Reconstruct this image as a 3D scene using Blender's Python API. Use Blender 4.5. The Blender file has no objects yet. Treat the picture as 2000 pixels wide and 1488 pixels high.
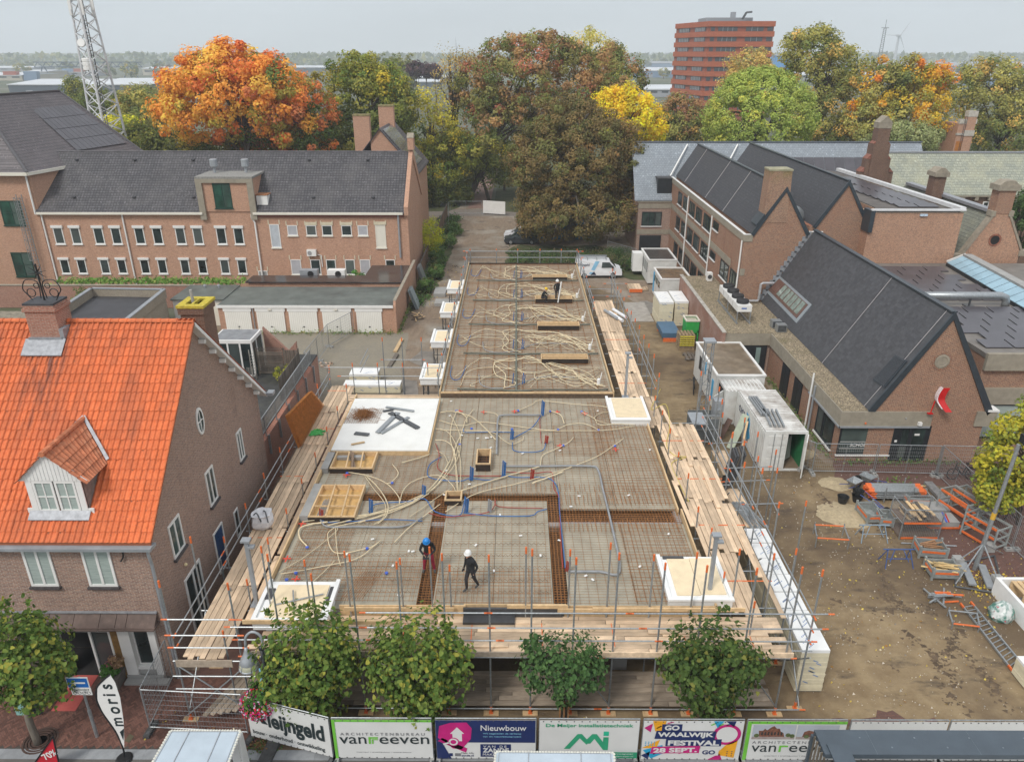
import bpy,bmesh,math,random
from math import radians as rad,sin,cos,pi,sqrt,atan,tan
from mathutils import Vector as Ve,Matrix,Euler
rg,en=range,enumerate
rnd=random.Random(7)
SC=bpy.context.scene
COL=SC.collection
FPX,HORIZON,CAMH=1450.,105.,22.5
PITCH=atan((744-HORIZON)/FPX)
YAW=rad(.289)
cam_d=bpy.data.cameras.new('camera')
cam_d.sensor_width=36.
cam_d.lens=FPX/2000*36
cam_d.clip_start=.5
cam_d.clip_end=20000
cam=bpy.data.objects.new('camera',cam_d)
COL.objects.link(cam)
cam.location=(0,0,CAMH)
cam.rotation_euler=(pi/2-PITCH,0,YAW)
SC.camera=cam
CR=Ve((cos(YAW),sin(YAW),0))
CF=Ve((-sin(YAW)*cos(PITCH),cos(YAW)*cos(PITCH),-sin(PITCH)))
CD=CR.cross(CF)*-1
def ray(x,y):
 return CF+CR*((x-1000)/FPX)+CD*((y-744)/FPX)
def G(x,y,z=.0):
 """point at height z seen at photo pixel (x, y)"""
 d=ray(x,y)
 return Ve((0,0,CAMH))+d*((z-CAMH)/d.z)
def GY(x,y,Y):
 d=ray(x,y)
 return Ve((0,0,CAMH))+d*(Y/d.y)
def GX(x,y,X):
 d=ray(x,y)
 return Ve((0,0,CAMH))+d*(X/d.x)
SUN_EL,SUN_AZ=rad(48),rad(215)
w=bpy.data.worlds.new('World')
SC.world=w
w.use_nodes=True
nt=w.node_tree
for n in list(nt.nodes):
 nt.nodes.remove(n)
def N(tree,typ,**kw):
 n=tree.nodes.new(typ)
 for k,v in kw.items():
  setattr(n,k,v)
 return n
out=N(nt,'ShaderNodeOutputWorld')
bg=N(nt,'ShaderNodeBackground')
bg.inputs[1].default_value=.09
sky=N(nt,'ShaderNodeTexSky')
sky.sky_type='NISHITA'
sky.sun_disc=False
sky.sun_elevation=SUN_EL
sky.sun_rotation=SUN_AZ
tc=N(nt,'ShaderNodeTexCoord')
sep=N(nt,'ShaderNodeSeparateXYZ')
nt.links.new(tc.outputs['Generated'],sep.inputs[0])
ramp=N(nt,'ShaderNodeValToRGB')
ramp.color_ramp.elements[0].position=.0
ramp.color_ramp.elements[0].color=(6.6,6.95,7.3,1)
ramp.color_ramp.elements[1].position=1.
ramp.color_ramp.elements[1].color=(8.6,8.9,9.3,1)
e=ramp.color_ramp.elements.new(.1)
e.color=(5.9,6.3,6.75,1)
e=ramp.color_ramp.elements.new(.3)
e.color=(6.4,6.7,7.1,1)
nt.links.new(sep.outputs[2],ramp.inputs[0])
mp=N(nt,'ShaderNodeMapping')
mp.inputs['Scale'].default_value=(1.6,1.6,9.)
nt.links.new(tc.outputs['Generated'],mp.inputs[0])
nz=N(nt,'ShaderNodeTexNoise')
nz.inputs['Scale'].default_value=1.7
nz.inputs['Detail'].default_value=5
nz.inputs['Roughness'].default_value=.5
nt.links.new(mp.outputs[0],nz.inputs[0])
mr=N(nt,'ShaderNodeMapRange')
mr.inputs[1].default_value=.3
mr.inputs[2].default_value=.7
mr.inputs[3].default_value=.84
mr.inputs[4].default_value=1.06
nt.links.new(nz.outputs[0],mr.inputs[0])
mul=N(nt,'ShaderNodeVectorMath',operation='SCALE')
nt.links.new(ramp.outputs[0],mul.inputs[0])
nt.links.new(mr.outputs[0],mul.inputs['Scale'])
mix=N(nt,'ShaderNodeMixRGB')
mix.inputs[0].default_value=.93
nt.links.new(sky.outputs[0],mix.inputs[1])
nt.links.new(mul.outputs[0],mix.inputs[2])
nt.links.new(mix.outputs[0],bg.inputs[0])
nt.links.new(bg.outputs[0],out.inputs[0])
sun_d=bpy.data.lights.new('sun','SUN')
sun_d.energy=1.5
sun_d.angle=rad(14)
sun_d.color=(1.,.96,.9)
sun=bpy.data.objects.new('sun',sun_d)
COL.objects.link(sun)
sun.location=(-30,-30,80)
sdir=Ve((sin(SUN_AZ)*cos(SUN_EL),cos(SUN_AZ)*cos(SUN_EL),sin(SUN_EL)))
sun.rotation_euler=sdir.to_track_quat('Z','Y').to_euler()
SC.view_settings.view_transform='Standard'
SC.view_settings.look='None'
SC.view_settings.exposure=.54
SC.view_settings.gamma=1.
SC.view_settings.use_curve_mapping=False
SC.cycles.max_bounces=5
SC.cycles.diffuse_bounces=3
SC.cycles.glossy_bounces=3
SC.cycles.transparent_max_bounces=12
SC.cycles.use_denoising=True
SC.cycles.volume_bounces=2
MATS={}
def Nm(name):
 m=bpy.data.materials.new(name)
 m.use_nodes=True
 t=m.node_tree
 b=t.nodes['Principled BSDF']
 return m,t,b
def link(t,a,b):
 t.links.new(a,b)
def ramp_node(t,stops):
 r=N(t,'ShaderNodeValToRGB')
 el=r.color_ramp.elements
 el[0].position,el[0].color=stops[0][0],(*stops[0][1],1)
 el[1].position,el[1].color=stops[-1][0],(*stops[-1][1],1)
 for p,c in stops[1:-1]:
  q=el.new(p);q.color=(*c,1)
 return r
def mX(t,fac,a,b,mode='MIX'):
 m=N(t,'ShaderNodeMixRGB',blend_type=mode)
 for i,v in((0,fac),(1,a),(2,b)):
  if hasattr(v,'is_linked')or hasattr(v,'links'):
   t.links.new(v,m.inputs[i])
  elif i==0:
   m.inputs[0].default_value=v
  else:
   m.inputs[i].default_value=(*v,1)
 return m.outputs[0]
def coords(t,kind='world'):
 if kind=='world':
  return N(t,'ShaderNodeNewGeometry').outputs['Position']
 return N(t,'ShaderNodeTexCoord').outputs['Object']
def nO(t,vec,scale,detail=4,rough=.55,Sr=None):
 if Sr:
  m=N(t,'ShaderNodeMapping');m.inputs['Scale'].default_value=Sr;t.links.new(vec,m.inputs[0]);vec=m.outputs[0]
 n=N(t,'ShaderNodeTexNoise')
 n.inputs['Scale'].default_value=scale
 n.inputs['Detail'].default_value=detail
 n.inputs['Roughness'].default_value=rough
 t.links.new(vec,n.inputs[0])
 return n.outputs[0]
def rng(t,v,a,b,c=.0,d=1.):
 m=N(t,'ShaderNodeMapRange')
 m.inputs[1].default_value,m.inputs[2].default_value=a,b
 m.inputs[3].default_value,m.inputs[4].default_value=c,d
 t.links.new(v,m.inputs[0])
 return m.outputs[0]
def bU(t,b,h,strength=.3,dist=.02):
 n=N(t,'ShaderNodeBump')
 n.inputs['Strength'].default_value=strength
 n.inputs['Distance'].default_value=dist
 t.links.new(h,n.inputs['Height'])
 t.links.new(n.outputs[0],b.inputs['Normal'])
def M(name,col,rough=.7,metal=.0,var=.12,scale=3.,dirt=.0,Dc=(.09,.075,.055),spec=None,oj=.0,bumps=.0,emit=None,Sr=None,space='world',island=.0,Ds=.7):
 """plain material: colour with two scales of variation, optional dirt patches, per-object and per-island tint"""
 if name in MATS:
  return MATS[name]
 m,t,b=Nm(name)
 v=coords(t,space)
 n1=nO(t,v,scale,5,.6,Sr)
 lo=tuple(c*(1-var)for c in col)
 hi=tuple(min(1,c*(1+var))for c in col)
 c=mX(t,rng(t,n1,.3,.7),lo,hi)
 if dirt>0:
  n2=nO(t,v,Ds,6,.65);c=mX(t,rng(t,n2,.62-dirt*.3,.8,0,min(1,dirt*1.4)),c,Dc)
 if oj>0:
  oi=N(t,'ShaderNodeObjectInfo');hs=N(t,'ShaderNodeHueSaturation');link(t,rng(t,oi.outputs['Random'],0,1,1-oj,1+oj),hs.inputs['Value']);link(t,c,hs.inputs['Color']);c=hs.outputs[0]
 if island>0:
  gi=N(t,'ShaderNodeNewGeometry');hs=N(t,'ShaderNodeHueSaturation');link(t,rng(t,gi.outputs['Random Per Island'],0,1,1-island,1+island),hs.inputs['Value']);link(t,c,hs.inputs['Color']);c=hs.outputs[0]
 link(t,c,b.inputs['Base Color'])
 b.inputs['Roughness'].default_value=rough
 b.inputs['Metallic'].default_value=metal
 if spec is not None:
  b.inputs['Specular IOR Level'].default_value=spec
 if bumps>0:
  bU(t,b,n1,bumps,.01)
 MATS[name]=m
 return m
def Bk(name,c1,c2,mortar,axis='wall',bw=.21,bh=.0625,mort=.011,dark=None,rough=.9,off=.5,Sk=.25,zmoss=None,tint=None,bumpd=.006):
 """masonry or slating laid in the wall's own plane. axis: wall (vertical wall along x or y), roofx / roofy (slope whose courses run along x / y), flat"""
 m,t,b=Nm(name)
 p=coords(t)
 s=N(t,'ShaderNodeSeparateXYZ')
 link(t,p,s.inputs[0])
 cmb=N(t,'ShaderNodeCombineXYZ')
 if axis=='wall':
  a=N(t,'ShaderNodeMath',operation='ADD');link(t,s.outputs[0],a.inputs[0]);link(t,s.outputs[1],a.inputs[1]);link(t,a.outputs[0],cmb.inputs[0]);link(t,s.outputs[2],cmb.inputs[1])
 elif axis=='flat':
  link(t,s.outputs[0],cmb.inputs[0]);link(t,s.outputs[1],cmb.inputs[1])
 else:
  link(t,s.outputs[0 if axis=='roofx' else 1],cmb.inputs[0]);link(t,s.outputs[2],cmb.inputs[1])
 br=N(t,'ShaderNodeTexBrick')
 br.offset=off
 br.inputs['Scale'].default_value=1.
 br.inputs['Brick Width'].default_value=bw
 br.inputs['Row Height'].default_value=bh
 br.inputs['Mortar Size'].default_value=mort
 br.inputs['Mortar Smooth'].default_value=.2
 br.inputs['Color1'].default_value=(*c1,1)
 br.inputs['Color2'].default_value=(*c2,1)
 br.inputs['Mortar'].default_value=(*mortar,1)
 link(t,cmb.outputs[0],br.inputs['Vector'])
 c=br.outputs['Color']
 n1=nO(t,p,.45,6,.62)
 n2=nO(t,p,11.,3,.6)
 c=mX(t,rng(t,n2,.42,.72,0,.55),c,dark or tuple(x*.45 for x in c1))
 c=mX(t,rng(t,n1,.45,.75,0,Sk),c,tint or tuple(x*.6 for x in c2))
 if axis.startswith('roof'):
  c=mX(t,rng(t,nO(t,p,4.5,3,.6,(1.6,1,.5)),.60,.70,0,.5),c,tuple(min(1,x*2.2+.02)for x in c1));c=mX(t,rng(t,nO(t,p,.35,6,.7),.55,.75,0,.5),c,tuple(x*.55 for x in c2))
 else:
  c=mX(t,rng(t,nO(t,p,.9,6,.7,(1,1,.25)),.55,.8,0,.4),c,tuple(x*.5 for x in c2))
 if zmoss:
  z0,z1,mc=zmoss;k=rng(t,s.outputs[2],z0,z1);n3=nO(t,p,1.6,5);mm=N(t,'ShaderNodeMath',operation='MULTIPLY');link(t,k,mm.inputs[0]);link(t,rng(t,n3,.35,.65),mm.inputs[1]);c=mX(t,mm.outputs[0],c,mc)
 link(t,c,b.inputs['Base Color'])
 b.inputs['Roughness'].default_value=rough
 inv=N(t,'ShaderNodeMath',operation='SUBTRACT')
 inv.inputs[0].default_value=1.
 link(t,br.outputs['Fac'],inv.inputs[1])
 bU(t,b,inv.outputs[0],.6,bumpd)
 MATS[name]=m
 return m
def glass_mat(name,col=(.02,.03,.03),rough=.06):
 m,t,b=Nm(name)
 n=nO(t,coords(t),.8,2)
 c=mX(t,rng(t,n,.35,.65),tuple(x*.5 for x in col),tuple(min(1,x*1.7)for x in col))
 c=mX(t,rng(t,N(t,'ShaderNodeObjectInfo').outputs['Random'],.45,1,0,.5),c,(.16,.18,.17))
 link(t,c,b.inputs['Base Color'])
 b.inputs['Roughness'].default_value=rough
 b.inputs['Specular IOR Level'].default_value=.55
 MATS[name]=m
 return m
class MB:
 def __init__(s):
  s.v,s.f,s.m=[],[],[]
 def add(s,vs,fs,m=0):
  o=len(s.v);s.v+=[tuple(v)for v in vs]
  for f in fs:
   s.f.append(tuple(i+o for i in f));s.m.append(m)
  return s
 def box(s,x0,x1,y0,y1,z0,z1,m=0):
  return s.add([(x0,y0,z0),(x1,y0,z0),(x1,y1,z0),(x0,y1,z0),(x0,y0,z1),(x1,y0,z1),(x1,y1,z1),(x0,y1,z1)],[(3,2,1,0),(4,5,6,7),(0,1,5,4),(1,2,6,5),(2,3,7,6),(3,0,4,7)],m)
 def obox(s,c,a,b,d,m=0):
  """box round centre c with half-axes a, b, d (vectors)"""
  c,a,b,d=Ve(c),Ve(a),Ve(b),Ve(d);vs=[c-a-b-d,c+a-b-d,c+a+b-d,c-a+b-d,c-a-b+d,c+a-b+d,c+a+b+d,c-a+b+d];fs=[(3,2,1,0),(4,5,6,7),(0,1,5,4),(1,2,6,5),(2,3,7,6),(3,0,4,7)]
  if a.cross(b).dot(d)<0:
   fs=[tuple(reversed(f))for f in fs]
  return s.add(vs,fs,m)
 def beam(s,p,q,wd,h,m=0,up=(0,0,1)):
  """rectangular bar from p to q"""
  p,q=Ve(p),Ve(q);d=q-p
  if d.length<1e-6:
   return s
  side=d.cross(Ve(up))
  if side.length<1e-6:
   side=d.cross(Ve((1,0,0)))
  side.normalize();u=side.cross(d).normalized();return s.obox((p+q)/2,d/2,side*(wd/2),u*(h/2),m)
 def bar(s,p,q,r,n=6,m=0,r2=None,caps=True):
  p,q=Ve(p),Ve(q);d=q-p
  if d.length<1e-6:
   return s
  d.normalize();a=d.orthogonal().normalized();b=d.cross(a);r2=r if r2 is None else r2;vs=[]
  for c,rr in((p,r),(q,r2)):
   for i in rg(n):
    t=2*pi*i/n;vs.append(c+a*(cos(t)*rr)+b*(sin(t)*rr))
  fs=[(i,(i+1)%n,n+(i+1)%n,n+i)for i in rg(n)]
  if caps:
   fs+=[tuple(reversed(rg(n))),tuple(rg(n,2*n))]
  return s.add(vs,fs,m)
 def tube(s,pts,r,n=5,m=0,rs=None):
  pts=[Ve(p)for p in pts];vs,fs=[],[];prev=None
  for i,p in en(pts):
   d=(pts[min(i+1,len(pts)-1)]-pts[max(i-1,0)])
   if d.length<1e-7:
    d=Ve((0,0,1))
   d.normalize();a=(prev-d*prev.dot(d))if prev is not None else d.orthogonal()
   if a.length<1e-5:
    a=d.orthogonal()
   a.normalize();prev=a;b=d.cross(a);rr=rs[i]if rs else r
   for k in rg(n):
    t=2*pi*k/n;vs.append(p+a*(cos(t)*rr)+b*(sin(t)*rr))
  for i in rg(len(pts)-1):
   for k in rg(n):
    fs.append((i*n+k,i*n+(k+1)%n,(i+1)*n+(k+1)%n,(i+1)*n+k))
  fs.append(tuple(reversed(rg(n))));fs.append(tuple(rg((len(pts)-1)*n,len(pts)*n)));return s.add(vs,fs,m)
 def prism(s,poly,vec,m=0):
  n=len(poly);poly=[Ve(p)for p in poly];vec=Ve(vec);nrm=Ve((0,0,0))
  for i in rg(n):
   nrm+=poly[i].cross(poly[(i+1)%n])
  vs=poly+[p+vec for p in poly];fs=[tuple(reversed(rg(n))),tuple(rg(n,2*n))]+[(i,(i+1)%n,n+(i+1)%n,n+i)for i in rg(n)]
  if nrm.dot(vec)<0:
   fs=[tuple(reversed(f))for f in fs]
  return s.add(vs,fs,m)
 def lathe(s,prof,c=(0,0,0),n=16,m=0,axis=None):
  c=Ve(c);ax=Ve(axis or(0,0,1)).normalized();a=ax.orthogonal().normalized();b=ax.cross(a);vs=[]
  for r,z in prof:
   for k in rg(n):
    t=2*pi*k/n;vs.append(c+ax*z+a*(cos(t)*r)+b*(sin(t)*r))
  fs=[]
  for i in rg(len(prof)-1):
   for k in rg(n):
    fs.append((i*n+k,i*n+(k+1)%n,(i+1)*n+(k+1)%n,(i+1)*n+k))
  fs.append(tuple(reversed(rg(n))));fs.append(tuple(rg((len(prof)-1)*n,len(prof)*n)));return s.add(vs,fs,m)
 def ball(s,c,r,n=10,k=7,m=0,sc=(1,1,1)):
  vs=[]
  for j in rg(1,k):
   ph=pi*j/k
   for i in rg(n):
    t=2*pi*i/n;vs.append((c[0]+r*sc[0]*sin(ph)*cos(t),c[1]+r*sc[1]*sin(ph)*sin(t),c[2]+r*sc[2]*cos(ph)))
  vs+=[(c[0],c[1],c[2]+r*sc[2]),(c[0],c[1],c[2]-r*sc[2])];fs=[]
  for j in rg(k-2):
   for i in rg(n):
    fs.append((j*n+i,(j+1)*n+i,(j+1)*n+(i+1)%n,j*n+(i+1)%n))
  T,B=(k-1)*n,(k-1)*n+1
  for i in rg(n):
   fs.append((T,i,(i+1)%n));fs.append((B,(k-2)*n+(i+1)%n,(k-2)*n+i))
  return s.add(vs,fs,m)
 def quad(s,a,b,c,d,m=0):
  return s.add([a,b,c,d],[(0,1,2,3)],m)
BASE={}
def tag(o,Lb=None,cat=None,Gp=None,kind=None):
 for k,v in(('label',Lb),('category',cat),('group',Gp),('kind',kind)):
  if v:
   o[k]=v
 return o
def Th(name,Lb,cat,loc=(0,0,0),Gp=None,rotz=.0):
 o=bpy.data.objects.new(name,None)
 o.empty_display_size=.3
 COL.objects.link(o)
 o.location=loc
 o.rotation_euler=(0,0,rotz)
 BASE[o.name]=Ve(loc)
 return tag(o,Lb,cat,Gp)
def ob(name,mb,mats,parent=None,Lc=False,So=False,loc=None,**tags):
 """link a mesh as ONE object. World coordinates unless local (then relative to the parent, or to loc)."""
 me=bpy.data.meshes.new(name)
 off=Ve((0,0,0))
 if parent is not None and not Lc:
  off=BASE.get(parent.name,Ve((0,0,0)))
 if loc is not None and parent is None:
  off=Ve((0,0,0))if Lc else Ve(loc)
 me.from_pydata([(v[0]-off.x,v[1]-off.y,v[2]-off.z)for v in mb.v]if off.length else mb.v,[],mb.f)
 if not isinstance(mats,(list,tuple)):
  mats=[mats]
 for m in mats:
  me.materials.append(m)
 if len(mats)>1:
  me.polygons.foreach_set('material_index',mb.m)
 if So:
  me.polygons.foreach_set('use_smooth',[True]*len(me.polygons))
 me.update()
 o=bpy.data.objects.new(name,me)
 COL.objects.link(o)
 if parent is not None:
  o.parent=parent;BASE[o.name]=BASE.get(parent.name,Ve((0,0,0)))
 else:
  if loc is not None:
   o.location=loc;BASE[o.name]=Ve(loc)
 return tag(o,tags.get('label'),tags.get('cat'),tags.get('group'),tags.get('kind'))
def bx(name,mat,par,*boxes,**k):
 m_=MB()
 for b in boxes:
  m_.box(*b)
 return ob(name,m_,mat,par,**k)
def br(name,mat,par,*bars,n=6,**k):
 m_=MB()
 for p,q,r_ in bars:
  m_.bar(p,q,r_,n)
 return ob(name,m_,mat,par,**k)
def Su(name,mb,mats,So=False):
 return ob(name,mb,mats,kind='structure',So=So)
def dup(src,parent=None,loc=None,rot=None,scale=None):
 c=src.copy()
 COL.objects.link(c)
 if parent is not None:
  c.parent=parent
 if loc is not None:
  c.location=loc
 if rot is not None:
  c.rotation_euler=rot
 if scale is not None:
  c.scale=scale
 BASE[c.name]=BASE.get(src.name,Ve((0,0,0)))
 return c
def dup_thing(root,loc,rotz=None,Lb=None,Gp=None):
 r=root.copy()
 COL.objects.link(r)
 r.location=loc
 if rotz is not None:
  r.rotation_euler=(root.rotation_euler[0],root.rotation_euler[1],rotz)
 if Lb:
  r['label']=Lb
 if Gp:
  r['group']=Gp
 for ch in list(root.children):
  c=ch.copy();COL.objects.link(c);c.parent=r
  for g in ch.children:
   d=g.copy();COL.objects.link(d);d.parent=c
 return r
def Tm(txt,size,bold=.0,depth=.004,spacing=1.,shear=.0,align='CENTER'):
 """flat lettering as mesh in the xy plane (x right, y up), centred"""
 cu=bpy.data.curves.new('lettering','FONT')
 cu.body=txt
 cu.size=size
 cu.offset=bold*size
 cu.extrude=depth
 cu.space_character=spacing
 cu.shear=shear
 cu.align_x=align
 cu.align_y='CENTER'
 cu.resolution_u=3
 o=bpy.data.objects.new('lettering',cu)
 COL.objects.link(o)
 dg=bpy.context.evaluated_depsgraph_get()
 me=bpy.data.meshes.new_from_object(o.evaluated_get(dg))
 mb=MB()
 mb.add([v.co[:]for v in me.vertices],[tuple(p.vertices)for p in me.polygons])
 bpy.data.objects.remove(o)
 bpy.data.curves.remove(cu)
 bpy.data.meshes.remove(me)
 return mb
def Pm(mb,origin,ux,uy):
 """map a flat mb (x, y, z) into the plane origin + x*ux + y*uy + z*n"""
 ux,uy,o=Ve(ux),Ve(uy),Ve(origin)
 n=ux.cross(uy).normalized()
 r=MB()
 r.f,r.m=mb.f,mb.m
 r.v=[tuple(o+ux*v[0]+uy*v[1]+n*v[2])for v in mb.v]
 return r
def Sm(pts,k=6):
 pts=[Ve(p)for p in pts]
 if len(pts)<3:
  return pts
 P=[pts[0]*2-pts[1]]+pts+[pts[-1]*2-pts[-2]]
 res=[]
 for i in rg(1,len(P)-2):
  a,b,c,d=P[i-1],P[i],P[i+1],P[i+2]
  for j in rg(k):
   t=j/k;res.append(.5*((2*b)+(c-a)*t+(2*a-5*b+4*c-d)*t*t+(3*b-a-3*c+d)*t**3))
 res.append(P[-2])
 return res
BR_BROWN=Bk('brown_brick',(.40,.215,.145),(.25,.135,.10),(.46,.40,.34),dark=(.12,.075,.06),tint=(.22,.135,.105))
Bp=Bk('salmon_brick',(.60,.30,.185),(.45,.215,.135),(.50,.38,.28),Sk=.3,tint=(.42,.24,.17))
BR_RED=Bk('red_brick',(.38,.132,.06),(.22,.075,.045),(.44,.35,.25),mort=.014,dark=(.085,.045,.045),tint=(.28,.115,.065))
BR_NEW=Bk('orange_brick',(.52,.215,.11),(.38,.145,.08),(.55,.43,.31),mort=.013,dark=(.075,.055,.06),tint=(.34,.17,.1))
BR_CHIM=Bk('old_brick',(.20,.09,.055),(.14,.065,.045),(.24,.19,.14),dark=(.06,.035,.03))
BR_CHIM1=Bk('chimney_brick',(.42,.17,.11),(.34,.14,.09),(.42,.33,.27),Sk=.15)
BR_SAND=Bk('pale_brick',(.36,.30,.22),(.30,.25,.19),(.36,.32,.26))
T_DARK=Bk('dark_roof_tile',(.105,.098,.105),(.06,.057,.063),(.012,.011,.013),axis='roofx',bw=.30,bh=.21,mort=.028,off=.0,dark=(.055,.055,.06),Sk=.4,tint=(.14,.13,.125),rough=.65,bumpd=.03)
T_DARKY=Bk('dark_roof_tile_side',(.135,.115,.12),(.105,.092,.098),(.045,.038,.04),axis='roofy',bw=.34,bh=.26,mort=.03,off=.0,dark=(.07,.06,.065),Sk=.4,tint=(.15,.13,.13),rough=.55,bumpd=.03)
SLATE=Bk('slate_dark',(.066,.067,.074),(.052,.053,.06),(.026,.026,.03),axis='roofy',bw=.30,bh=.20,mort=.012,dark=(.045,.046,.052),Sk=.2,tint=(.075,.075,.085),rough=.6,bumpd=.015)
SLATE_X=Bk('slate_pale',(.30,.335,.37),(.25,.28,.31),(.12,.135,.15),axis='roofx',bw=.33,bh=.19,mort=.014,dark=(.17,.19,.21),Sk=.25,tint=(.25,.27,.28),rough=.45,bumpd=.012)
SLATE_OLD=Bk('slate_weathered',(.36,.37,.29),(.28,.30,.25),(.17,.17,.14),axis='roofx',bw=.5,bh=.24,mort=.02,dark=(.2,.21,.18),Sk=.6,tint=(.44,.42,.28),rough=.85,bumpd=.02)
SLATE_OLDY=Bk('slate_weathered_side',(.24,.25,.2),(.18,.19,.16),(.1,.1,.09),axis='roofy',bw=.5,bh=.24,mort=.02,dark=(.13,.14,.12),Sk=.6,tint=(.30,.29,.2),rough=.85,bumpd=.02)
WH=M('white_paint',(.78,.77,.74),.45,var=.05,scale=1.5,dirt=.12,Dc=(.45,.42,.37))
CREAM=M('cream_paint',(.74,.70,.60),.5,var=.05,scale=1.2)
Dk=M('anthracite_frame',(.018,.022,.026),.45,var=.2)
RT=M('roof_trim',(.035,.045,.055),.4,var=.15)
GL=glass_mat('window_glass')
GG=glass_mat('window_glass_green',(.035,.055,.05))
BLIND=M('blind_glass',(.36,.42,.39),.2,var=.2,scale=9,Sr=(.3,.3,6))
BLINDG=M('grey_roller_blind',(.42,.42,.44),.6,var=.08)
CONC=M('weathered_concrete',(.30,.265,.205),.9,var=.14,scale=2.5,dirt=.25,Dc=(.13,.11,.09),bumps=.2)
CONCG=M('grey_concrete',(.33,.325,.31),.9,var=.12,scale=2.,dirt=.2,Dc=(.16,.15,.13))
STONE=M('sandstone',(.30,.26,.20),.9,var=.2,scale=3,dirt=.3,Dc=(.12,.11,.09))
LEAD=M('lead_sheet',(.30,.31,.33),.5,var=.25,scale=6,metal=.2)
ZINC=M('zinc',(.34,.36,.38),.45,metal=.3,var=.15,scale=2)
GALV=M('galvanised_steel',(.34,.36,.37),.42,metal=.55,var=.25,scale=14)
STEEL=M('dark_steel',(.10,.105,.11),.45,metal=.4,var=.25,scale=5)
BLACK=M('black_iron',(.012,.012,.013),.5,var=.1)
OR=M('orange_paint',(.72,.155,.035),.55,var=.18,scale=9)
BITUMEN=M('roof_bitumen',(.055,.055,.058),.55,var=.3,scale=1.3,dirt=.3,Dc=(.085,.08,.07),Ds=.4)
BITUMENG=M('green_roof_felt',(.12,.135,.12),.5,var=.25,scale=.9,dirt=.55,Dc=(.045,.04,.035),Ds=.28)
GRAVELM=M('roof_gravel',(.25,.20,.13),.95,var=.75,scale=9.,dirt=.4,Dc=(.11,.10,.035),bumps=.6,Ds=.8)
WOODG=M('grey_weathered_wood',(.125,.105,.085),.9,var=.3,scale=6,Sr=(1,1,.3),oj=.3)
INTER=M('dark_interior',(.016,.014,.014),.9,var=.4,scale=2)
SOLAR=M('solar_panel',(.075,.07,.08),.3,var=.15,scale=1.,spec=.6,oj=.12)
def TILE_mat():
 m,t,b=Nm('orange_pantile')
 p=coords(t)
 oi=N(t,'ShaderNodeObjectInfo')
 gi=N(t,'ShaderNodeNewGeometry')
 c=mX(t,rng(t,nO(t,p,7,4),.3,.7),(.60,.128,.034),(.72,.182,.058))
 c=mX(t,rng(t,nO(t,p,.6,5,.6,(1.2,.35,.35)),.5,.74,0,.6),c,(.24,.085,.05))
 c=mX(t,rng(t,nO(t,p,9,3,.7),.6,.72,0,.5),c,(.12,.06,.045))
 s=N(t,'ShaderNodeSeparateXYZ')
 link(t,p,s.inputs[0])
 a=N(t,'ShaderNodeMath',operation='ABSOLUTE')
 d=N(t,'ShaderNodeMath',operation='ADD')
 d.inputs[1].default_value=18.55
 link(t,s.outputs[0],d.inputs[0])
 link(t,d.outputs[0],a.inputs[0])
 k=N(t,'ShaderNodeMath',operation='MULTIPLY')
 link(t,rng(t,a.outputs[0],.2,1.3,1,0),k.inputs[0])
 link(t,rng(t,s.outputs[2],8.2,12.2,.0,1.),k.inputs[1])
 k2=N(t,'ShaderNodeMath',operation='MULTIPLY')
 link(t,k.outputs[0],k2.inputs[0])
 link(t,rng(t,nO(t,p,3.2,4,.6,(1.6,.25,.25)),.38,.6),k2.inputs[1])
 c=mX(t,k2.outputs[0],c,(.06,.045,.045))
 for src,amt in((oi.outputs['Random'],.10),(gi.outputs['Random Per Island'],.12)):
  hs=N(t,'ShaderNodeHueSaturation');link(t,rng(t,src,0,1,1-amt,1+amt),hs.inputs['Value']);link(t,c,hs.inputs['Color']);c=hs.outputs[0]
 link(t,c,b.inputs['Base Color'])
 b.inputs['Roughness'].default_value=.7
 return m
TILE=TILE_mat()
def wmap(plane,at):
 if plane=='y':
  return lambda u,o,z:(u,at-o,z)
 if plane=='x-':
  return lambda u,o,z:(at-o,u,z)
 return lambda u,o,z:(at+o,u,z)
def wbox(mb,f,u0,u1,o0,o1,z0,z1,m=0):
 a,b=f(u0,o0,z0),f(u1,o1,z1)
 return mb.box(min(a[0],b[0]),max(a[0],b[0]),min(a[1],b[1]),max(a[1],b[1]),min(a[2],b[2]),max(a[2],b[2]),m)
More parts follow.
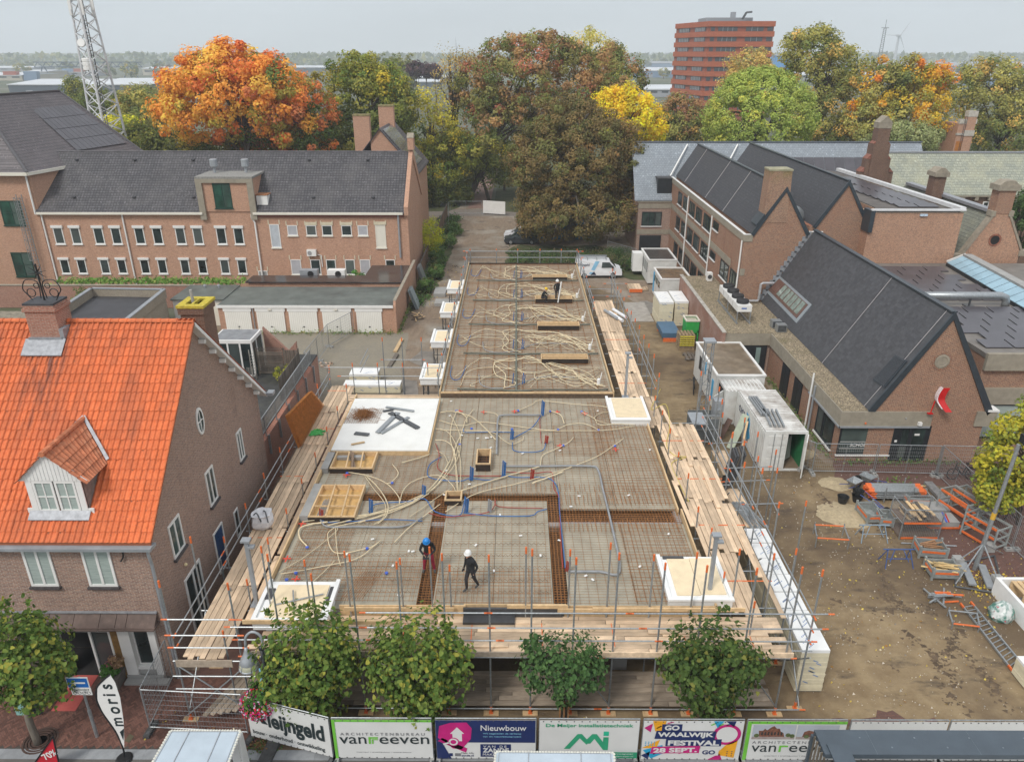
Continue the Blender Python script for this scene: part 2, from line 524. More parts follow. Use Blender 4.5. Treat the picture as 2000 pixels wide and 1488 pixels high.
def Wi(parent,plane,at,u0,u1,z0,z1,fr=None,gl=None,cols=1,rows=1,t=.07,sill=None,box=None,name='window',boxmat=None,Lb=None):
 """window part (frame) with its pane, and a sill or roller-shutter box, all sub-parts of the frame"""
 f=wmap(plane,at)
 mb=MB()
 d=.05
 wbox(mb,f,u0,u1,0,d,z0,z0+t)
 wbox(mb,f,u0,u1,0,d,z1-t,z1)
 wbox(mb,f,u0,u0+t,0,d,z0+t,z1-t)
 wbox(mb,f,u1-t,u1,0,d,z0+t,z1-t)
 for i in rg(1,cols):
  u=u0+(u1-u0)*i/cols;wbox(mb,f,u-t/2,u+t/2,0,d,z0+t,z1-t)
 for j in rg(1,rows):
  z=z0+(z1-z0)*j/rows
  for i in rg(cols):
   a=u0+t if i==0 else u0+(u1-u0)*i/cols+t/2;b=u1-t if i==cols-1 else u0+(u1-u0)*(i+1)/cols-t/2;wbox(mb,f,a,b,0,d-.006,z-t/3,z+t/3)
 o=ob(name,mb,fr or WH,parent)
 if Lb:
  o['label']=Lb
 for i in rg(cols):
  g=MB();a=u0+t if i==0 else u0+(u1-u0)*i/cols+t/2;b=u1-t if i==cols-1 else u0+(u1-u0)*(i+1)/cols-t/2;wbox(g,f,a,b,0,.016,z0+t,z1-t);ob('pane',g,gl or GL,o)
 if sill:
  s=MB();wbox(s,f,u0-.06,u1+.06,0,.13,z0-.10,z0-.003);ob('sill',s,sill,o)
 if box:
  s=MB();wbox(s,f,u0-.1,u1+.1,0,.16,z1+.003,z1+box);ob('shutter_box',s,boxmat or WH,o)
 return o
def Dp(parent,p,z0,z1,r=.05,mat=None,jog=None):
 mb=MB()
 pts=[(p[0],p[1],z1)]
 if jog:
  pts+=[(p[0],p[1],z1-.35),(p[0]+jog[0],p[1]+jog[1],z1-.8)];p=(p[0]+jog[0],p[1]+jog[1])
 pts.append((p[0],p[1],z0))
 mb.tube(pts,r,8)
 return ob('downpipe',mb,mat or ZINC,parent)
def ground_mats():
 m,t,b=Nm('site_sand')
 p=coords(t)
 n1=nO(t,p,.16,7,.62)
 n2=nO(t,p,1.1,8,.68)
 n3=nO(t,p,16,4,.7)
 n4=nO(t,p,.8,6,.7,(.5,1.5,1))
 c=mX(t,rng(t,n2,.36,.64),(.205,.142,.076),(.30,.222,.125))
 c=mX(t,rng(t,n1,.42,.58,0,.9),c,(.118,.08,.046))
 c=mX(t,rng(t,n4,.54,.68,0,.85),c,(.06,.043,.031))
 c=mX(t,rng(t,n3,.58,.8,0,.55),c,(.33,.27,.19))
 c=mX(t,rng(t,n3,.2,.36,.5,0),c,(.10,.08,.06))
 n5=nO(t,p,55,2,.5)
 c=mX(t,rng(t,n5,.74,.8,0,.8),c,(.5,.44,.35))
 link(t,c,b.inputs['Base Color'])
 b.inputs['Roughness'].default_value=.95
 bU(t,b,n2,.7,.12)
 m2,t,b=Nm('earth_road')
 p=coords(t)
 n1=nO(t,p,.22,6,.6)
 n2=nO(t,p,1.3,8,.7,(2.2,.5,1))
 c=mX(t,rng(t,n2,.3,.7),(.175,.125,.085),(.27,.205,.145))
 c=mX(t,rng(t,n1,.5,.7),c,(.33,.30,.25))
 c=mX(t,rng(t,nO(t,p,.5,5),.60,.72,0,.8),c,(.085,.068,.055))
 link(t,c,b.inputs['Base Color'])
 b.inputs['Roughness'].default_value=.9
 bU(t,b,n2,.5,.06)
 m3=Bk('yard_cobbles',(.30,.265,.205),(.245,.22,.175),(.15,.13,.095),axis='flat',bw=.22,bh=.11,mort=.014,Sk=.5,tint=(.34,.29,.2),dark=(.2,.17,.13))
 m4=Bk('clinker_paving',(.185,.085,.062),(.13,.065,.052),(.075,.06,.05),axis='flat',bw=.21,bh=.07,mort=.008,Sk=.4,tint=(.14,.085,.07))
 m5,t,b=Nm('rough_grass')
 p=coords(t)
 c=mX(t,rng(t,nO(t,p,.5,6,.7),.3,.7),(.035,.055,.014),(.085,.09,.035))
 c=mX(t,rng(t,nO(t,p,1.8,6,.7),.52,.68),c,(.13,.095,.055))
 link(t,c,b.inputs['Base Color'])
 b.inputs['Roughness'].default_value=1.
 m6,t,b=Nm('farmland')
 p=coords(t)
 c=mX(t,rng(t,nO(t,p,.012,6,.65),.35,.65),(.055,.075,.03),(.13,.125,.075))
 c=mX(t,rng(t,nO(t,p,.035,4,.6),.55,.7),c,(.17,.165,.155))
 link(t,c,b.inputs['Base Color'])
 b.inputs['Roughness'].default_value=1.
 return m,m2,m3,m4,m5,m6
SAND,EARTH,COBBLE,CLINK,GRASSM,FARM=ground_mats()
def patch(name,pts,z,mat,jag=.0,seg=1.2,seed=1):
 """ground sheet with an irregular border"""
 r=random.Random(seed)
 P=[]
 for i in rg(len(pts)):
  a,b=Ve((*pts[i],0)),Ve((*pts[(i+1)%len(pts)],0));k=max(1,int((b-a).length/seg))if jag else 1
  for j in rg(k):
   q=a+(b-a)*(j/k);P.append((q.x+r.uniform(-jag,jag),q.y+r.uniform(-jag,jag),z))
 mb=MB()
 mb.add(P,[tuple(rg(len(P)))])
 return Su(name,mb,mat)
mb=MB()
mb.box(-6000,6000,-300,9000,-2.,-.02)
Su('terrain',mb,FARM)
patch('earth',[(-30,14),(60,14),(60,62),(8.5,125),(-12,125),(-30,62)],-.008,EARTH)
patch('site_ground',[(-8.6,18.62),(60,18.62),(60,38.5),(18.6,38.9),(18.6,60),(5.5,80),(5.5,45),(-8.6,45)],.0,SAND,.25,1.,3)
patch('brick_pavement',[(18.2,36.4),(60,36.4),(60,39.3),(19.2,39.3)],.006,CLINK,.12,.6,5)
patch('brick_pavement',[(20.3,29.4),(22.5,33.2),(26,36.5),(60,36.4),(60,22),(26.5,24.5)],.004,CLINK,.35,.7,6)
patch('brick_pavement',[(11.9,19.9),(13.5,20.6),(15.6,20.),(16.3,18.9),(14.4,18.7)],.005,CLINK,.3,.4,8)
patch('cobbled_yard',[(-40,44),(-8.3,44),(-9.3,61.6),(-40,61.8)],.0,COBBLE,.15,1.,4)
patch('street',[(-60,0),(60,0),(60,18.6),(-60,18.6)],-.004,M('asphalt',(.075,.07,.066),.85,var=.2,scale=5))
patch('brick_pavement',[(-12.6,22.),(-9.9,22.),(-9.9,46),(-13.3,46)],.008,CLINK)
patch('alley_ground',[(-13.3,19.2),(-9.3,19.2),(-9.3,22.4),(-13.3,22.4)],.004,CLINK)
patch('verge',[(-1.5,82.5),(8.,80.5),(14.5,78),(14.4,92),(9,94.3),(-.5,94)],.012,GRASSM,.5,1.2,9)
patch('verge',[(-10.2,66),(-8.2,76),(-8.,95),(-8.8,113),(-11.5,113),(-10.4,80)],.012,GRASSM,.35,1.,10)
patch('park_ground',[(-60,116.5),(-10.5,116.5),(-9,120),(-9,150),(-60,150)],.01,GRASSM)
patch('park_ground',[(-3.5,117),(45,100),(90,100),(90,180),(-3.5,180)],.014,GRASSM)
patch('park_path',[(-7.6,119),(-4.2,119),(-3.9,165),(-8.1,165)],.018,Bk('path_paving',(.32,.185,.14),(.26,.15,.12),(.2,.14,.11),axis='flat',bw=.4,bh=.2,mort=.02))
patch('road',[(-40,112.8),(0,112.8),(0,118),(-40,118)],.008,M('grey_paving',(.20,.17,.145),.9,var=.2,scale=2))
PUD=M('wet_concrete',(.21,.185,.155),.35,var=.35,scale=1.2,dirt=.5,Dc=(.07,.06,.05))
for i,(x,y,r0)in en(((-7.4,55.5,1.1),(-8.1,49.2,1.3),(-6.6,62,.9),(-7.6,45.6,1.),(13.3,68.5,1.5))):
 r=random.Random(40+i)
 mbp=MB()
 k=14
 pts=[(x+cos(2*pi*j/k)*r0*r.uniform(.6,1.1),y+sin(2*pi*j/k)*r0*1.9*r.uniform(.6,1.1),.016)for j in rg(k)]
 mbp.add(pts,[tuple(rg(k))])
 Su('concrete_patch',mbp,PUD)
PAVB=M('clinker_brick',(.16,.075,.055),.85,var=.2,scale=20,oj=.33,island=.33,dirt=.2,Dc=(.07,.055,.05),Ds=.5)
pav=MB()
pav.box(-32,-8.7,18.72,22.05,-.06,-.001)
PAVE=Su('pavement',pav,M('joint_sand',(.075,.062,.052),.95))
L,W=.21,.07
spots=[]
c45,s45=cos(pi/4),sin(pi/4)
for i in rg(-90,90):
 for k in rg(-18,19):
  for a,b,o in(((i+6*k+1.5)*W,(i+.5)*W,0),((i+.5)*W,(i-3.5+6*k)*W,1)):
   X,Y=-14.8+c45*a-s45*b,20.3+s45*a+c45*b
   if-21<X<-8.85 and 18.78<Y<22.:
    spots.append((X,Y,pi/4+o*pi/2))
spots.sort(key=lambda q:(q[1]-.02*abs(q[0]+14)))
pr=random.Random(5)
one=MB()
one.box(-L/2+.004,L/2-.004,-W/2+.004,W/2-.004,-.03,.0)
first=ob('brick',one,PAVB,PAVE,Lc=True)
rest=MB()
for k,(X,Y,a)in en(spots):
 z=.006+pr.uniform(0,.006)
 if k<300:
  o=first if k==0 else dup(first,PAVE);o.location=(X,Y,z);o.rotation_euler=(pr.uniform(-.02,.02),pr.uniform(-.02,.02),a)
 else:
  d=Ve((cos(a),sin(a),0));rest.obox((X,Y,z-.015),d*(L/2-.004),Ve((-d.y,d.x,0))*(W/2-.004),(0,0,.015))
ob('brick_paving',rest,PAVB,PAVE,kind='stuff')
KERB=M('kerb_stone',(.27,.28,.29),.8,var=.12,scale=4,oj=.08)
kb=MB()
kb.box(-32,11,18.1,18.72,-.1,-.002)
KB=Su('kerb',kb,M('kerb_bed',(.12,.11,.10),.9))
x=-24.
one=MB()
one.box(0,.995,18.30,18.70,-.02,.022)
k0=ob('stone',one,KERB,KB)
k0.location.x=x
while x<9:
 x+=1.
 dup(k0,KB).location.x=x
 # orange-roofed shop house on the left
HX,HF,HB=-13.37,22.08,34.8
RY,RZ0,SL=28.4,6.76,.926
def rZ(y):
 return RZ0+SL*(y-HF)if y<RY else RZ0+SL*(2*RY-y-HF)
Ho=Th('shop_house','brown brick shop house with a bright orange pantile roof and white dormer','house',(HX,HF,0))
mb=MB()
zr=rZ(RY)-.2
mb.prism([(HX,HF,2.65),(HX,HF,RZ0-.25),(HX,RY,zr),(HX,HB,RZ0-.25),(HX,HB,0),(HX,23.7,0),(HX,23.7,2.65)],(-13,0,0))
mb.box(-13.76,HX,HF,23.7,0,2.65)
ob('wall',mb,BR_BROWN,Ho)
bx('shop_interior',INTER,Ho,(-20.5,-13.76,23.62,23.69,.02,2.65),(-20.5,-13.76,22.1,23.6,.005,.03))
rf=MB()
for y0,y1 in((21.86,RY),(RY,35.15)):
 z0,z1=rZ(y0),rZ(y1)
 rf.prism([(-13.02,y0,z0-.03),(-13.02,y1,z1-.03),(-13.02,y1,z1-.16),(-13.02,y0,z0-.16)],(-13,0,0))
ROOF=ob('roof',rf,M('tile_underlay',(.28,.09,.04),.8),Ho)
TW,TL=.212,.398
sl=Ve((0,1,SL)).normalized()
nr=Ve((0,-SL,1)).normalized()
prof=[(0,.0),(.10,-.018),(.35,-.025),(.6,.0),(.78,.035),(.92,.035),(1.06,.006)]
tl=MB()
vs=[]
for(s_,lift)in((-.03,.035),(TL+.02,.0)):
 for u,h in prof:
  vs.append(Ve((-TW+u*TW,0,0))+sl*s_+nr*(h+lift))
n=len(prof)
for u,h in prof:
 vs.append(Ve((-TW+u*TW,0,0))+sl*-.03+nr*(h+.012))
tl.add(vs,[(i,i+1,n+i+1,n+i)for i in rg(n-1)]+[(2*n+i,2*n+i+1,i+1,i)for i in rg(n-1)])
rows=int(sqrt((RY-21.86)**2*(1+SL*SL))/TL)+1
TLr=sqrt((RY-21.86)**2*(1+SL*SL))/rows
lst=[]
for r in rg(rows):
 for c in rg(46):
  p=Ve((-13.-c*TW,21.86,rZ(21.86)))+sl*(r*TLr)
  if-17.45<p.x-TW/2<-15.45 and 22.72<p.y<24.1:
   continue
  lst.append((r,c,p))
vis=sorted(lst,key=lambda q:(q[2]-Ve((-15.5,0,CAMH))).length+(100 if q[2].x<GY(0,800,q[2].y).x-3 else 0))
piece={id(q)for q in vis[:300]}
tp=random.Random(3)
first=None
rest=MB()
for q in lst:
 jit=nr*tp.uniform(-.006,.006)+Ve((tp.uniform(-.005,.005),0,0))
 if id(q)in piece:
  if first is None:
   first=ob('roof_tile',tl,TILE,ROOF,Lc=True);o=first
  else:
   o=dup(first,ROOF)
  o.location=q[2]+jit-BASE[Ho.name];o.rotation_euler=(tp.uniform(-.012,.012),tp.uniform(-.012,.012),tp.uniform(-.01,.01))
 else:
  d=q[2]+jit;rest.add([v+d for v in vs],tl.f)
for r in rg(rows+1):
 for c in rg(3):
  p=Ve((-13.-c*TW,35.1,rZ(35.1)))+Ve((0,-sl.y,sl.z))*(r*TLr);rest.add([Ve((v.x,-v.y,v.z))+p for v in vs],[tuple(reversed(f))for f in tl.f])
ob('roof_tiles',rest,TILE,ROOF,kind='stuff')
cap=MB()
cv=[]
for(x,r0)in((.0,.125),(-.36,.105)):
 for k in rg(7):
  t=pi*k/6;cv.append((x,-cos(t)*r0*1.1,sin(t)*r0))
for k in rg(7):
 t=pi*k/6
 cv.append((.0,-cos(t)*.10,sin(t)*.095))
cap.add(cv,[(k,k+1,8+k,7+k)for k in rg(6)]+[(14+k,15+k,k+1,k)for k in rg(6)])
first=ob('ridge_tile',cap,TILE,ROOF,Lc=True)
for k in rg(28):
 o=first if k==0 else dup(first,ROOF)
 o.location=Ve((-13.-k*.335,RY,rZ(RY)-.02))-BASE[Ho.name]
vb=MB()
for y0,y1 in((RY,35.2),):
 z0,z1=rZ(y0),rZ(y1)
 vb.prism([(-12.99,y0,z0-.05),(-12.99,y1,z1-.05),(-12.99,y1,z1-.24),(-12.99,y0,z0-.24)],(-.05,0,0))
 vb.prism([(-13.04,y0,z0-.18),(-13.04,y1,z1-.18),(-13.04,y1,z1-.22),(-13.04,y0,z0-.22)],(-.33,0,0))
ob('verge_board',vb,WH,ROOF)
cb=MB()
for k in rg(7):
 y=29.3+k*.85
 cb.box(-13.365,-13.1,y-.08,y+.08,rZ(y)-.47,rZ(y)-.3)
ob('corbels',cb,WH,ROOF)
bx('gutter',ZINC,Ho,(-26,-12.95,21.62,21.85,6.30,6.42),(-26,-12.95,21.85,22.075,6.28,6.40))
bx('gutter',ZINC,Ho,(-12.93,-12.6,34.9,35.35,6.25,6.4))
Dp(Ho,(-13.22,21.9),0,6.3,.06,jog=(-.02,.1))
DS=M('dark_brick_sill',(.07,.06,.06),.9,var=.3,scale=12)
for a,b in((-17.92,-16.9),(-15.76,-14.71)):
 Wi(Ho,'y',HF,a,b,4.44,6.1,WH,BLIND,2,1,.09,DS)
for a,b,z0,z1 in((31.35,32.,4.35,5.9),(27.5,28.35,4.3,5.98),(23.75,24.75,4.35,5.85)):
 Wi(Ho,'x+',HX,a,b,z0,z1,WH,GG,2,1,.08,DS)
o=Wi(Ho,'x+',HX,27.2,28.25,.9,3.05,WH,M('blue_film',(.015,.06,.16),.3,var=.6,scale=9),1,1,.07)
o['label']='white framed side window covered with blue film'
Wi(Ho,'x+',HX,29.6,30.1,1.2,2.6,WH,GL,1,1,.07)
dr=Wi(Ho,'x+',HX,24.1,25.6,.15,3.03,WH,GL,2,1,.1,name='side_door')
ov=MB()
k=20
ring=[(cos(2*pi*i/k),sin(2*pi*i/k))for i in rg(k)]
vs2=[(HX+.05,28.02+a*.34,8.27+b*.62)for a,b in ring]+[(HX+.05,28.02+a*.25,8.27+b*.5)for a,b in ring]+[(HX-.02,28.02+a*.34,8.27+b*.62)for a,b in ring]
ov.add(vs2,[(i,(i+1)%k,k+(i+1)%k,k+i)for i in rg(k)]+[(2*k+i,2*k+(i+1)%k,(i+1)%k,i)for i in rg(k)])
ov.box(HX,HX+.045,28.,28.04,7.78,8.76)
ov.box(HX,HX+.042,27.78,28.26,8.25,8.29)
o=ob('oval_window',ov,WH,Ho)
g=MB()
g.add([(HX+.015,28.02+a*.26,8.27+b*.51)for a,b in ring],[tuple(rg(k))])
ob('pane',g,GG,o)
an=MB()
an.tube(Sm([(-14.55,22.02,6.35),(-14.35,22.,6.32),(-14.2,22.,6.05),(-14.22,22.,5.8),(-14.35,22.,5.6)],5),.03,6)
ob('wall_anchor',an,BLACK,Ho)
lp=MB()
lp.ball((HX+.12,24.3,3.7),.07)
ob('wall_lamp',lp,M('lamp_yellow',(.75,.62,.35),.4),Ho)
DF=22.66
dmb=MB()
dx0,dx1,dcx=-17.45,-15.45,-16.45
zb,ze,za=7.15,8.62,9.78
ybk=HF+(za-RZ0)/SL
yek=HF+(ze-RZ0)/SL
dmb.prism([(dx0,DF,zb),(dx0,yek,ze),(dx0,DF,ze)],(.06,0,0))
dmb.prism([(dx1,DF,zb),(dx1,yek,ze),(dx1,DF,ze)],(-.06,0,0))
DORM=ob('dormer',dmb,M('dormer_cheek',(.20,.18,.16),.8,var=.3,scale=6),Ho)
fr=MB()
fr.box(dx0-.02,dx1+.02,DF-.05,DF+.05,zb+.02,zb+.18)
fr.box(dx0,dx0+.22,DF-.04,DF+.05,zb+.18,ze)
fr.box(dx1-.22,dx1,DF-.04,DF+.05,zb+.18,ze)
fr.box(dx0-.2,dx0,DF-.03,DF+.03,zb,zb+.3)
fr.box(dx1,dx1+.2,DF-.03,DF+.03,zb,zb+.3)
fr.prism([(dx0-.22,DF-.06,ze),(dx1+.22,DF-.06,ze),(dcx,DF-.06,za-.03)],(0,.08,0))
ob('dormer_front',fr,WH,DORM)
pl=MB()
for i in rg(14):
 x=dx0+.12+i*.135
 h=(za-.1-ze)*(1-abs(x-dcx)/1.25)
 if h>.05:
  pl.box(x-.012,x+.012,DF-.072,DF-.061,ze+.02,ze+h)
ob('gable_boards',pl,M('white_board_joint',(.70,.70,.68),.5),DORM)
for a,b in((dx0+.24,dcx-.03),(dcx+.03,dx1-.24)):
 Wi(DORM,'y',DF,a,b,zb+.2,ze-.03,WH,BLIND,2,2,.06)if False else None
 mbw=MB()
 f=wmap('y',DF)
 for(u0,u1,z0,z1)in((a,b,zb+.18,zb+.27),(a,b,ze-.1,ze-.01),(a,a+.08,zb+.27,ze-.1),(b-.08,b,zb+.27,ze-.1)):
  wbox(mbw,f,u0,u1,0,.05,z0,z1)
 wbox(mbw,f,(a+b)/2-.02,(a+b)/2+.02,0,.04,zb+.27,ze-.1)
 wbox(mbw,f,a+.08,(a+b)/2-.02,0,.036,7.93,7.97)
 wbox(mbw,f,(a+b)/2+.02,b-.08,0,.036,7.93,7.97)
 wbox(mbw,f,a+.08,b-.08,0,.012,zb+.27,ze-.1,1)
 ob('window',mbw,[WH,BLIND],DORM)
dr_=MB()
for sgn in(-1,1):
 xe=dcx+sgn*1.28
 zz=ze-.06
 e0,e1=Ve((xe,DF-.2,zz)),Ve((xe,HF+(zz-RZ0)/SL,zz))
 r0,r1=Ve((dcx,DF-.2,za)),Ve((dcx,ybk,za))
 up=(r0-e0)
 nn=5
 wv=up/nn
 nrm=Ve((0,1,0)).cross(up).normalized()*(1 if sgn<0 else-1)
 if nrm.z<0:
  nrm=-nrm
 for i in rg(nn):
  a0,b0=e0+wv*i,e0+wv*(i+1.06);y_end0=HF+(a0.z-RZ0)/SL;y_end1=HF+(b0.z-RZ0)/SL;cols=12
  for c in rg(cols):
   t0,t1=c/cols,(c+.97)/cols
   def pt(base,yend,t,h):
    return Ve((base.x,base.y+(yend-base.y)*t,base.z))+nrm*h
   q=[pt(a0,y_end0,t0,.035),pt(a0,y_end0,(t0+t1)/2,0),pt(a0,y_end0,t1,.04),pt(b0,y_end1,t0,0),pt(b0,y_end1,(t0+t1)/2,-.03),pt(b0,y_end1,t1,.005)];fs=[(0,1,4,3),(1,2,5,4)];dr_.add(q,fs if sgn>0 else[tuple(reversed(x))for x in fs])
ob('dormer_tiles',dr_,M('aged_pantile',(.47,.16,.075),.8,var=.3,scale=5,island=.2,dirt=.4,Dc=(.28,.22,.15),Ds=2.5),DORM,kind='stuff')
rd=MB()
k=11
for i in rg(k):
 y0=DF-.22+(ybk-DF+.3)*i/k
 y1=DF-.22+(ybk-DF+.3)*(i+1.05)/k
 rd.bar((dcx,y0,za+0),(dcx,y1,za+0),.11,8,r2=.095)
ob('dormer_ridge',rd,M('aged_pantile',(.4,.2,.1)),DORM)
ld=MB()
for s_ in(-1,1):
 ld.beam(Ve((dcx,ybk,za))+nr*.12,Ve((dcx+s_*1.3,yek,ze))+nr*.12,.12,.03,up=nr)
ld.prism([(dx0-.1,DF-.3,rZ(DF-.3)+.1),(dx1+.1,DF-.3,rZ(DF-.3)+.1),(dx1+.1,DF-.05,rZ(DF-.05)+.1),(dx0-.1,DF-.05,rZ(DF-.05)+.1)],(0,0,.03))
ob('lead_flashing',ld,LEAD,DORM)
CH1=bx('chimney',BR_CHIM1,Ho,(-19.35,-18.15,27.75,28.75,11.4,13.45),(-19.41,-18.09,27.69,28.81,13.2,13.33))
bx('chimney_cap',M('slate_cap',(.05,.05,.055),.7,var=.4,scale=5),CH1,(-19.36,-18.14,27.74,28.76,13.45,13.53))
t_=MB()
t_.prism([(-19.55,27.70,rZ(27.70)+.1),(-17.95,27.70,rZ(27.70)+.1),(-17.95,27.15,rZ(27.15)+.12),(-19.55,27.15,rZ(27.15)+.12)],(0,0,.03))
t_.box(-19.42,-18.08,27.66,27.745,11.5,12.15)
t_.box(-18.145,-17.98,27.7,28.6,11.75,12.5)
ob('lead_flashing',t_,LEAD,CH1)
CH2=bx('chimney',BR_CHIM,Ho,(-14.75,-13.75,31.,32.2,8.5,12.3),(-14.82,-13.68,30.93,32.27,12.,12.3),Lb='tall dark brick chimney with a yellow mossy top')
t_=MB()
MOSS=M('yellow_moss',(.50,.40,.045),.95,var=.3,scale=8,dirt=.3,Dc=(.28,.26,.2),Ds=3)
for x0,x1,y0,y1 in((-14.86,-14.55,30.89,32.3),(-13.95,-13.64,30.89,32.3),(-14.549,-13.951,30.89,31.2),(-14.549,-13.951,32.,32.3),(-14.3,-14.2,31.2,32.)):
 t_.box(x0,x1,y0,y1,12.301,12.42)
ob('chimney_cap',t_,MOSS,CH2)
t_=MB()
t_.bar((-14.35,31.6,12.),(-14.38,31.6,12.95),.07,8)
ob('flue',t_,CONCG,CH2)
ir=Th('weathervane','black wrought iron scrollwork ornament on the salmon chimney of the orange roof','ornament',(-18.75,28.25,13.53))
im=MB()
cx,cy,z0=-18.75,28.25,13.5
im.bar((cx,cy,z0),(cx,cy,z0+1.5),.035,6)
for s_ in(-1,1):
 im.tube(Sm([(cx+s_*.45,cy,z0),(cx+s_*.62,cy,z0+.25),(cx+s_*.75,cy,z0+.5),(cx+s_*.55,cy,z0+.85),(cx+s_*.1,cy,z0+.75),(cx+s_*.12,cy,z0+.1)],6),.022,5)
 im.tube([(cx+s_*(.45+.17*cos(t/10*2*pi)),cy,z0+.33+.17*sin(t/10*2*pi))for t in rg(11)],.02,5)
 im.tube([(cx+s_*(.22+.1*cos(t/10*2*pi)),cy+.05,z0+.6+.1*sin(t/10*2*pi))for t in rg(11)],.018,5)
ob('scroll',im,BLACK,ir)
im=MB()
for k in rg(8):
 t=2*pi*k/8+.2
 im.bar((cx,cy,z0+1.15),(cx+cos(t)*.38,cy,z0+1.15+sin(t)*.38),.03,5,r2=.004)
ob('star',im,BLACK,ir)
CAN=M('canopy_brown',(.125,.085,.07),.75,var=.25,scale=3,oj=.1,dirt=.1,Dc=(.5,.4,.3),Ds=6)
CANO=bx('canopy',CAN,Ho,(-19.5,-13.5,21.62,HF-.003,2.72,2.80))
x=-19.5
for wdt in(.95,.98,.95,.98,.62,.4,1.1):
 pm=MB()
 pm.prism([(x+.01,21.6,2.74),(x+.01,HF-.005,3.2),(x+.01,HF-.005,2.95),(x+.01,21.6,2.69)],(wdt-.02,0,0))
 ob('panel',pm,CAN,CANO)
 x+=wdt
bx('flashing',LEAD,CANO,(-19.5,-13.5,21.98,HF-.003,3.21,3.26))
bx('pilaster',WH,Ho,(-14.03,-13.765,21.96,22.3,0,2.66),(-15.18,-14.74,21.94,22.3,0,2.66),(-14.74,-14.03,22.05,22.2,2.3,2.36),(-14.74,-14.03,22.02,22.25,.42,.55))
bx('plinth',CONCG,Ho,(-14.735,-14.035,22.,22.22,0,.41),(-15.2,-13.76,21.9,21.935,0,.22),(-15.2,-13.5,21.6,21.89,.0,.10))
Wi(Ho,'y',22.2,-14.73,-14.04,.56,2.29,WH,GL,1,1,.05,name='shop_window')
TR=bx('transom',INTER,Ho,(-14.73,-14.04,22.1,22.14,2.37,2.65))
ob('lettering',Pm(Tm('W',.34,.02),(-14.35,22.09,2.5),(1,0,0),(0,0,1)),WH,TR)
SLT=M('brown_timber',(.27,.15,.045),.7,var=.25,scale=7,oj=.15)
SP=bx('slat_cladding',M('slat_gap',(.07,.04,.02),.9),Ho,(-15.5,-15.19,22.02,22.3,0,2.66),(-19.4,-15.51,22.02,22.3,2.42,2.66))
x=-15.47
o0=bx('slat',SLT,SP,(0,.035,21.985,22.015,.01,2.65))
for k in rg(6):
 (o0 if k==0 else dup(o0,SP)).location.x=x+k*.048
o1=None
for k in rg(80):
 if o1 is None:
  o1=bx('slat',SLT,SP,(0,.035,21.985,22.015,2.43,2.65));o=o1
 else:
  o=dup(o1,SP)
 o.location.x=-19.38+k*.048
bx('sign_board',M('marble_sign',(.6,.5,.3),.4,var=.5,scale=9),Ho,(-17.3,-16.55,21.94,21.98,2.44,2.6))
fr=MB()
fr.box(-18.5,-15.52,22.03,22.2,2.28,2.41)
for x in(-18.5,-17.62,-16.35,-15.6):
 fr.box(x,x+.08,22.03,22.2,0,2.28)
DFR=ob('door_frame',fr,WH,Ho)
for a,b in((-18.42,-17.63),(-16.27,-15.61)):
 bx('pane',GL,DFR,(a,b,22.1,22.115,.05,2.27))
bx('door_sensor',BLACK,Ho,(-17.05,-16.9,21.9,22.02,2.05,2.3))
pm=MB()
for a,b in((-14.65,-14.3),):
 pm.box(a,b+.2,22.3,22.8,.56,.9)
 pm.ball((a+.1,22.5,1.),.07)
 pm.ball((a+.3,22.45,.98),.08)
ob('shop_display',pm,M('display_shoes',(.45,.38,.30),.6,var=.6,scale=10),Ho)
# long brick building with dark pantiles (left, middle distance)
LF,LB=75.5,87.
lb=Th('long_brick_building','long salmon brick building with rows of small windows under a dark pantile roof','building',(-30,LF,0))
X0,X1=-48.3,-10.95
EZ,RZ,RYL=8.05,13.,81.2
mb=MB()
mb.prism([(X0,LF,0),(X0,LF,EZ),(X0,RYL,RZ-.15),(X0,LB,EZ),(X0,LB,0)],(X1-X0,0,0))
ob('wall',mb,Bp,lb)
sl2=(RZ-EZ)/(RYL-LF)
mb=MB()
for a,b in((X0-.2,-31.75),(-26.35,-11.25)):
 mb.prism([(a,LF-.3,EZ-.3*sl2+.08),(a,RYL,RZ+.05),(a,RYL,RZ-.1),(a,LF-.3,EZ-.3*sl2-.07)],(b-a,0,0))
a,b=-31.75,-26.35
mb.prism([(a,78.6,EZ+3.1*sl2+.08),(a,RYL,RZ+.05),(a,RYL,RZ-.1),(a,78.6,EZ+3.1*sl2-.07)],(b-a,0,0))
mb.prism([(X0-.2,RYL,RZ+.05),(X0-.2,LB+.3,EZ-.2),(X0-.2,LB+.3,EZ-.35),(X0-.2,RYL,RZ-.1)],(X1-.3-X0,0,0))
RF=ob('roof',mb,T_DARK,lb)
mb=MB()
for i in rg(94):
 x=X0+.1+i*.39
 mb.bar((x,RYL,RZ+.03),(x+.41,RYL,RZ+.03),.13,6,r2=.11)
ob('ridge_tiles',mb,M('ridge_dark',(.1,.095,.1),.7,island=.2),RF,kind='stuff')
vt=MB()
vt.box(-.14,.14,-.2,.2,0,.12)
VTM=M('roof_vent',(.05,.05,.055),.7)
v0=None
for i in rg(6):
 for yy in(80.3,76.6):
  x=-46+i*6.1+(1 if yy<78 else 0)
  if-32<x<-26 or x>-12:
   continue
  o=ob('roof_vent',vt,VTM,RF,Lc=True)if v0 is None else dup(v0,RF);v0=v0 or o;o.location=Ve((x,yy,EZ+(yy-LF)*sl2+.06))-BASE[lb.name]
mb=MB()
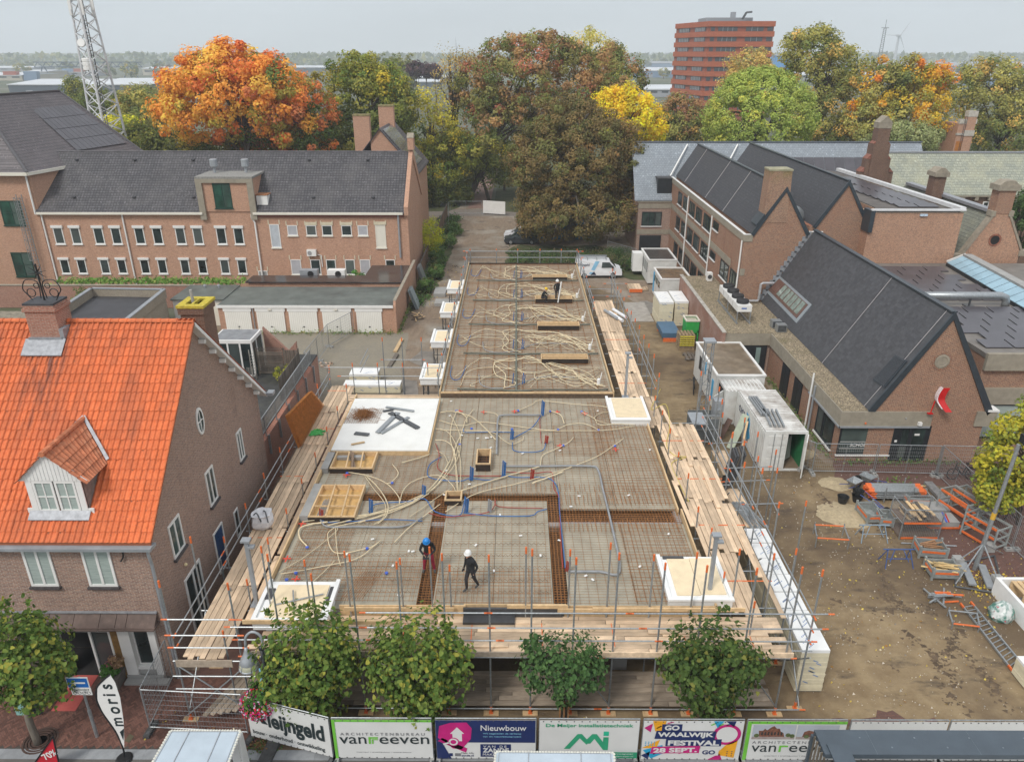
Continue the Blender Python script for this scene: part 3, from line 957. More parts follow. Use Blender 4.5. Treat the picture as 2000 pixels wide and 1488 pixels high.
mb.prism([(X1-.3,LF-.35,EZ-.5),(X1-.3,LF-.35,EZ+.35),(X1-.3,RYL,RZ+.4),(X1-.3,LB+.2,EZ+.3),(X1-.3,LB+.2,EZ-.5),(X1-.3,RYL,RZ-.6)],(.42,0,0))
mb.box(X1-.35,X1+.25,80.6,81.8,RZ+.3,RZ+1.5)
ob('gable_wall',mb,Bp,lb)
mb=MB()
mb.prism([(X1-.4,80.55,RZ+1.5),(X1-.4,81.85,RZ+1.5),(X1-.4,81.2,RZ+1.95)],(.7,0,0))
ob('gable_coping',mb,STONE,lb)
mb=MB()
for a,b in((X0-.1,-31.6),(-26.5,-11.4)):
 mb.box(a,b,LF-.42,LF-.1,EZ-.42,EZ-.2)
ob('gutter',mb,CREAM,lb)
bx('brick_cornice',M('dark_cornice',(.24,.10,.07),.9,var=.2,scale=9),lb,(-26.3,-11.3,LF-.09,LF-.003,EZ-.75,EZ-.45))
tw=bx('dormer_block',Bp,lb,(-31.65,-26.35,LF-.12,81.,7.9,11.15))
bx('flat_roof',M('gravel_grey',(.25,.24,.22),.9,var=.3,scale=6),tw,(-31.85,-26.15,LF-.3,80.8,11.15,11.35))
bx('concrete_frame',CONC,tw,(-31.86,-31.25,LF-.32,LF-.13,7.1,10.75),(-26.75,-26.14,LF-.32,LF-.13,7.1,10.75),(-31.86,-26.14,LF-.32,LF-.13,10.75,11.148))
GRF=M('dark_green_frame',(.012,.05,.035),.4,var=.2)
GRG=glass_mat('green_glass',(.014,.055,.038),.1)
Wi(tw,'y',LF-.12,-30.25,-28.5,8.25,10.7,GRF,GRG,2,2,.09,GRF)
for x in(-30.8,-27.6):
 mb=MB()
 mb.bar((x,78,11.35),(x,78,11.9),.14,8)
 mb.lathe([(.3,0),(.38,.1),(.38,.75),(.33,.8)],(x,78,11.9),12)
 ob('roof_cowl',mb,ZINC,tw)
o=bx('box_dormer',WH,lb,(-26.2,-25.1,75.9,77.9,7.95,9.4))
bx('flat_roof',M('rust_edge',(.32,.14,.06),.8,var=.5,scale=9),o,(-26.25,-25.05,75.85,77.95,9.41,9.5))
UX=(102.5,136,181,215,261,296,341,375,421,455)
LX=(116,149,194,227.5,272.5,306.5,351,385,429,462.5)
for i,px in en(UX):
 u=GY(px,446,LF).x
 Wi(lb,'y',LF,u,u+.98,4.55,6.22,WH,GL,1,1,.09,WH,.25)
for i,px in en(LX):
 u=GY(px,508,LF).x
 Wi(lb,'y',LF,u,u+.92,1.43,2.92,WH,GL,1,1,.09,WH,.22)
CST=M('corner_stone',(.62,.55,.40),.8)
def opening(px0,px1,py,z0,z1,gl,frm=WH,stones=True,lintel=False):
 u0,u1=GY(px0,py,LF).x,GY(px1,py,LF).x
 o=Wi(lb,'y',LF,u0,u1,z0,z1,frm,gl,1,1,.08,CREAM)
 m_=MB()
 for u in(u0-.1,u1+.02):
  m_.box(u,u+.1,LF-.06,LF-.002,z1-.02,z1+.45)
 if lintel:
  m_.box(u0-.1,u1+.12,LF-.09,LF-.062,z1+.02,z1+.34)
 ob('corner_stone',m_,CST,o)
for a,b,gl,li in((561.5,581,BLINDG,0),(598,618,GL,1),(629,649,GL,1),(667,687,GL,1),(699,718.5,BLINDG,0)):
 opening(a,b,450,5.45,6.5,gl,WH,True,li)
opening(527,546,450,4.2,6.6,M('shutter_blue_grey',(.46,.49,.52),.6))
opening(733,753,450,4.2,6.55,CREAM,CREAM,True,1)
for a,b,gl in((568,588,BLINDG),(606.5,626,GL),(637,656,GG),(674,693,GG),(703,723,BLINDG),(753,771.5,GG)):
 opening(a,b,515,1.35,2.95,gl)
opening(505,523,535,.1,1.75,M('grey_door',(.28,.28,.27),.5))
for px,top in((492,7.8),):
 pass
Dp(lb,(-26.75,LF-.15),0,7.6,.09,WH,jog=(.25,0))
Dp(lb,(-39.9,LF-.12),0,7.6,.08,WH)
Dp(lb,(-48.1,LF-.12),0,7.6,.08,WH)
Dp(lb,(-11.9,LF-.15),3.2,7.6,.1,ZINC)
ac=Th('air_conditioner','white air conditioner box high on the salmon brick wall','air conditioner',(-21.05,LF-.3,3.4))
bx('casing',WH,ac,(-21.5,-20.55,LF-.42,LF-.06,3.4,4.05))
mb=MB()
mb.lathe([(.01,0),(.22,0),(.22,.02),(.01,.02)],(-21.2,LF-.42,3.72),14,axis=(0,-1,0))
ob('fan_grille',mb,M('grille_grey',(.3,.3,.3),.6),ac)
mb=MB()
mb.tube([(-20.5,LF-.1,3.5),(-20.1,LF-.1,3.4),(-20.1,LF-.1,2.2)],.05,6)
ob('pipe',mb,WH,ac)
bk=Th('rear_house','salmon brick house with two chimneys and a solar roof behind the long dark roof','house',(-17,96,0))
mb=MB()
mb.prism([(-20.3,92,0),(-12,92,0),(-12,92,9.5),(-16.1,92,14.3),(-20.3,92,9.5)],(0,11,0))
ob('wall',mb,Bp,bk)
mb=MB()
for s_ in(-1,1):
 mb.prism([(-16.1,91.8,14.45),(-16.1+s_*4.4,91.8,9.3),(-16.1+s_*4.4,91.8,9.15),(-16.1,91.8,14.3)],(0,11.4,0))
R2=ob('roof',mb,T_DARKY,bk)
mb=MB()
mb.prism([(-15.8,92.6,14.2),(-12.2,92.6,9.95),(-12.2,99.5,9.95),(-15.8,99.5,14.2)],(.06,0,.06))
ob('solar_panel',mb,M('solar_bright',(.28,.29,.31),.12,metal=.6,var=.6,scale=2.5,Sr=(3,.6,1)),R2)
for x,y,zt in((-18.2,92.3,15.8),(-16.4,99.5,16.4)):
 o=bx('chimney',Bp,bk,(x-.95,x+.95,y-.3,y+.7,9,zt))
 bx('chimney_cap',M('dull_moss',(.24,.20,.09),.95,var=.3,scale=4),o,(x-1.,x+1.,y-.35,y+.75,zt+.002,zt+.18))
tb=Th('tall_brick_block','tall salmon brick block with a hipped dark tile roof carrying solar panels','building',(-52,80,0))
WX=-48.35
mb=MB()
mb.prism([(WX,LF-.02,0),(-64,LF-.02,0),(-64,92,0),(-44.9,91.6,0)],(0,0,11.6))
ob('wall',mb,Bp,tb)
c0,c1=Ve((-48.15,74.9,11.75)),Ve((-44.4,91.8,11.75))
rA,rB=Ve((-57.6,85.,18.55)),Ve((-52.6,93.2,18.55))
rB=GY(115,178,92.4)
rA=rB+Ve((-7.8,-.6,0))
rA=Ve((rB.x-1.8,80.5,rB.z))
lft=Ve((-66,74.9,11.75))
mb=MB()
mb.add([c0,c1,rB,rA,lft,c0-Ve((0,0,.2)),c1-Ve((0,0,.2)),Ve((-66,92,11.75)),lft-Ve((0,0,.2))],[(0,1,2,3),(4,0,3),(3,2,7,4),(1,7,2),(5,6,1,0),(8,5,0,4)])
TRF=ob('roof',mb,T_DARKY,tb)
mb=MB()
mb.beam(c0+Ve((.05,0,-.12)),c1+Ve((.05,0,-.12)),.12,.3)
mb.beam(lft+Ve((0,-.05,-.12)),c0+Ve((0,-.05,-.12)),.12,.3)
ob('gutter',mb,CREAM,tb)
mb=MB()
mb.beam(c0+Ve((0,0,.06)),rA+Ve((0,0,.06)),.25,.12)
mb.beam(rA+Ve((0,0,.06)),rB+Ve((0,0,.06)),.25,.14)
mb.beam(rB+Ve((0,0,.06)),c1+Ve((0,0,.06)),.2,.12)
ob('ridge_tiles',mb,M('ridge_dark',(.1,.1,.1)),TRF)
eU=(c1-c0).normalized()
upv=(rB-c1)-eU*(rB-c1).dot(eU)
slen=upv.length
upv.normalize()
nrm=eU.cross(upv).normalized()
if nrm.z<0:
 nrm=-nrm
def on_plane(px,py,p0,n_):
 d=ray(px,py)
 o=Ve((0,0,CAMH))
 return o+d*((Ve(p0)-o).dot(n_)/d.dot(n_))
q=[on_plane(x,y,c0,nrm)for x,y in((60,214),(142,206),(248,281),(150,296))]
pm=MB()
R_,C_=4,10
s0=None
for i in rg(R_):
 for j in rg(C_):
  def bl(u,v):
   return(q[0]*(1-u)+q[1]*u)*(1-v)+(q[3]*(1-u)+q[2]*u)*v
  a,b_,c_,d_=bl((j+.03)/C_,(i+.02)/R_),bl((j+.97)/C_,(i+.02)/R_),bl((j+.97)/C_,(i+.98)/R_),bl((j+.03)/C_,(i+.98)/R_);pm=MB();pm.prism([a+nrm*.06,b_+nrm*.06,c_+nrm*.06,d_+nrm*.06],nrm*.05);ob('solar_panel',pm,SOLAR,TRF)
for(x0,x1,y0,y1)in((3,45,392,440),(27,65,493,540)):
 u0,u1=GY(x0,(y0+y1)/2,LF).x,GY(x1,(y0+y1)/2,LF).x
 Wi(tb,'y',LF-.02,u0,u1,GY(x0,y1,LF).z,GY(x0,y0,LF).z,GRF,GRG,2,2,.09,GRF)
Dp(tb,(-48.6,LF-.2),7.6,11.5,.09,WH)
ld=Th('wall_ladder','grey caged steel ladder fixed to the tall salmon brick block','ladder',(-50.2,LF,.5))
mb=MB()
xa=GY(50,440,LF).x
for s_ in(0,.55):
 mb.bar((xa+s_,LF-.3,.6),(xa+s_,LF-.3,9.6),.05,5)
ob('rail',mb,GALV,ld)
mb=MB()
for k in rg(28):
 mb.bar((xa,LF-.3,.9+k*.3),(xa+.55,LF-.3,.9+k*.3),.025,4)
ob('rungs',mb,GALV,ld)
mb=MB()
for k in rg(7):
 z=3+k*1.05
 mb.tube([(xa+.27-.42*cos(t/8*pi),LF-.3-.65*sin(t/8*pi),z)for t in rg(9)],.028,4)
for t in(2,4,6):
 mb.bar((xa+.27-.42*cos(t/8*pi),LF-.3-.65*sin(t/8*pi),3),(xa+.27-.42*cos(t/8*pi),LF-.3-.65*sin(t/8*pi),9.4),.025,4)
ob('cage',mb,GALV,ld)
ga=Th('garage_row','row of five cream garage doors in brick under a puddled flat roof','garage',(-18,61.6,0))
gx0,gx1=-25.95,-10.62
bx('wall',Bp,ga,(gx0,gx1,61.62,67.2,0,2.3))
bx('roof',BITUMENG,ga,(gx0-.05,gx1-.05,61.5,67.3,2.3,2.46))
bx('fascia',WH,ga,(gx0-.08,gx1-.02,61.44,61.498,2.28,2.52))
GD=M('garage_door',(.82,.80,.74),.5,var=.04,scale=.7)
doors=[]
for k,(a,b)in en(((-25.4,-23.15),(-22.62,-20.2),(-19.8,-17.35),(-16.88,-14.42),(-13.9,-11.7))):
 d=bx('garage_door',GD,ga,(a,b,61.52,61.6,.02,1.93))
 st=MB()
 for i in rg(1,14):
  x=a+(b-a)*i/14;st.box(x-.012,x+.012,61.512,61.519,.05,1.9)
 ob('door_ribs',st,M('garage_rib',(.66,.63,.56),.5),d)
 bx('handle',BLACK,d,((a+b)/2-.07,(a+b)/2+.07,61.49,61.511,.5,.6))
 bx('lintel',WH,ga,(a-.1,b+.1,61.5,61.6,1.95,2.27))
Dp(ga,(-22.9,61.5),0,2.25,.05,ZINC)
for x in(-21.4,-15.65):
 bx('wall_lamp',CREAM,ga,(x-.14,x+.14,61.4,61.49,2.08,2.2))
gl_=Th('shed','white door shed with a mossy flat roof left of the garage row','shed',(-28,63,0))
bx('wall',WH,gl_,(-30.6,-25.97,63.3,67.4,0,2.4))
bx('roof',BITUMENG,gl_,(-30.7,-25.96,63.1,67.6,2.4,2.55))
for x in(-28.9,-27.6):
 mb=MB()
 mb.lathe([(.08,0),(.08,.2),(.16,.22),(.12,.32)],(x,66.6,2.55),10)
 ob('roof_vent',mb,ZINC,gl_)
bx('door',CREAM,gl_,(-27.9,-26.2,63.22,63.29,.03,2.15))
ex=Th('flat_extension','low brick extension with a wet black roof between garages and salmon building','extension',(-18,71,0))
bx('wall',Bp,ex,(-25.4,-14.5,68.2,70.2,0,2.6),(-14.498,-10.7,67.6,73.6,0,2.7))
bx('roof',M('wet_bitumen',(.035,.03,.03),.18,var=.5,scale=.8,dirt=.5,Dc=(.10,.085,.075),Ds=.5),ex,(-25.6,-14.6,68.,70.3,2.6,2.72),(-14.598,-10.75,67.5,73.7,2.7,2.83))
for x,lab in((-20.3,'grey cooling unit on the black flat roof behind the garages'),(-17.6,'white flat cooling unit on the black roof beside the shrub')):
 a_=Th('cooling_unit',lab,'cooling unit',(x,71.2,0))
 bx('casing',ZINC if x<-19 else WH,a_,(x-.85,x+.85,70.7,71.5,.0,3.1))
 mb=MB()
 mb.lathe([(.02,0),(.3,0),(.3,.04),(.02,.04)],(x+.2,70.69,2.75),14,axis=(0,-1,0))
 ob('fan_grille',mb,BLACK,a_)
yw=Th('garden_wall','salmon brick garden wall running along the earth road past the garages','wall',(-10.6,62,0))
mb=MB()
mb.box(-10.6,-10.4,61.6,75.4,0,2.9)
mb.prism([(-10.6,61.4,0),(-10.6,61.4,2.5),(-10.6,61.6,2.9),(-10.6,61.6,0)],(.2,0,0))
ob('brickwork',mb,Bp,yw)
bx('coping',STONE,yw,(-10.64,-10.36,61.62,75.4,2.9,2.96))
lw=Th('boundary_wall','long low brick wall with weeds along the foot of the salmon building','wall',(-38,70,0))
bx('brickwork',BR_CHIM1,lw,(-60,-30.7,68.4,68.65,0,2.2))
bx('coping',STONE,lw,(-60,-30.7,68.35,68.7,2.2,2.27))
fb=Th('flat_outbuilding','pale brick outbuilding with a black sunken flat roof behind the orange roof','outbuilding',(-34,58,0))
mb=MB()
a0,a1,b1,b0=Ve((-37.6,63.3,0)),Ve((-31.,63.,0)),Ve((-30.4,54.5,0)),Ve((-36.8,54.,0))
mb.prism([a0,a1,b1,b0],(0,0,2.75))
ob('wall',mb,BR_SAND,fb)
mb=MB()
mb.prism([p+Ve((0,0,2.75))for p in(a0,a1,b1,b0)],(0,0,.04))
ob('roof',mb,M('fresh_bitumen',(.05,.05,.055),.5,var=.25,scale=.8),fb)
for p_,q_,nm in((a0,a1,0),(a1,b1,0),(a0,b0,0)):
 mb=MB()
 mb.beam(p_+Ve((0,0,3.1)),q_+Ve((0,0,3.1)),.25,.75)
 w_=ob('parapet',mb,BR_SAND,fb)
 mb=MB()
 mb.beam(p_+Ve((0,0,3.51)),q_+Ve((0,0,3.51)),.34,.07)
 ob('coping',mb,ZINC,w_)
ss=Th('low_shed','low grey shed with violet solar panels left of the salmon chimney','shed',(-42,56,0))
mb=MB()
mb.prism([(-50,51,0),(-37.5,51,0),(-37.5,51,2.),(-50,51,2.)],(0,8,0))
ob('wall',mb,BR_SAND,ss)
mb=MB()
mb.prism([(-50.2,50.8,2.),(-37.3,50.8,2.),(-37.3,59.2,2.6),(-50.2,59.2,2.6)],(0,0,.12))
sr=ob('roof',mb,M('lichen_roof',(.22,.19,.14),.9,var=.4,scale=3),ss)
SOLV=M('solar_violet',(.075,.065,.10),.2,var=.2,scale=5)
for i in rg(2):
 for j in rg(6):
  mb=MB();x=-48.5+j*1.7;y=52.2+i*2.2;z=2.15+(y-50.8)*.0714+.06;mb.prism([(x,y,z),(x+1.62,y,z),(x+1.62,y+2.1,z+.15),(x,y+2.1,z+.15)],(0,0,.05));ob('solar_panel',mb,SOLV,sr)
an=Th('rear_annexe','brick annexe with a black mossy flat roof and steel railing behind the shop house','annexe',(-16,40,0))
bx('wall',BR_CHIM1,an,(-24,-14.1,34.82,49,0,2.85),(-14.09,-13.72,34.3,46.4,0,3.1))
bx('roof',M('mossy_bitumen',(.045,.045,.043),.8,var=.4,scale=1.5,dirt=.35,Dc=(.10,.10,.05),Ds=1.2),an,(-24,-14.11,34.83,49,2.86,2.95))
mb=MB()
mb.bar((-14.9,38.5,2.95),(-14.9,38.5,4.1),.09,10)
mb.lathe([(.22,0),(.12,.1)],(-14.9,38.5,2.95),10)
ob('vent_pipe',mb,ZINC,an)
rl=MB()
y0,y1=34.4,46.2
for z in(3.5,4.35):
 rl.beam((-13.8,y0,z),(-13.8,y1,z),.05,.05)
for k in rg(7):
 y=y0+(y1-y0)*k/6
 rl.beam((-13.8,y,2.4),(-13.8,y,4.35),.06,.06)
for k in rg(7):
 y=y0+(y1-y0)*k/6
 rl.beam((-13.66,y,2.),(-13.66,y,3.2),.07,.12)
rail=ob('railing',rl,GALV,an)
rl=MB()
for k in rg(118):
 y=y0+.05+k*.1
 rl.bar((-13.8,y,3.5),(-13.8,y,4.35),.011,4,caps=False)
ob('baluster',rl,GALV,rail,kind='stuff')
mb=MB()
LOG=None
for k in rg(3):
 b_=MB()
 b_.beam((-14.5+k*.2,35.2,3.05),(-14.5+k*.2,46.2,3.05),.17,.2)
 ob('edge_board',b_,WOODG,an)
po=Th('glass_porch','white framed glass porch with a grey flat roof on the annexe roof','porch',(-18.4,46,2.95))
px0,px1,py0,py1,pz=-19.75,-17.15,45.,47.1,5.55
mb=MB()
mb.box(px0,px1,py0,py1,pz-.28,pz-.04)
mb.box(px0+.12,px1-.12,py0+.12,py1-.12,pz-.039,pz-.01,1)
ob('roof',mb,[WH,M('porch_roof',(.2,.21,.22),.3,var=.3,scale=2)],po)
mb=MB()
for x in(px0,px0+.95,px0+1.75,px1-.1):
 mb.box(x,x+.1,py0+.02,py0+.12,2.96,pz-.28)
for y in(py0+.9,py1-.1):
 mb.box(px1-.1,px1,y,y+.08,2.96,pz-.28)
mb.box(px0,px1,py0+.02,py0+.1,2.96,3.06)
ob('frame',mb,WH,po)
for a,b in((px0+.1,px0+.95),(px0+1.05,px0+1.75),(px0+1.85,px1-.1)):
 bx('pane',GL,po,(a,b,py0+.06,py0+.075,3.06,pz-.28))
bx('pane',GG,po,(px1-.05,px1-.035,py0+.12,py1-.1,3.,pz-.28))
bx('rear_panel',INTER,po,(px0+.1,px1-.12,py1-.05,py1-.02,2.96,pz-.28))
mb=MB()
mb.prism([(-17.1,47.2,2.9),(-14.95,47.2,2.9),(-14.95,47.2,4.55),(-15.55,47.2,3.9),(-17.1,47.2,5.6)],(0,.25,0))
ob('stepped_wall',mb,BR_CHIM1,po)
sc_=Th('slatted_fence','grey timber slat screen with trellis top beside the glass porch','fence',(-16.5,46,2.95))
o0=bx('slat',WOODG,sc_,(-16.95,-15.3,45.2,45.24,0,.09))
z0s=3.1
for k in rg(12):
 (o0 if k==0 else dup(o0,sc_)).location.z=z0s+k*.13
o0=bx('board',WOODG,sc_,(-15.25,-15.14,45.18,45.22,2.98,4.75))
for k in rg(7):
 (o0 if k==0 else dup(o0,sc_)).location.x=k*.135
mb=MB()
for x in(-17.05,-15.28,-14.32):
 mb.box(x,x+.09,45.25,45.34,2.96,4.85)
ob('post',mb,WOODG,sc_)
mb=MB()
for k in rg(12):
 x=-17.+k*.145
 mb.bar((x,45.21,4.68),(x+.2,45.21,4.95),.015,4)
 mb.bar((x+.2,45.22,4.68),(x,45.22,4.95),.015,4)
ob('trellis',mb,WOODG,sc_)
one=MB()
one.box(-14.3,-14.26,0,.12,2.98,4.6)
o0=None
for k in rg(34):
 if o0 is None:
  o0=ob('board',one,WOODG,sc_);o=o0
 else:
  o=dup(o0,sc_)
 o.location.y=40.9+k*.128
tr_=Th('trellis','bare white trellis arch in front of the glass porch','trellis',(-17.3,44.8,2.95))
mb=MB()
for k in rg(7):
 mb.bar((-18.2+k*.2,44.5,2.97),(-18.4+k*.25,44.5,3.8),.018,4)
 mb.bar((-17.-k*.2,44.55,2.97),(-16.9-k*.2,44.55,3.8),.018,4)
for k in rg(9):
 mb.bar((-17.25,44.6,2.97+k*.2),(-16.95,44.6,3.2+k*.2),.018,4)
mb.bar((-17.25,44.6,2.97),(-17.25,44.6,5.),.03,4)
mb.bar((-16.95,44.6,2.97),(-16.95,44.6,5.),.03,4)
ob('lattice',mb,M('trellis_wood',(.32,.30,.27),.8,var=.3),tr_)
# right: shop building with the steep slate roof
SY=39.2
sh=Th('gabled_shop','red brick gabled shop with a steep dark slate roof, corner display window and concrete band','shop',(24,SY,0))
GXL,GXR,GXC,GE,GA,SB=20.93,27.6,24.27,3.4,9.07,60.14
mb=MB()
mb.prism([(GXL,SY,0),(GXR,SY,0),(GXR,SY,GE),(GXC,SY,GA),(GXL,SY,GE)],(0,SB-SY,0))
mb.box(19.28,GXL-.002,SY+.06,52.5,0,3.3)
ob('wall',mb,BR_RED,sh)
mb=MB()
for s_,ex in((-1,GXL),(1,GXR)):
 mb.prism([(GXC,SY+.02,GA+.14),(ex+s_*.1,SY+.02,GE-.1),(ex+s_*.22,SY+.02,GE-.02),(GXC,SY+.02,GA+.34)],(0,SB-SY-.04,0))
SR=ob('roof',mb,SLATE,sh)
mb=MB()
mb.beam((GXC,SY,GA+.36),(GXC,SB-.02,GA+.36),.34,.1)
for s_,ex in((-1,GXL),(1,GXR)):
 mb.prism([(GXC,SY-.1,GA-.04),(ex+s_*.02,SY-.1,GE-.28),(ex+s_*.3,SY-.1,GE+.02),(GXC,SY-.1,GA+.42)],(0,.13,0))
ob('roof_trim',mb,RT,SR)
ns=Ve((-(GA-GE),0,GXC-GXL)).normalized()
pl0=Ve((GXL-.22,SY,GE-.02))
upS=Ve((GXC-GXL,0,GA-GE)).normalized()
st=MB()
rr=random.Random(11)
nrow=31
slen_=sqrt((GXC-GXL+.2)**2+(GA-GE+.3)**2)
for i in rg(nrow):
 y=SY+.05-(.15 if i%2 else 0)
 while y<SB-.1:
  y1=min(y+.298,SB-.06);ya=max(y,SY+.04)
  if y1-ya>.05:
   a=pl0+upS*(i*slen_/nrow);b=pl0+upS*((i+1.25)*slen_/nrow);h0,h1=.035+rr.uniform(0,.008),.008;q=[Ve((a.x,ya,a.z))+ns*h0,Ve((a.x,y1-.008,a.z))+ns*(h0+rr.uniform(-.004,.004)),Ve((b.x,y1-.008,b.z))+ns*h1,Ve((b.x,ya,b.z))+ns*h1];lo=[Ve((a.x,ya,a.z))+ns*.004,Ve((a.x,y1-.008,a.z))+ns*.004];st.add(q+lo,[(0,3,2,1),(4,0,1,5)])
  y+=.3
ob('slates',st,M('slate_piece',(.066,.067,.073),.62,var=.12,scale=6,island=.16),SR,kind='stuff')
for yy in(46.4,39.75):
 mb=MB()
 mb.bar(pl0+Ve((0,yy-SY,0))+ns*.06,pl0+upS*slen_+Ve((0,yy-SY,0))+ns*.06,.018,4)
 ob('lightning_wire',mb,M('pale_wire',(.45,.42,.42),.5),SR)
def quad_on(px,p0,n_):
 return[on_plane(x,y,p0,n_)for x,y in px]
def slab_part(name,q,n_,h0,h1,mat,par):
 m_=MB()
 m_.prism([p+n_*h0 for p in q],n_*(h1-h0))
 return ob(name,m_,mat,par)
def sub(q,u0,u1,v0,v1):
 f=lambda u,v:(q[0]*(1-u)+q[1]*u)*(1-v)+(q[3]*(1-u)+q[2]*u)*v
 return[f(u0,v0),f(u1,v0),f(u1,v1),f(u0,v1)]
q=quad_on(((1522,538),(1587,596),(1557,632),(1493,566)),pl0,ns)
RLF=slab_part('roof_light',q,ns,.03,.09,M('lead_frame',(.25,.28,.30),.5,var=.1),SR)
COPP=M('copper_brown',(.13,.072,.055),.5,var=.2)
slab_part('copper_frame',sub(q,.09,.95,.1,.85),ns,.092,.13,COPP,RLF)
for i in rg(6):
 a=.30+i*.105
 slab_part('pane',sub(q,a,a+.085,.13,.72),ns,.131,.15,M('skylight_glass',(.22,.27,.24),.15,var=.3),RLF)
m_=MB()
for i in rg(11):
 v=.14+i*.052
 s4=sub(q,.11,.28,v,v+.03)
 m_.prism([p+ns*.131 for p in s4],ns*.03)
ob('louvre',m_,M('copper_louvre',(.19,.10,.075),.5),RLF)
q=quad_on(((1751,695),(1774,706),(1730,759),(1707,743)),pl0,ns)
LV=slab_part('roof_louvre',q,ns,.03,.12,RT,SR)
m_=MB()
for i in rg(19):
 v=.03+i*.05
 s4=sub(q,.06,.94,v,v+.028)
 m_.prism([p+ns*.121 for p in s4],ns*.05)
ob('louvre_blade',m_,M('louvre_dark',(.05,.055,.065),.4),LV)
bx('concrete_band',CONC,sh,(19.12,24.45,SY-.12,SY+.055,2.40,3.34),(19.12,19.275,SY+.055,52.4,2.40,3.34),(15.62,19.118,52.36,52.55,2.40,3.34))
bx('metal_drip',ZINC,sh,(19.05,24.4,SY-.2,SY-.125,2.32,2.42),(19.03,19.115,SY-.2,44.,2.32,2.42))
bx('concrete_block',CONC,sh,(27.02,28.2,SY-.1,SY+.5,2.4,3.35))
bx('gutter_end',WH,sh,(27.6,28.25,SY-.15,SY+.55,3.36,3.48))
W1=Wi(sh,'y',SY+.06,19.3,22.42,.45,2.38,Dk,GG,1,1,.1,WH,name='display_window')
mb=MB()
for z in(1.28,.82):
 mb.box(19.4,22.3,SY+.03,SY+.04,z,z+.02)
ob('window_stripe',mb,WH,W1)
ob('lettering',Pm(Tm('SCHOEN',.30,.012,shear=.12),(20.62,SY+.036,1.06),(1,0,0),(0,0,1)),WH,W1)
ob('lettering',Pm(Tm('EN',.14,.006),(21.27,SY+.036,1.12),(1,0,0),(0,0,1)),M('letter_blue',(.1,.3,.6),.5),W1)
ob('lettering',Pm(Tm('LAB',.30,.012,shear=.12),(21.7,SY+.036,1.06),(1,0,0),(0,0,1)),WH,W1)
for a,b in((40.,41.5),(41.6,42.6)):
 W2=Wi(sh,'x-',19.28,a,b,.35,2.38,Dk,GL,1,1,.1,WH,name='display_window')
 if a==40.:
  pass
DW=bx('door',Dk,sh,(22.44,24.62,SY-.02,SY+.055,.03,2.38))
for a,b in((22.95,23.35),(23.62,24.3)):
 for z0,z1 in((.25,1.),(1.1,2.25)):
  bx('pane',GG if z0>1 else GL,DW,(a,b,SY-.03,SY-.021,z0,z1))
bx('door_notice',WH,DW,(22.6,22.75,SY-.03,SY-.021,1.3,1.45),(23.7,24.,SY-.04,SY-.031,1.75,1.88))
for a,b,z1 in((45.5,46.9,2.2),(48.,49.4,2.25)):
 dd=bx('door',Dk,sh,(19.2,19.275,a,b,.05,z1))
 bx('door_joint',BLACK,dd,(19.19,19.199,(a+b)/2-.02,(a+b)/2+.02,.1,z1-.05))
dd=bx('door',Dk,sh,(16.1,19.,52.42,52.5,.02,2.4))
bx('pane',M('door_glass',(.22,.30,.28),.2),dd,(18.2,18.55,52.41,52.419,.9,2.2))
bx('rear_wall',BR_BROWN,sh,(15.62,19.27,52.55,52.7,0,2.4))
Dp(sh,(19.05,43.1),0,3.2,.07,ZINC)
m_=MB()
m_.bar((19.,43.5,0),(19.,43.5,3.9),.06,8)
ob('vent_pipe',m_,WH,sh)
for(x,z,s_)in((23.75,2.62,.2),(20.6,2.62,.09),(22.9,2.95,.07)):
 bx('wall_box',WH if s_>.15 else(OR if s_>.08 else CONCG),sh,(x-s_/2,x+s_/2,SY-.3 if s_>.15 else SY-.18,SY-.123,z-s_/2,z+s_/2))
m_=MB()
m_.lathe([(.02,0),(.42,0),(.42,.05),(.30,.07),(.27,.04),(.02,.05)],(24.25,SY,6.5),24,axis=(0,-1,0))
rd_=ob('stone_roundel',m_,STONE,sh)
m_=MB()
for k in rg(26):
 t=2*pi*k/26
 c=Ve((24.25+cos(t)*.49,SY-.015,6.5+sin(t)*.49))
 m_.obox(c,Ve((cos(t),0,sin(t)))*.06,(0,.02,0),Ve((-sin(t),0,cos(t)))*.045)
ob('brick_ring',m_,BR_RED,rd_)
shoe=Th('shoe_sculpture','red and white ribbon shaped shoe sculpture hung on the shop gable','sculpture',(24.6,SY,4.4))
m_=MB()
pr_=Sm([(24.75,SY-.3,4.95),(24.62,SY-.3,4.6),(24.6,SY-.32,4.2),(24.75,SY-.5,3.9),(24.95,SY-.7,3.62)],6)
for i in rg(len(pr_)-1):
 m_.prism([pr_[i]+Ve((-.18,0,0)),pr_[i]+Ve((.18,0,0)),pr_[i+1]+Ve((.2,0,0)),pr_[i+1]+Ve((-.2,0,0))],(0,.05,0))
REDP=M('red_gloss',(.55,.012,.012),.25,var=.1)
ob('sole',m_,REDP,shoe)
m_=MB()
for i in rg(len(pr_)-4):
 m_.prism([pr_[i]+Ve((-.27,.02,0)),pr_[i]+Ve((-.19,.02,0)),pr_[i+1]+Ve((-.21,.02,0)),pr_[i+1]+Ve((-.27,.02,0))],(0,.25,0))
ob('printed_side',m_,M('printed_white',(.75,.62,.62),.5,var=.4,scale=14),shoe)
m_=MB()
m_.bar((24.3,SY-.2,4.1),(24.15,SY-.3,3.35),.035,6)
m_.box(24.,24.3,SY-.35,SY-.2,3.3,3.38)
ob('heel',m_,REDP,shoe)
fr_=Th('gravel_roof_annexe','single storey annexe with a mossy gravel flat roof beside the steep slate roof','annexe',(17,58,0))
bx('wall',BR_BROWN,fr_,(15.75,GXL-.23,52.72,67.6,0,3.2))
mb=MB()
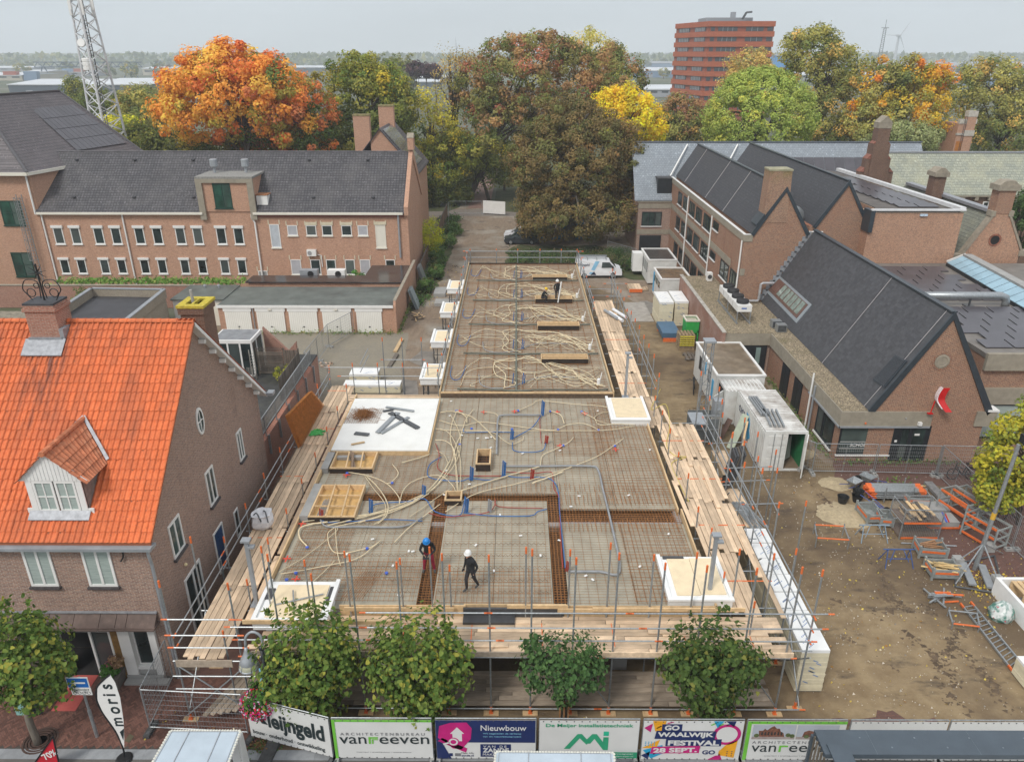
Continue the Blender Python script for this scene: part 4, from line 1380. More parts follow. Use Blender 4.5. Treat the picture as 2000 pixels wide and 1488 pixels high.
mb.prism([(15.72,52.38,3.3),(15.72,68,3.3),(18.6,68,3.3),(18.6,60.1,3.3),(20.7,60.1,3.3),(20.7,SY+.02,3.3),(19.2,SY+.02,3.3),(19.2,52.38,3.3)],(0,0,.07))
GRV=ob('gravel_bed',mb,GRAVELM,fr_)
mb=MB()
pg=random.Random(21)
for k in rg(9000):
 if pg.random()<.62:
  x,y=pg.uniform(15.75,20.6),pg.uniform(52.45,67.9)
  if y>60.1 and x>18.55:
   continue
 else:
  x,y=pg.uniform(19.22,20.6),pg.uniform(SY+.1,52.4)
 s_=pg.uniform(.015,.05)
 a=pg.uniform(0,6.3)
 mb.add([(x+cos(a)*s_,y+sin(a)*s_,3.372),(x+cos(a+2.1)*s_,y+sin(a+2.1)*s_,3.372),(x+cos(a+4.2)*s_,y+sin(a+4.2)*s_,3.372),(x,y,3.375+s_*.8)],[(0,1,3),(1,2,3),(2,0,3)])
ob('pebbles',mb,M('pebble',(.30,.25,.18),.9,var=.5,scale=4,island=.55,dirt=.3,Dc=(.14,.13,.04),Ds=.8),GRV,kind='stuff')
ow=Th('old_yard_wall','old orange brick yard wall with flaking white paint in front of the gravel roof','wall',(15.5,60,0))
mb=MB()
mb.box(15.48,15.7,52.2,68,0,3.45)
OWM=Bk('painted_brick',(.36,.15,.09),(.29,.12,.08),(.34,.27,.22),Sk=.75,tint=(.46,.34,.30))
ob('brickwork',mb,OWM,ow)
bx('coping',M('pale_coping',(.42,.39,.34),.8,var=.3,scale=3,dirt=.3),ow,(15.44,15.74,52.2,68,3.45,3.52))
cdz=3.38
A0,A1,B0=G(1429,632,cdz),G(1384,585,cdz),G(1456,634,cdz)
A0.x,A1.x=17.05,17.05
B0=Ve((18.15,A0.y,cdz))
cd=Th('rooftop_condenser','white rooftop condenser with four black fans on legs above the gravel','condenser',(17.6,A0.y,cdz))
yA,yB=A0.y,A0.y+5.6
CSG=bx('casing',WH,cd,(17.05,18.15,yA,yB,cdz+.95,cdz+1.45))
m_=MB()
for k in rg(1,4):
 y=yA+(yB-yA)*k/4
 m_.box(17.03,18.17,y-.015,y+.015,cdz+.94,cdz+1.46)
ob('casing_joint',m_,M('joint_grey',(.35,.35,.35),.6),CSG)
bx('logo_plate',M('logo_blue',(.12,.2,.45),.5),CSG,(17.35,17.75,yA-.012,yA-.002,cdz+1.16,cdz+1.28))
m_=MB()
m_.lathe([(.02,0),(.44,0),(.48,.08),(.46,.14),(.48,.2),(.45,.26),(.02,.27)],(0,0,0),20)
f0=ob('fan',m_,M('fan_black',(.018,.018,.02),.6),cd,Lc=True)
for k in rg(4):
 o=f0 if k==0 else dup(f0,cd)
 o.location=Ve((17.6,yA+.75+k*1.37,cdz+1.45))-BASE[cd.name]
m_=MB()
m_.beam((0,0,0),(0,0,.95),.07,.07)
l0=None
for y in(yA+.05,(yA+yB)/2,yB-.05):
 for x in(17.1,18.1):
  o=ob('leg',m_,GALV,cd,Lc=True)if l0 is None else dup(l0,cd);l0=l0 or o;o.location=Ve((x,y,cdz))-BASE[cd.name]
m_=MB()
for x in(17.1,18.1):
 m_.beam((x,yA-.1,cdz+.05),(x,yB+.2,cdz+.05),.12,.1)
ob('base_rail',m_,GALV,cd)
dp=Th('insulated_pipe','silver insulated pipe running from the condenser up the slate roof','pipe',(18.5,59,3.4))
m_=MB()
m_.tube([(18.,59.6,3.6),(20.2,59.6,3.6),(20.3,59.6,3.7),(20.35,59.7,5.),(20.5,59.7,5.1),(21.4,59.7,5.1)],.11,8)
ob('pipe_run',m_,M('foil',(.55,.55,.56),.35,metal=.6,var=.2),dp)
hv=Th('roof_fan_box','pair of grey metal fan boxes on the gravel at the foot of the slate roof','fan box',(19.6,52,3.4))
for k,(px,py)in en(((1508,640),(1518,648))):
 p=G(px,py,3.4)
 bx('box',GALV,hv,(p.x-.05,p.x+.65,p.y-.1,p.y+.5,3.4,3.95))
 bx('grille',STEEL,hv,(p.x-0,p.x+.6,p.y-.112,p.y-.102,3.46,3.9))
m_=MB()
m_.box(0,.45,-.3,.3,0,.75)
wb=Th('wall_condenser','small white condenser beside the wing windows on the gravel roof','condenser',(17.6,66.5,3.38))
ob('casing',m_,WH,wb,Lc=True)
m_=MB()
m_.lathe([(.02,0),(.2,0),(.2,.03),(.02,.03)],(.2,-.3,.4),12,axis=(0,-1,0))
ob('fan_grille',m_,STEEL,wb,Lc=True)
wg=Th('chimney_wing','brick wing with three rows of windows and a broad mossy chimney on its gable','building',(21,60.15,0))
WXL,WY0,WY1=18.65,60.16,91.5
mb=MB()
mb.prism([(WXL,WY0,0),(23.7,WY0,0),(23.7,WY0,9.1),(21.5,WY0,12.5),(19.3,WY0,9.),(19.28,WY0,8.45),(WXL,WY0,8.45)],(0,WY1-WY0,0))
ob('wall',mb,BR_RED,wg)
bx('concrete_band',CONC,wg,(WXL-.08,WXL+.12,WY0-.06,91,8.46,9.02),(WXL+.12,19.3,WY0-.06,WY0+.1,8.46,9.02),(WXL-.05,WXL-.002,WY0+3.,89.9,5.62,6.2),(WXL-.05,WXL-.002,67.7,89.9,2.52,3.1),(WXL-.05,WXL+.35,WY0-.05,WY0-.002,5.62,6.2))
bx('parapet_trim',WH,wg,(WXL-.1,WXL+.14,WY0-.08,91,9.022,9.07),(WXL+.14,19.32,WY0-.08,WY0+.12,9.022,9.07))
bx('box_gutter',BITUMEN,wg,(WXL+.125,19.3,WY0+.11,91,8.47,8.7))
def steep_roof(par,xc,hw,y0,y1,ez,az,mat,trim_y,right=True):
 m_=MB()
 for s_ in((-1,1)if right else(-1,)):
  m_.prism([(xc,y0,az+.08),(xc+s_*hw,y0,ez-.1),(xc+s_*(hw+.12),y0,ez-.02),(xc,y0,az+.28)],(0,y1-y0,0))
 R=ob('roof',m_,mat,par)
 m_=MB()
 m_.beam((xc,y0,az+.3),(xc,y1,az+.3),.3,.09)
 for s_ in(-1,1):
  m_.prism([(xc,trim_y,az-.05),(xc+s_*(hw-.05),trim_y,ez-.2),(xc+s_*(hw+.2),trim_y,ez),(xc,trim_y,az+.36)],(0,.14,0))
 ob('roof_trim',m_,RT,R)
 return R
WR=steep_roof(wg,21.5,2.2,WY0+.02,WY1,9.1,12.5,SLATE,WY0-.1)
for yy in(86.5,76.5,69.5):
 nl=Ve((-3.4,0,2.2)).normalized()
 m_=MB()
 m_.bar(Ve((19.25,yy,9.1))+nl*.07,Ve((21.45,yy,12.72))+nl*.07,.03,4)
 ob('lightning_wire',m_,M('pale_wire',(.45,.42,.42)),WR)
CHM=Bk('mossy_chimney_brick',(.36,.14,.07),(.22,.085,.05),(.45,.36,.26),mort=.014,dark=(.08,.05,.045),zmoss=(12.9,14.6,(.20,.17,.055)))
mb=MB()
mb.prism([(19.95,WY0-.04,10.),(21.9,WY0-.04,10.),(21.75,WY0-.04,14.05),(20.02,WY0-.04,14.05)],(0,1.5,0))
CHW=ob('chimney',mb,CHM,wg)
bx('chimney_cap',M('cap_moss',(.32,.30,.20),.95,var=.35,scale=3,dirt=.3,Dc=(.35,.28,.06)),CHW,(19.98,21.8,WY0-.08,WY0+1.5,14.052,14.18))
mb=MB()
mb.prism([(19.5,WY0-.15,9.75),(20.,WY0-.15,10.55),(20.,WY0-.15,10.75),(19.4,WY0-.15,9.85)],(0,1.6,0))
ob('chimney_flashing',mb,RT,CHW)
for y0,y1 in((84.5,86.5),(81.4,83.6),(78.,80.5),(74.8,77.3),(70.9,73.9)):
 Wi(wg,'x-',WXL,y0,y1,6.75,8.15,Dk,GG,3,1,.1,WH)
 Wi(wg,'x-',WXL,y0,y1,3.9,5.4,Dk,GG,3,1,.1,WH)
 Wi(wg,'x-',WXL,y0,y1,.75,2.35,Dk,GL,3,1,.1,WH)
Wi(wg,'x-',WXL,68.2,70.1,7.45,8.2,Dk,GL,1,1,.08,WH)
Wi(wg,'x-',WXL,68.2,70.1,4.7,5.4,Dk,GL,1,1,.08,WH)
Wi(wg,'x-',WXL,63.5,66.2,4.,5.5,Dk,GG,2,1,.1,WH)
Wi(wg,'x-',WXL,60.5,62.9,3.95,5.55,Dk,GG,3,1,.1,WH)
for y in(81.,70.5,60.4):
 Dp(wg,(WXL-.1,y),3.4 if y<68 else 0,8.5,.07,WH)
mb=MB()
for k in rg(14):
 t=k/14
 x=GXL-.2+(GXC-GXL)*t
 z=GE+(GA-GE)*t
 mb.box(x-.25,x+.18,WY0-.06,WY0-.003,z+.1,z+.62)
ob('step_flashing',mb,LEAD,wg)
w2=Th('second_gable_wing','brick wing with a plain pointed gable and dark slate roof right of the chimney wing','building',(27.6,63,0))
mb=MB()
mb.prism([(24.9,63,0),(30.3,63,0),(30.3,63,9.1),(29.85,63,9.1),(27.6,63,12.6),(25.35,63,9.1),(24.9,63,9.1)],(0,28,0))
mb.box(23.71,24.89,61.2,90,0,8.3)
ob('wall',mb,BR_RED,w2)
W2R=steep_roof(w2,27.6,2.25,63.02,91.5,9.1,12.6,SLATE,62.88)
bx('concrete_band',CONC,w2,(23.72,25.3,61.,61.19,8.4,9.05),(29.9,30.6,62.8,62.99,8.4,9.05),(23.72,25.3,61.192,90,8.31,8.4))
bx('parapet_trim',WH,w2,(23.7,25.3,60.95,61.15,9.052,9.1),(29.9,30.65,62.75,62.97,9.052,9.1))
vp=Th('vent_elbow','fat grey metal vent elbow poking out between the two slate roofs','vent pipe',(24.4,66,8.6))
m_=MB()
m_.tube(Sm([(23.6,65.5,9.9),(24.3,65.5,10.),(24.8,65.6,9.7),(25.,65.7,9.2)],5),.42,12)
ob('elbow',m_,GALV,vp,So=True)
Zb=10.75
w3=Th('flat_brick_block','flat roofed block with fresh orange brick front and dark rooftop solar panels','building',(33,61.7,0))
e0,e1=Ve((36.9,61.7,0)),G(1637,332,Zb)
e1.z=0
mb=MB()
mb.prism([(29.3,61.7,0),(36.9,61.7,0),(e1.x,e1.y,0),(30.4,90,0),(30.4,63.5,0),(29.3,63.5,0)],(0,0,Zb-.25))
ob('wall',mb,BR_NEW,w3)
mb=MB()
mb.prism([(29.5,61.9,Zb-.25),(36.7,61.9,Zb-.25),(e1.x-.3,e1.y,Zb-.25),(30.45,89.8,Zb-.25),(30.45,63.6,Zb-.25)],(0,0,.08))
W3R=ob('roof',mb,M('roof_felt_brown',(.115,.10,.088),.7,var=.25,scale=1.2),w3)
mb=MB()
mb.beam((29.25,61.65,Zb),(36.95,61.65,Zb),.3,.12)
mb.beam((36.8,61.7,Zb+.05),(e1.x,e1.y,Zb+.05),.45,.3)
ob('white_coping',mb,M('white_coping',(.66,.66,.66),.5,var=.1),w3)
bx('sign_plate',M('sign_blue_white',(.5,.6,.7),.5,var=.3,scale=15),w3,(33.3,33.9,61.55,61.69,10.25,10.42))
bx('zinc_downstand',RT,w3,(29.2,29.55,61.5,62.9,8.9,10.7))
PMB=MB()
PMB.prism([(0,0,0),(1.63,0,0),(1.63,1.15,.1),(0,1.15,.1)],(0,0,.04))
s0=None
def panel_at(par,x,y,z):
 global s0
 if s0 is None:
  s0=ob('solar_panel',PMB,SOLAR,par,Lc=True);o=s0
 else:
  o=dup(s0,par)
 o.location=Ve((x,y,z))-BASE[par.name]
for i in rg(12):
 y=63.5+i*1.35
 xr=36.6+(e1.x-36.9)*(y-61.7)/(e1.y-61.7)-.6
 x=xr-1.75
 k=0
 while x>31+.1*i and k<4:
  panel_at(W3R,x,y,Zb-.12);x-=1.75;k+=1
FZ=6.3
fl=Th('flat_shop_block','two storey flat roofed block with concrete bands and staggered solar panels right of the gable','building',(33,41,0))
bx('wall',BR_RED,fl,(27.9,50,41.05,61.6,0,FZ-.3))
FR=bx('roof',M('flat_roof_grey',(.19,.17,.15),.6,var=.2,scale=.9,dirt=.3,Dc=(.07,.065,.06),Ds=.35),fl,(27.85,50,41.,61.65,FZ-.3,FZ-.02))
bx('concrete_band',CONC,fl,(27.88,50,40.78,41.,FZ-1.05,FZ+.02),(27.95,50,40.85,41.045,3.,4.05))
mb=MB()
mb.prism([(31.4,40.95,0),(32.,40.95,0),(32.,40.95,FZ-1.06),(31.4,40.95,FZ-1.06)],(0,-.25,0))
ob('concrete_pier',mb,CONC,fl)
Wi(fl,'y',41.04,28.5,31.3,.6,2.98,Dk,BLIND,1,2,.12)
Wi(fl,'y',41.04,32.1,35.3,.6,2.98,Dk,GL,2,1,.12)
for(i0,n,xs,ys)in((0,6,28.3,41.8),(1,7,28.3,51.2)):
 for i in rg(n):
  y=ys+i*1.28;x=xs+(.85 if i%2 else 0);k=0
  while x<(44 if ys<50 else 34.5-(i*.1))and k<9:
   panel_at(FR,x,y,FZ+.02);x+=1.74;k+=1
dk=Th('ventilation_duct','long silver ventilation duct lying across the flat roof','duct',(31,50,FZ))
m_=MB()
m_.tube([(27.3,50.,FZ+.75),(33.9,50.,FZ+.75),(34.25,50.,FZ+.6),(34.35,50.,FZ+.3),(34.35,50,FZ)],.26,14)
ob('duct_run',m_,GALV,dk,So=True)
m_=MB()
for x in(29.4,31.8):
 m_.box(x-.05,x+.05,49.9,50.,FZ,FZ+.5)
 m_.box(x-.3,x+.3,49.7,50.3,FZ-.018,FZ+.05)
ob('support',m_,STEEL,dk)
gs0,gs1=G(1850,512,FZ+.3),G(2000,600,FZ+.3)
sk=Th('glass_roof_strip','long sloping glass roof strip coloured like reflected pale blue sky on the flat block','skylight',(gs0.x,gs0.y,FZ))
gd=(gs1-gs0)
gd.z=0
glen=gd.length+12
gd.normalize()
gn=Ve((-gd.y,gd.x,0))
if gn.x<0:
 gn=-gn
SKG=M('painted_sky_glass',(.30,.46,.55),.08,var=.12,scale=.6)  # the reflected sky is put into the pane colour
npan=22
for k in rg(npan):
 a=gs0+gd*(glen*k/npan+.04)
 b_=gs0+gd*(glen*(k+1)/npan-.04)
 m_=MB()
 m_.prism([Ve((a.x,a.y,FZ+.25)),Ve((b_.x,b_.y,FZ+.25)),Ve((b_.x,b_.y,FZ+.95))+gn*1.35,Ve((a.x,a.y,FZ+.95))+gn*1.35],(0,0,.03))
 ob('pane',m_,SKG,sk)
m_=MB()
a,b_=gs0,gs0+gd*glen
m_.beam(Ve((a.x,a.y,FZ+.12)),Ve((b_.x,b_.y,FZ+.12)),.12,.26)
m_.prism([Ve((a.x,a.y,FZ)),Ve((b_.x,b_.y,FZ)),Ve((b_.x,b_.y,FZ))+gn*1.4,Ve((a.x,a.y,FZ))+gn*1.4],(0,0,.2))
ob('frame',m_,Dk,sk)
m_=MB()
a2,b2=a+gn*1.45,b_+gn*1.45
m_.beam(Ve((a2.x,a2.y,FZ+.85)),Ve((b2.x,b2.y,FZ+.85)),.7,.35)
ob('concrete_upstand',m_,CONCG,sk)
m_=MB()
m_.prism([gs0+gd*-.1,gs0+gd*-.1+gn*1.35,gs0+gd*-.1+gn*1.35+Ve((0,0,.75)),gs0+gd*-.1+Ve((0,0,.1))],gd*-.06)
ob('white_end',m_,WH,sk)
BY,RYB=90.,95.
rb=Th('pale_slate_block','long rear block with a pale blue grey slate roof behind the gabled wings','building',(30,BY,0))
ez_,rz_=GY(1250,390,BY).z,GY(1500,278,RYB).z
mb=MB()
mb.prism([(14.75,BY,0),(14.75,BY,ez_-.1),(14.75,RYB,rz_-.2),(14.75,100,ez_-.1),(14.75,100,0)],(34.5,0,0))
ob('wall',mb,BR_BROWN,rb)
mb=MB()
mb.prism([(14.2,BY-.15,ez_),(14.2,RYB,rz_),(14.2,RYB,rz_-.15),(14.2,BY-.15,ez_-.15)],(35.3,0,0))
mb.prism([(14.2,RYB,rz_),(14.2,100,ez_),(14.2,100,ez_-.15),(14.2,RYB,rz_-.15)],(35.3,0,0))
RBR=ob('roof',mb,SLATE_X,rb)
mb=MB()
mb.beam((14.1,RYB,rz_+.03),(49.6,RYB,rz_+.03),.3,.12)
ob('ridge',mb,M('ridge_blue',(.11,.13,.16),.5),RBR)
mb=MB()
for yq in(2.3,5.4):
 z=yq+.1
 mb.box(14.7,WXL-.06,BY-.06,BY-.002,z,z+.55)
mb.box(14.6,WXL-.06,BY-.1,BY-.002,ez_-.35,ez_-.16)
ob('concrete_band',mb,CONC,rb)
Wi(rb,'y',BY-.002,15.2,17.6,3.4,5.1,Dk,GG,3,1,.1,WH)
bx('door',Dk,rb,(15.1,17.7,BY-.07,BY-.002,.02,2.25))
bxd=bx('box_dormer',Dk,rb,(16.9,18.6,90.4,93.5,6.3,8.9))
bx('flat_roof',BITUMEN,bxd,(16.8,18.62,90.3,93.6,8.9,9.02))
srn=(rz_-ez_)/(RYB-BY)
for i in rg(2):
 for j in rg(18):
  x=27.6+j*1.22;y0_,y1_=90.15+i*1.72,90.15+i*1.72+1.66;m_=MB();m_.prism([(x,y0_,ez_+(y0_-BY)*srn+.12),(x+1.17,y0_,ez_+(y0_-BY)*srn+.12),(x+1.17,y1_,ez_+(y1_-BY)*srn+.12),(x,y1_,ez_+(y1_-BY)*srn+.12)],(0,0,.05));ob('solar_panel',m_,SOLAR,RBR)
mb=MB()
for xc in(20.9,27.):
 mb.beam((xc-2.4,91.3,9.1),(xc,RYB-.6,rz_-.2),.16,.12)
ob('valley_trim',mb,WH,RBR)
CY=84.
cw=Th('weathered_slate_building','old brick building with a long weathered pale green slate roof at the far right','building',(55,CY,0))
xl=GY(1735,340,86).x
ze_,zr_=GY(1850,374,CY).z,GY(1850,298,88.5).z
mb=MB()
mb.prism([(xl,CY,0),(xl,CY,ze_-.1),(xl,88.5,zr_-.2),(xl,93,ze_-.1),(xl,93,0)],(36,0,0))
ob('wall',mb,BR_CHIM,cw)
mb=MB()
mb.prism([(xl,CY-.35,ze_-.3),(xl,88.5,zr_),(xl,88.5,zr_-.2),(xl,CY-.35,ze_-.45)],(36,0,0))
CWR=ob('roof',mb,SLATE_OLD,cw)
mb=MB()
mb.beam((xl,88.5,zr_+.03),(xl+36,88.5,zr_+.03),.35,.16)
ob('lead_ridge',mb,LEAD,CWR)
mb=MB()
mb.box(xl,xl+36,CY-.4,CY-.05,ze_-.55,ze_-.42)
for k in rg(24):
 mb.box(xl+k*1.5,xl+k*1.5+.4,CY-.35,CY-.003,ze_-.95,ze_-.56)
ob('stone_cornice',mb,STONE,cw)
for px in(1772,1920,1965):
 u0=GY(px,395,CY).x
 Wi(cw,'y',CY,u0,u0+1.3,ze_-2.6,ze_-1.1,WH,GL,2,2,.12)
def Sx(name,Lb,px,pyt,pyb,Y,wpx,cap=True,lean=0):
 a,b_=GY(px-wpx/2,pyt,Y),GY(px+wpx/2,pyt,Y)
 zb_=GY(px,pyb,Y).z
 w_=(b_.x-a.x)/2
 xc=(a.x+b_.x)/2
 return xc,w_,a.z,zb_
xc,w_,zt,zb_=Sx('','',1727,232,335,80,24)
bc=Th('stepped_chimney','tall dark brick chimney with stepped stone capped shoulders among the roofs','chimney',(xc,80,0))
bx('shaft',BR_CHIM,bc,(xc-w_,xc+w_,79.4,80.6,6,zt-.9),(xc-w_*1.35,xc+w_*1.35,79.3,80.7,6,zb_+2.8),(xc-w_*2.,xc+w_*2.,79.5,80.5,6,zb_+1.3),(xc-w_*2.7,xc+w_*2.9,79.6,80.4,6,zb_+0))
m_=MB()
m_.box(xc-w_-.03,xc+w_+.03,79.37,80.63,zt-.9,zt-.35)
m_.prism([(xc-w_-.06,79.35,zt-.35),(xc+w_+.06,79.35,zt-.35),(xc,79.35,zt+.3)],(0,1.3,0))
ob('stone_cap',m_,STONE,bc)
m_=MB()
for s_ in(-1,1):
 for k_,z in((1.35,zb_+2.8),(2.,zb_+1.3),(2.75,zb_)):
  m_.prism([(xc+s_*w_*(k_-.65),79.45,z+.45),(xc+s_*w_*k_,79.45,z+.02),(xc+s_*w_*(k_-.65),79.45,z+.02)],(0,1.1,0))
ob('shoulder',m_,M('shoulder_tile',(.24,.10,.07),.9,var=.3),bc)
xc,w_,zt,zb_=Sx('','',1834,335,385,72,24)
c2_=Th('capped_chimney','squat brick chimney with a stone cap in front of the weathered slate roof','chimney',(xc,72,0))
bx('shaft',BR_CHIM,c2_,(xc-w_*.9,xc+w_*.9,71.4,72.6,5,zt-.4))
m_=MB()
m_.box(xc-w_*1.15,xc+w_*1.15,71.2,72.8,zt-.4,zt)
m_.prism([(xc-w_*1.1,71.3,zt),(xc+w_*1.1,71.3,zt),(xc+w_*.3,71.3,zt+.4),(xc-w_*.3,71.3,zt+.4)],(0,1.4,0))
ob('stone_cap',m_,STONE,c2_)
OY=62.5
og=Th('old_gable_house','old orange brick gable with a round window, stone shoulders and a capped chimney','house',(40,OY,0))
ap=GY(1957,418,OY)
fl_,fr2=GY(1880,500,OY),GY(1992,492,OY)
m_=MB()
m_.prism([(fl_.x,OY,0),(fr2.x,OY,0),(fr2.x,OY,fr2.z),(ap.x+.6,OY,ap.z),(ap.x-.6,OY,ap.z),(fl_.x,OY,fl_.z)],(0,.5,0))
ob('wall',m_,BR_NEW,og)
m_=MB()
m_.prism([(fl_.x-.3,OY+.5,fl_.z-.4),(ap.x,OY+.5,ap.z-.1),(ap.x,OY+.5,ap.z-.3),(fl_.x-.3,OY+.5,fl_.z-.6)],(0,16,0))
m_.prism([(fr2.x+.3,OY+.5,fr2.z-.4),(ap.x,OY+.5,ap.z-.1),(ap.x,OY+.5,ap.z-.3),(fr2.x+.3,OY+.5,fr2.z-.6)],(0,16,0))
ob('roof',m_,SLATE_OLDY,og)
m_=MB()
m_.beam((ap.x,OY+.6,ap.z),(ap.x,OY+16,ap.z),.7,.25)
ob('lead_ridge',m_,LEAD,og)
m_=MB()
m_.beam((fl_.x-.1,OY+.25,fl_.z+.08),(ap.x-.6,OY+.25,ap.z+.08),.65,.18)
m_.beam((fr2.x+.1,OY+.25,fr2.z+.08),(ap.x+.6,OY+.25,ap.z+.08),.65,.18)
m_.box(fl_.x-.9,fl_.x+.1,OY-.1,OY+.6,fl_.z-.5,fl_.z+.15)
m_.box(fr2.x-.1,fr2.x+1.,OY-.1,OY+.6,fr2.z-.35,fr2.z+.1)
m_.box(ap.x-.95,ap.x-.55,OY-.1,OY+.6,ap.z-.2,ap.z+.25)
m_.box(ap.x+.55,ap.x+.95,OY-.1,OY+.6,ap.z-.2,ap.z+.25)
ob('stone_coping',m_,STONE,og)
ct=GY(1960,365,OY)
CG=bx('chimney',BR_RED,og,(ap.x-.68,ap.x+.68,OY-.05,OY+1.,ap.z,ct.z-.3))
m_=MB()
m_.box(ap.x-.9,ap.x+.9,OY-.2,OY+1.15,ct.z-.3,ct.z+.15)
m_.prism([(ap.x-.8,OY-.1,ct.z+.15),(ap.x+.8,OY-.1,ct.z+.15),(ap.x+.35,OY-.1,ct.z+.5),(ap.x-.35,OY-.1,ct.z+.5)],(0,1.1,0))
ob('stone_cap',m_,STONE,CG)
oc=GY(1943,469,OY)
m_=MB()
m_.lathe([(.02,0),(.38,0),(.38,.02),(.02,.02)],(oc.x,OY,oc.z),20,axis=(0,-1,0))
ovw=ob('round_window',m_,INTER,og)
m_=MB()
for k in rg(22):
 t=2*pi*k/22
 m_.obox((oc.x+cos(t)*.46,OY-.015,oc.z+sin(t)*.46),Ve((cos(t),0,sin(t)))*.08,(0,.02,0),Ve((-sin(t),0,cos(t)))*.055)
ob('brick_ring',m_,M('ring_brick',(.27,.11,.07),.9,var=.25,island=.25),ovw)
TY=118
a,b_=GY(1868,240,TY),GY(1905,240,TY)
ct_=Th('castellated_tower','red brick tower top with pale stone battlements and an orange shutter among trees','tower',(a.x+1.5,TY,0))
x0,x1=GY(1862,290,TY).x,GY(1906,235,TY).x
zt=GY(1885,238,TY).z
zm=GY(1885,252,TY).z
bx('wall',Bp,ct_,(x0,x1-.2,TY,TY+4.2,0,zt-.3),(x1-1.3,x1,TY-.15,TY+.8,0,zt+.9))
m_=MB()
m_.box(x0-.05,x1-1.3,TY-.12,TY+.2,zm-.9,zm-.6)
m_.box(x1-1.4,x1+.1,TY-.25,TY+.9,zm-1.,zm-.2)
m_.box(x1-1.35,x1+.05,TY-.2,TY+.85,zt+.7,zt+1.5)
for k in rg(3):
 m_.box(x0+k*.95,x0+k*.95+.7,TY-.1,TY+.4,zt-.3,zt+.35)
ob('battlement',m_,M('pale_stone',(.5,.46,.40),.9,var=.2),ct_)
bx('shutter',M('orange_shutter',(.45,.17,.03),.7,var=.2),ct_,(x0+.2,x0+1.5,TY-.06,TY-.003,zm-4.6,zm-1.8))
m_=MB()
for x in(x1-1.75,x1-1.5):
 m_.bar((x,TY-.3,zm-6),(x,TY-.3,zt+.8),.03,4)
for k in rg(22):
 m_.bar((x1-1.75,TY-.3,zm-5.8+k*.32),(x1-1.5,TY-.3,zm-5.8+k*.32),.02,4)
ob('ladder',m_,STEEL,ct_)
# trees
import numpy as np
def Lm(name,rough=.75):
 m,t,b=Nm(name)
 a=N(t,'ShaderNodeAttribute')
 a.attribute_name='leaf_colour'
 link(t,a.outputs['Color'],b.inputs['Base Color'])
 b.inputs['Roughness'].default_value=rough
 b.inputs['Specular IOR Level'].default_value=.25
 tr=N(t,'ShaderNodeBsdfTranslucent')
 link(t,a.outputs['Color'],tr.inputs['Color'])
 ms=N(t,'ShaderNodeMixShader')
 ms.inputs[0].default_value=.35
 link(t,b.outputs[0],ms.inputs[1])
 link(t,tr.outputs[0],ms.inputs[2])
 link(t,ms.outputs[0],t.nodes['Material Output'].inputs['Surface'])
 return m
LEAF=Lm('foliage')
BARK=M('bark',(.085,.065,.048),.95,var=.35,scale=4,Sr=(2,2,.4),bumps=.3)
BARKG=M('grey_bark',(.17,.145,.115),.95,var=.3,scale=4,Sr=(2,2,.4))
def Lo(name,pos,nor,size,col,parent,droop=.0,shape='quad',npr=None,base=None,kind=None):
 """one mesh of leaf blades. pos, nor (n,3); size (n,); col (n,3)"""
 n=len(pos)
 npr=npr or np.random.RandomState(1)
 nor=nor/(np.linalg.norm(nor,axis=1,keepdims=True)+1e-9)
 r=npr.normal(size=(n,3))
 r[:,2]-=droop
 tdir=r-nor*(r*nor).sum(1,keepdims=True)
 tdir/=np.linalg.norm(tdir,axis=1,keepdims=True)+1e-9
 sdir=np.cross(nor,tdir)
 s=size[:,None]
 if shape=='quad':
  k=4;vs=np.stack([pos-tdir*s*.6,pos+sdir*s*.42+nor*s*.1,pos+tdir*s*.65,pos-sdir*s*.42+nor*s*.1],1);faces=[[0,1,2,3]]
 else:
  k=8;vs=np.stack([pos-tdir*s*.45,pos+sdir*s*.34-tdir*s*.52+nor*s*.08,pos+sdir*s*.46-tdir*s*.1+nor*s*.1,pos+sdir*s*.26+tdir*s*.3+nor*s*.03,pos+tdir*s*.62-nor*s*.12,pos-sdir*s*.26+tdir*s*.3+nor*s*.03,pos-sdir*s*.46-tdir*s*.1+nor*s*.1,pos-sdir*s*.34-tdir*s*.52+nor*s*.08],1);faces=[[0,1,2,3,4],[0,4,5,6,7]]
 V=vs.reshape(-1,3)
 if base is not None:
  V=V-np.array(base)
 me=bpy.data.meshes.new(name)
 F=[]
 ls=[]
 for f in faces:
  F.append((np.arange(n)[:,None]*k+np.array(f)[None,:]))
 nf=sum(len(x)for x in F)
 loops=np.concatenate([np.concatenate([x[i]for x in F])for i in rg(n)])if len(F)>1 else F[0].reshape(-1)
 lens=np.tile([len(f)for f in faces],n)
 me.vertices.add(len(V))
 me.vertices.foreach_set('co',V.astype(np.float32).reshape(-1))
 me.loops.add(len(loops))
 me.loops.foreach_set('vertex_index',loops.astype(np.int32))
 me.polygons.add(nf)
 st=np.concatenate([[0],np.cumsum(lens)[:-1]])
 me.polygons.foreach_set('loop_start',st.astype(np.int32))
 me.polygons.foreach_set('loop_total',lens.astype(np.int32))
 me.update(calc_edges=True)
 ca=me.color_attributes.new('leaf_colour','FLOAT_COLOR','POINT')
 cc=np.concatenate([np.repeat(col,k,axis=0),np.ones((n*k,1))],1)
 ca.data.foreach_set('color',cc.astype(np.float32).reshape(-1))
 me.materials.append(LEAF)
 o=bpy.data.objects.new(name,me)
 COL.objects.link(o)
 if parent is not None:
  o.parent=parent
 if kind:
  o['kind']=kind
 return o
BOOST=[1.]
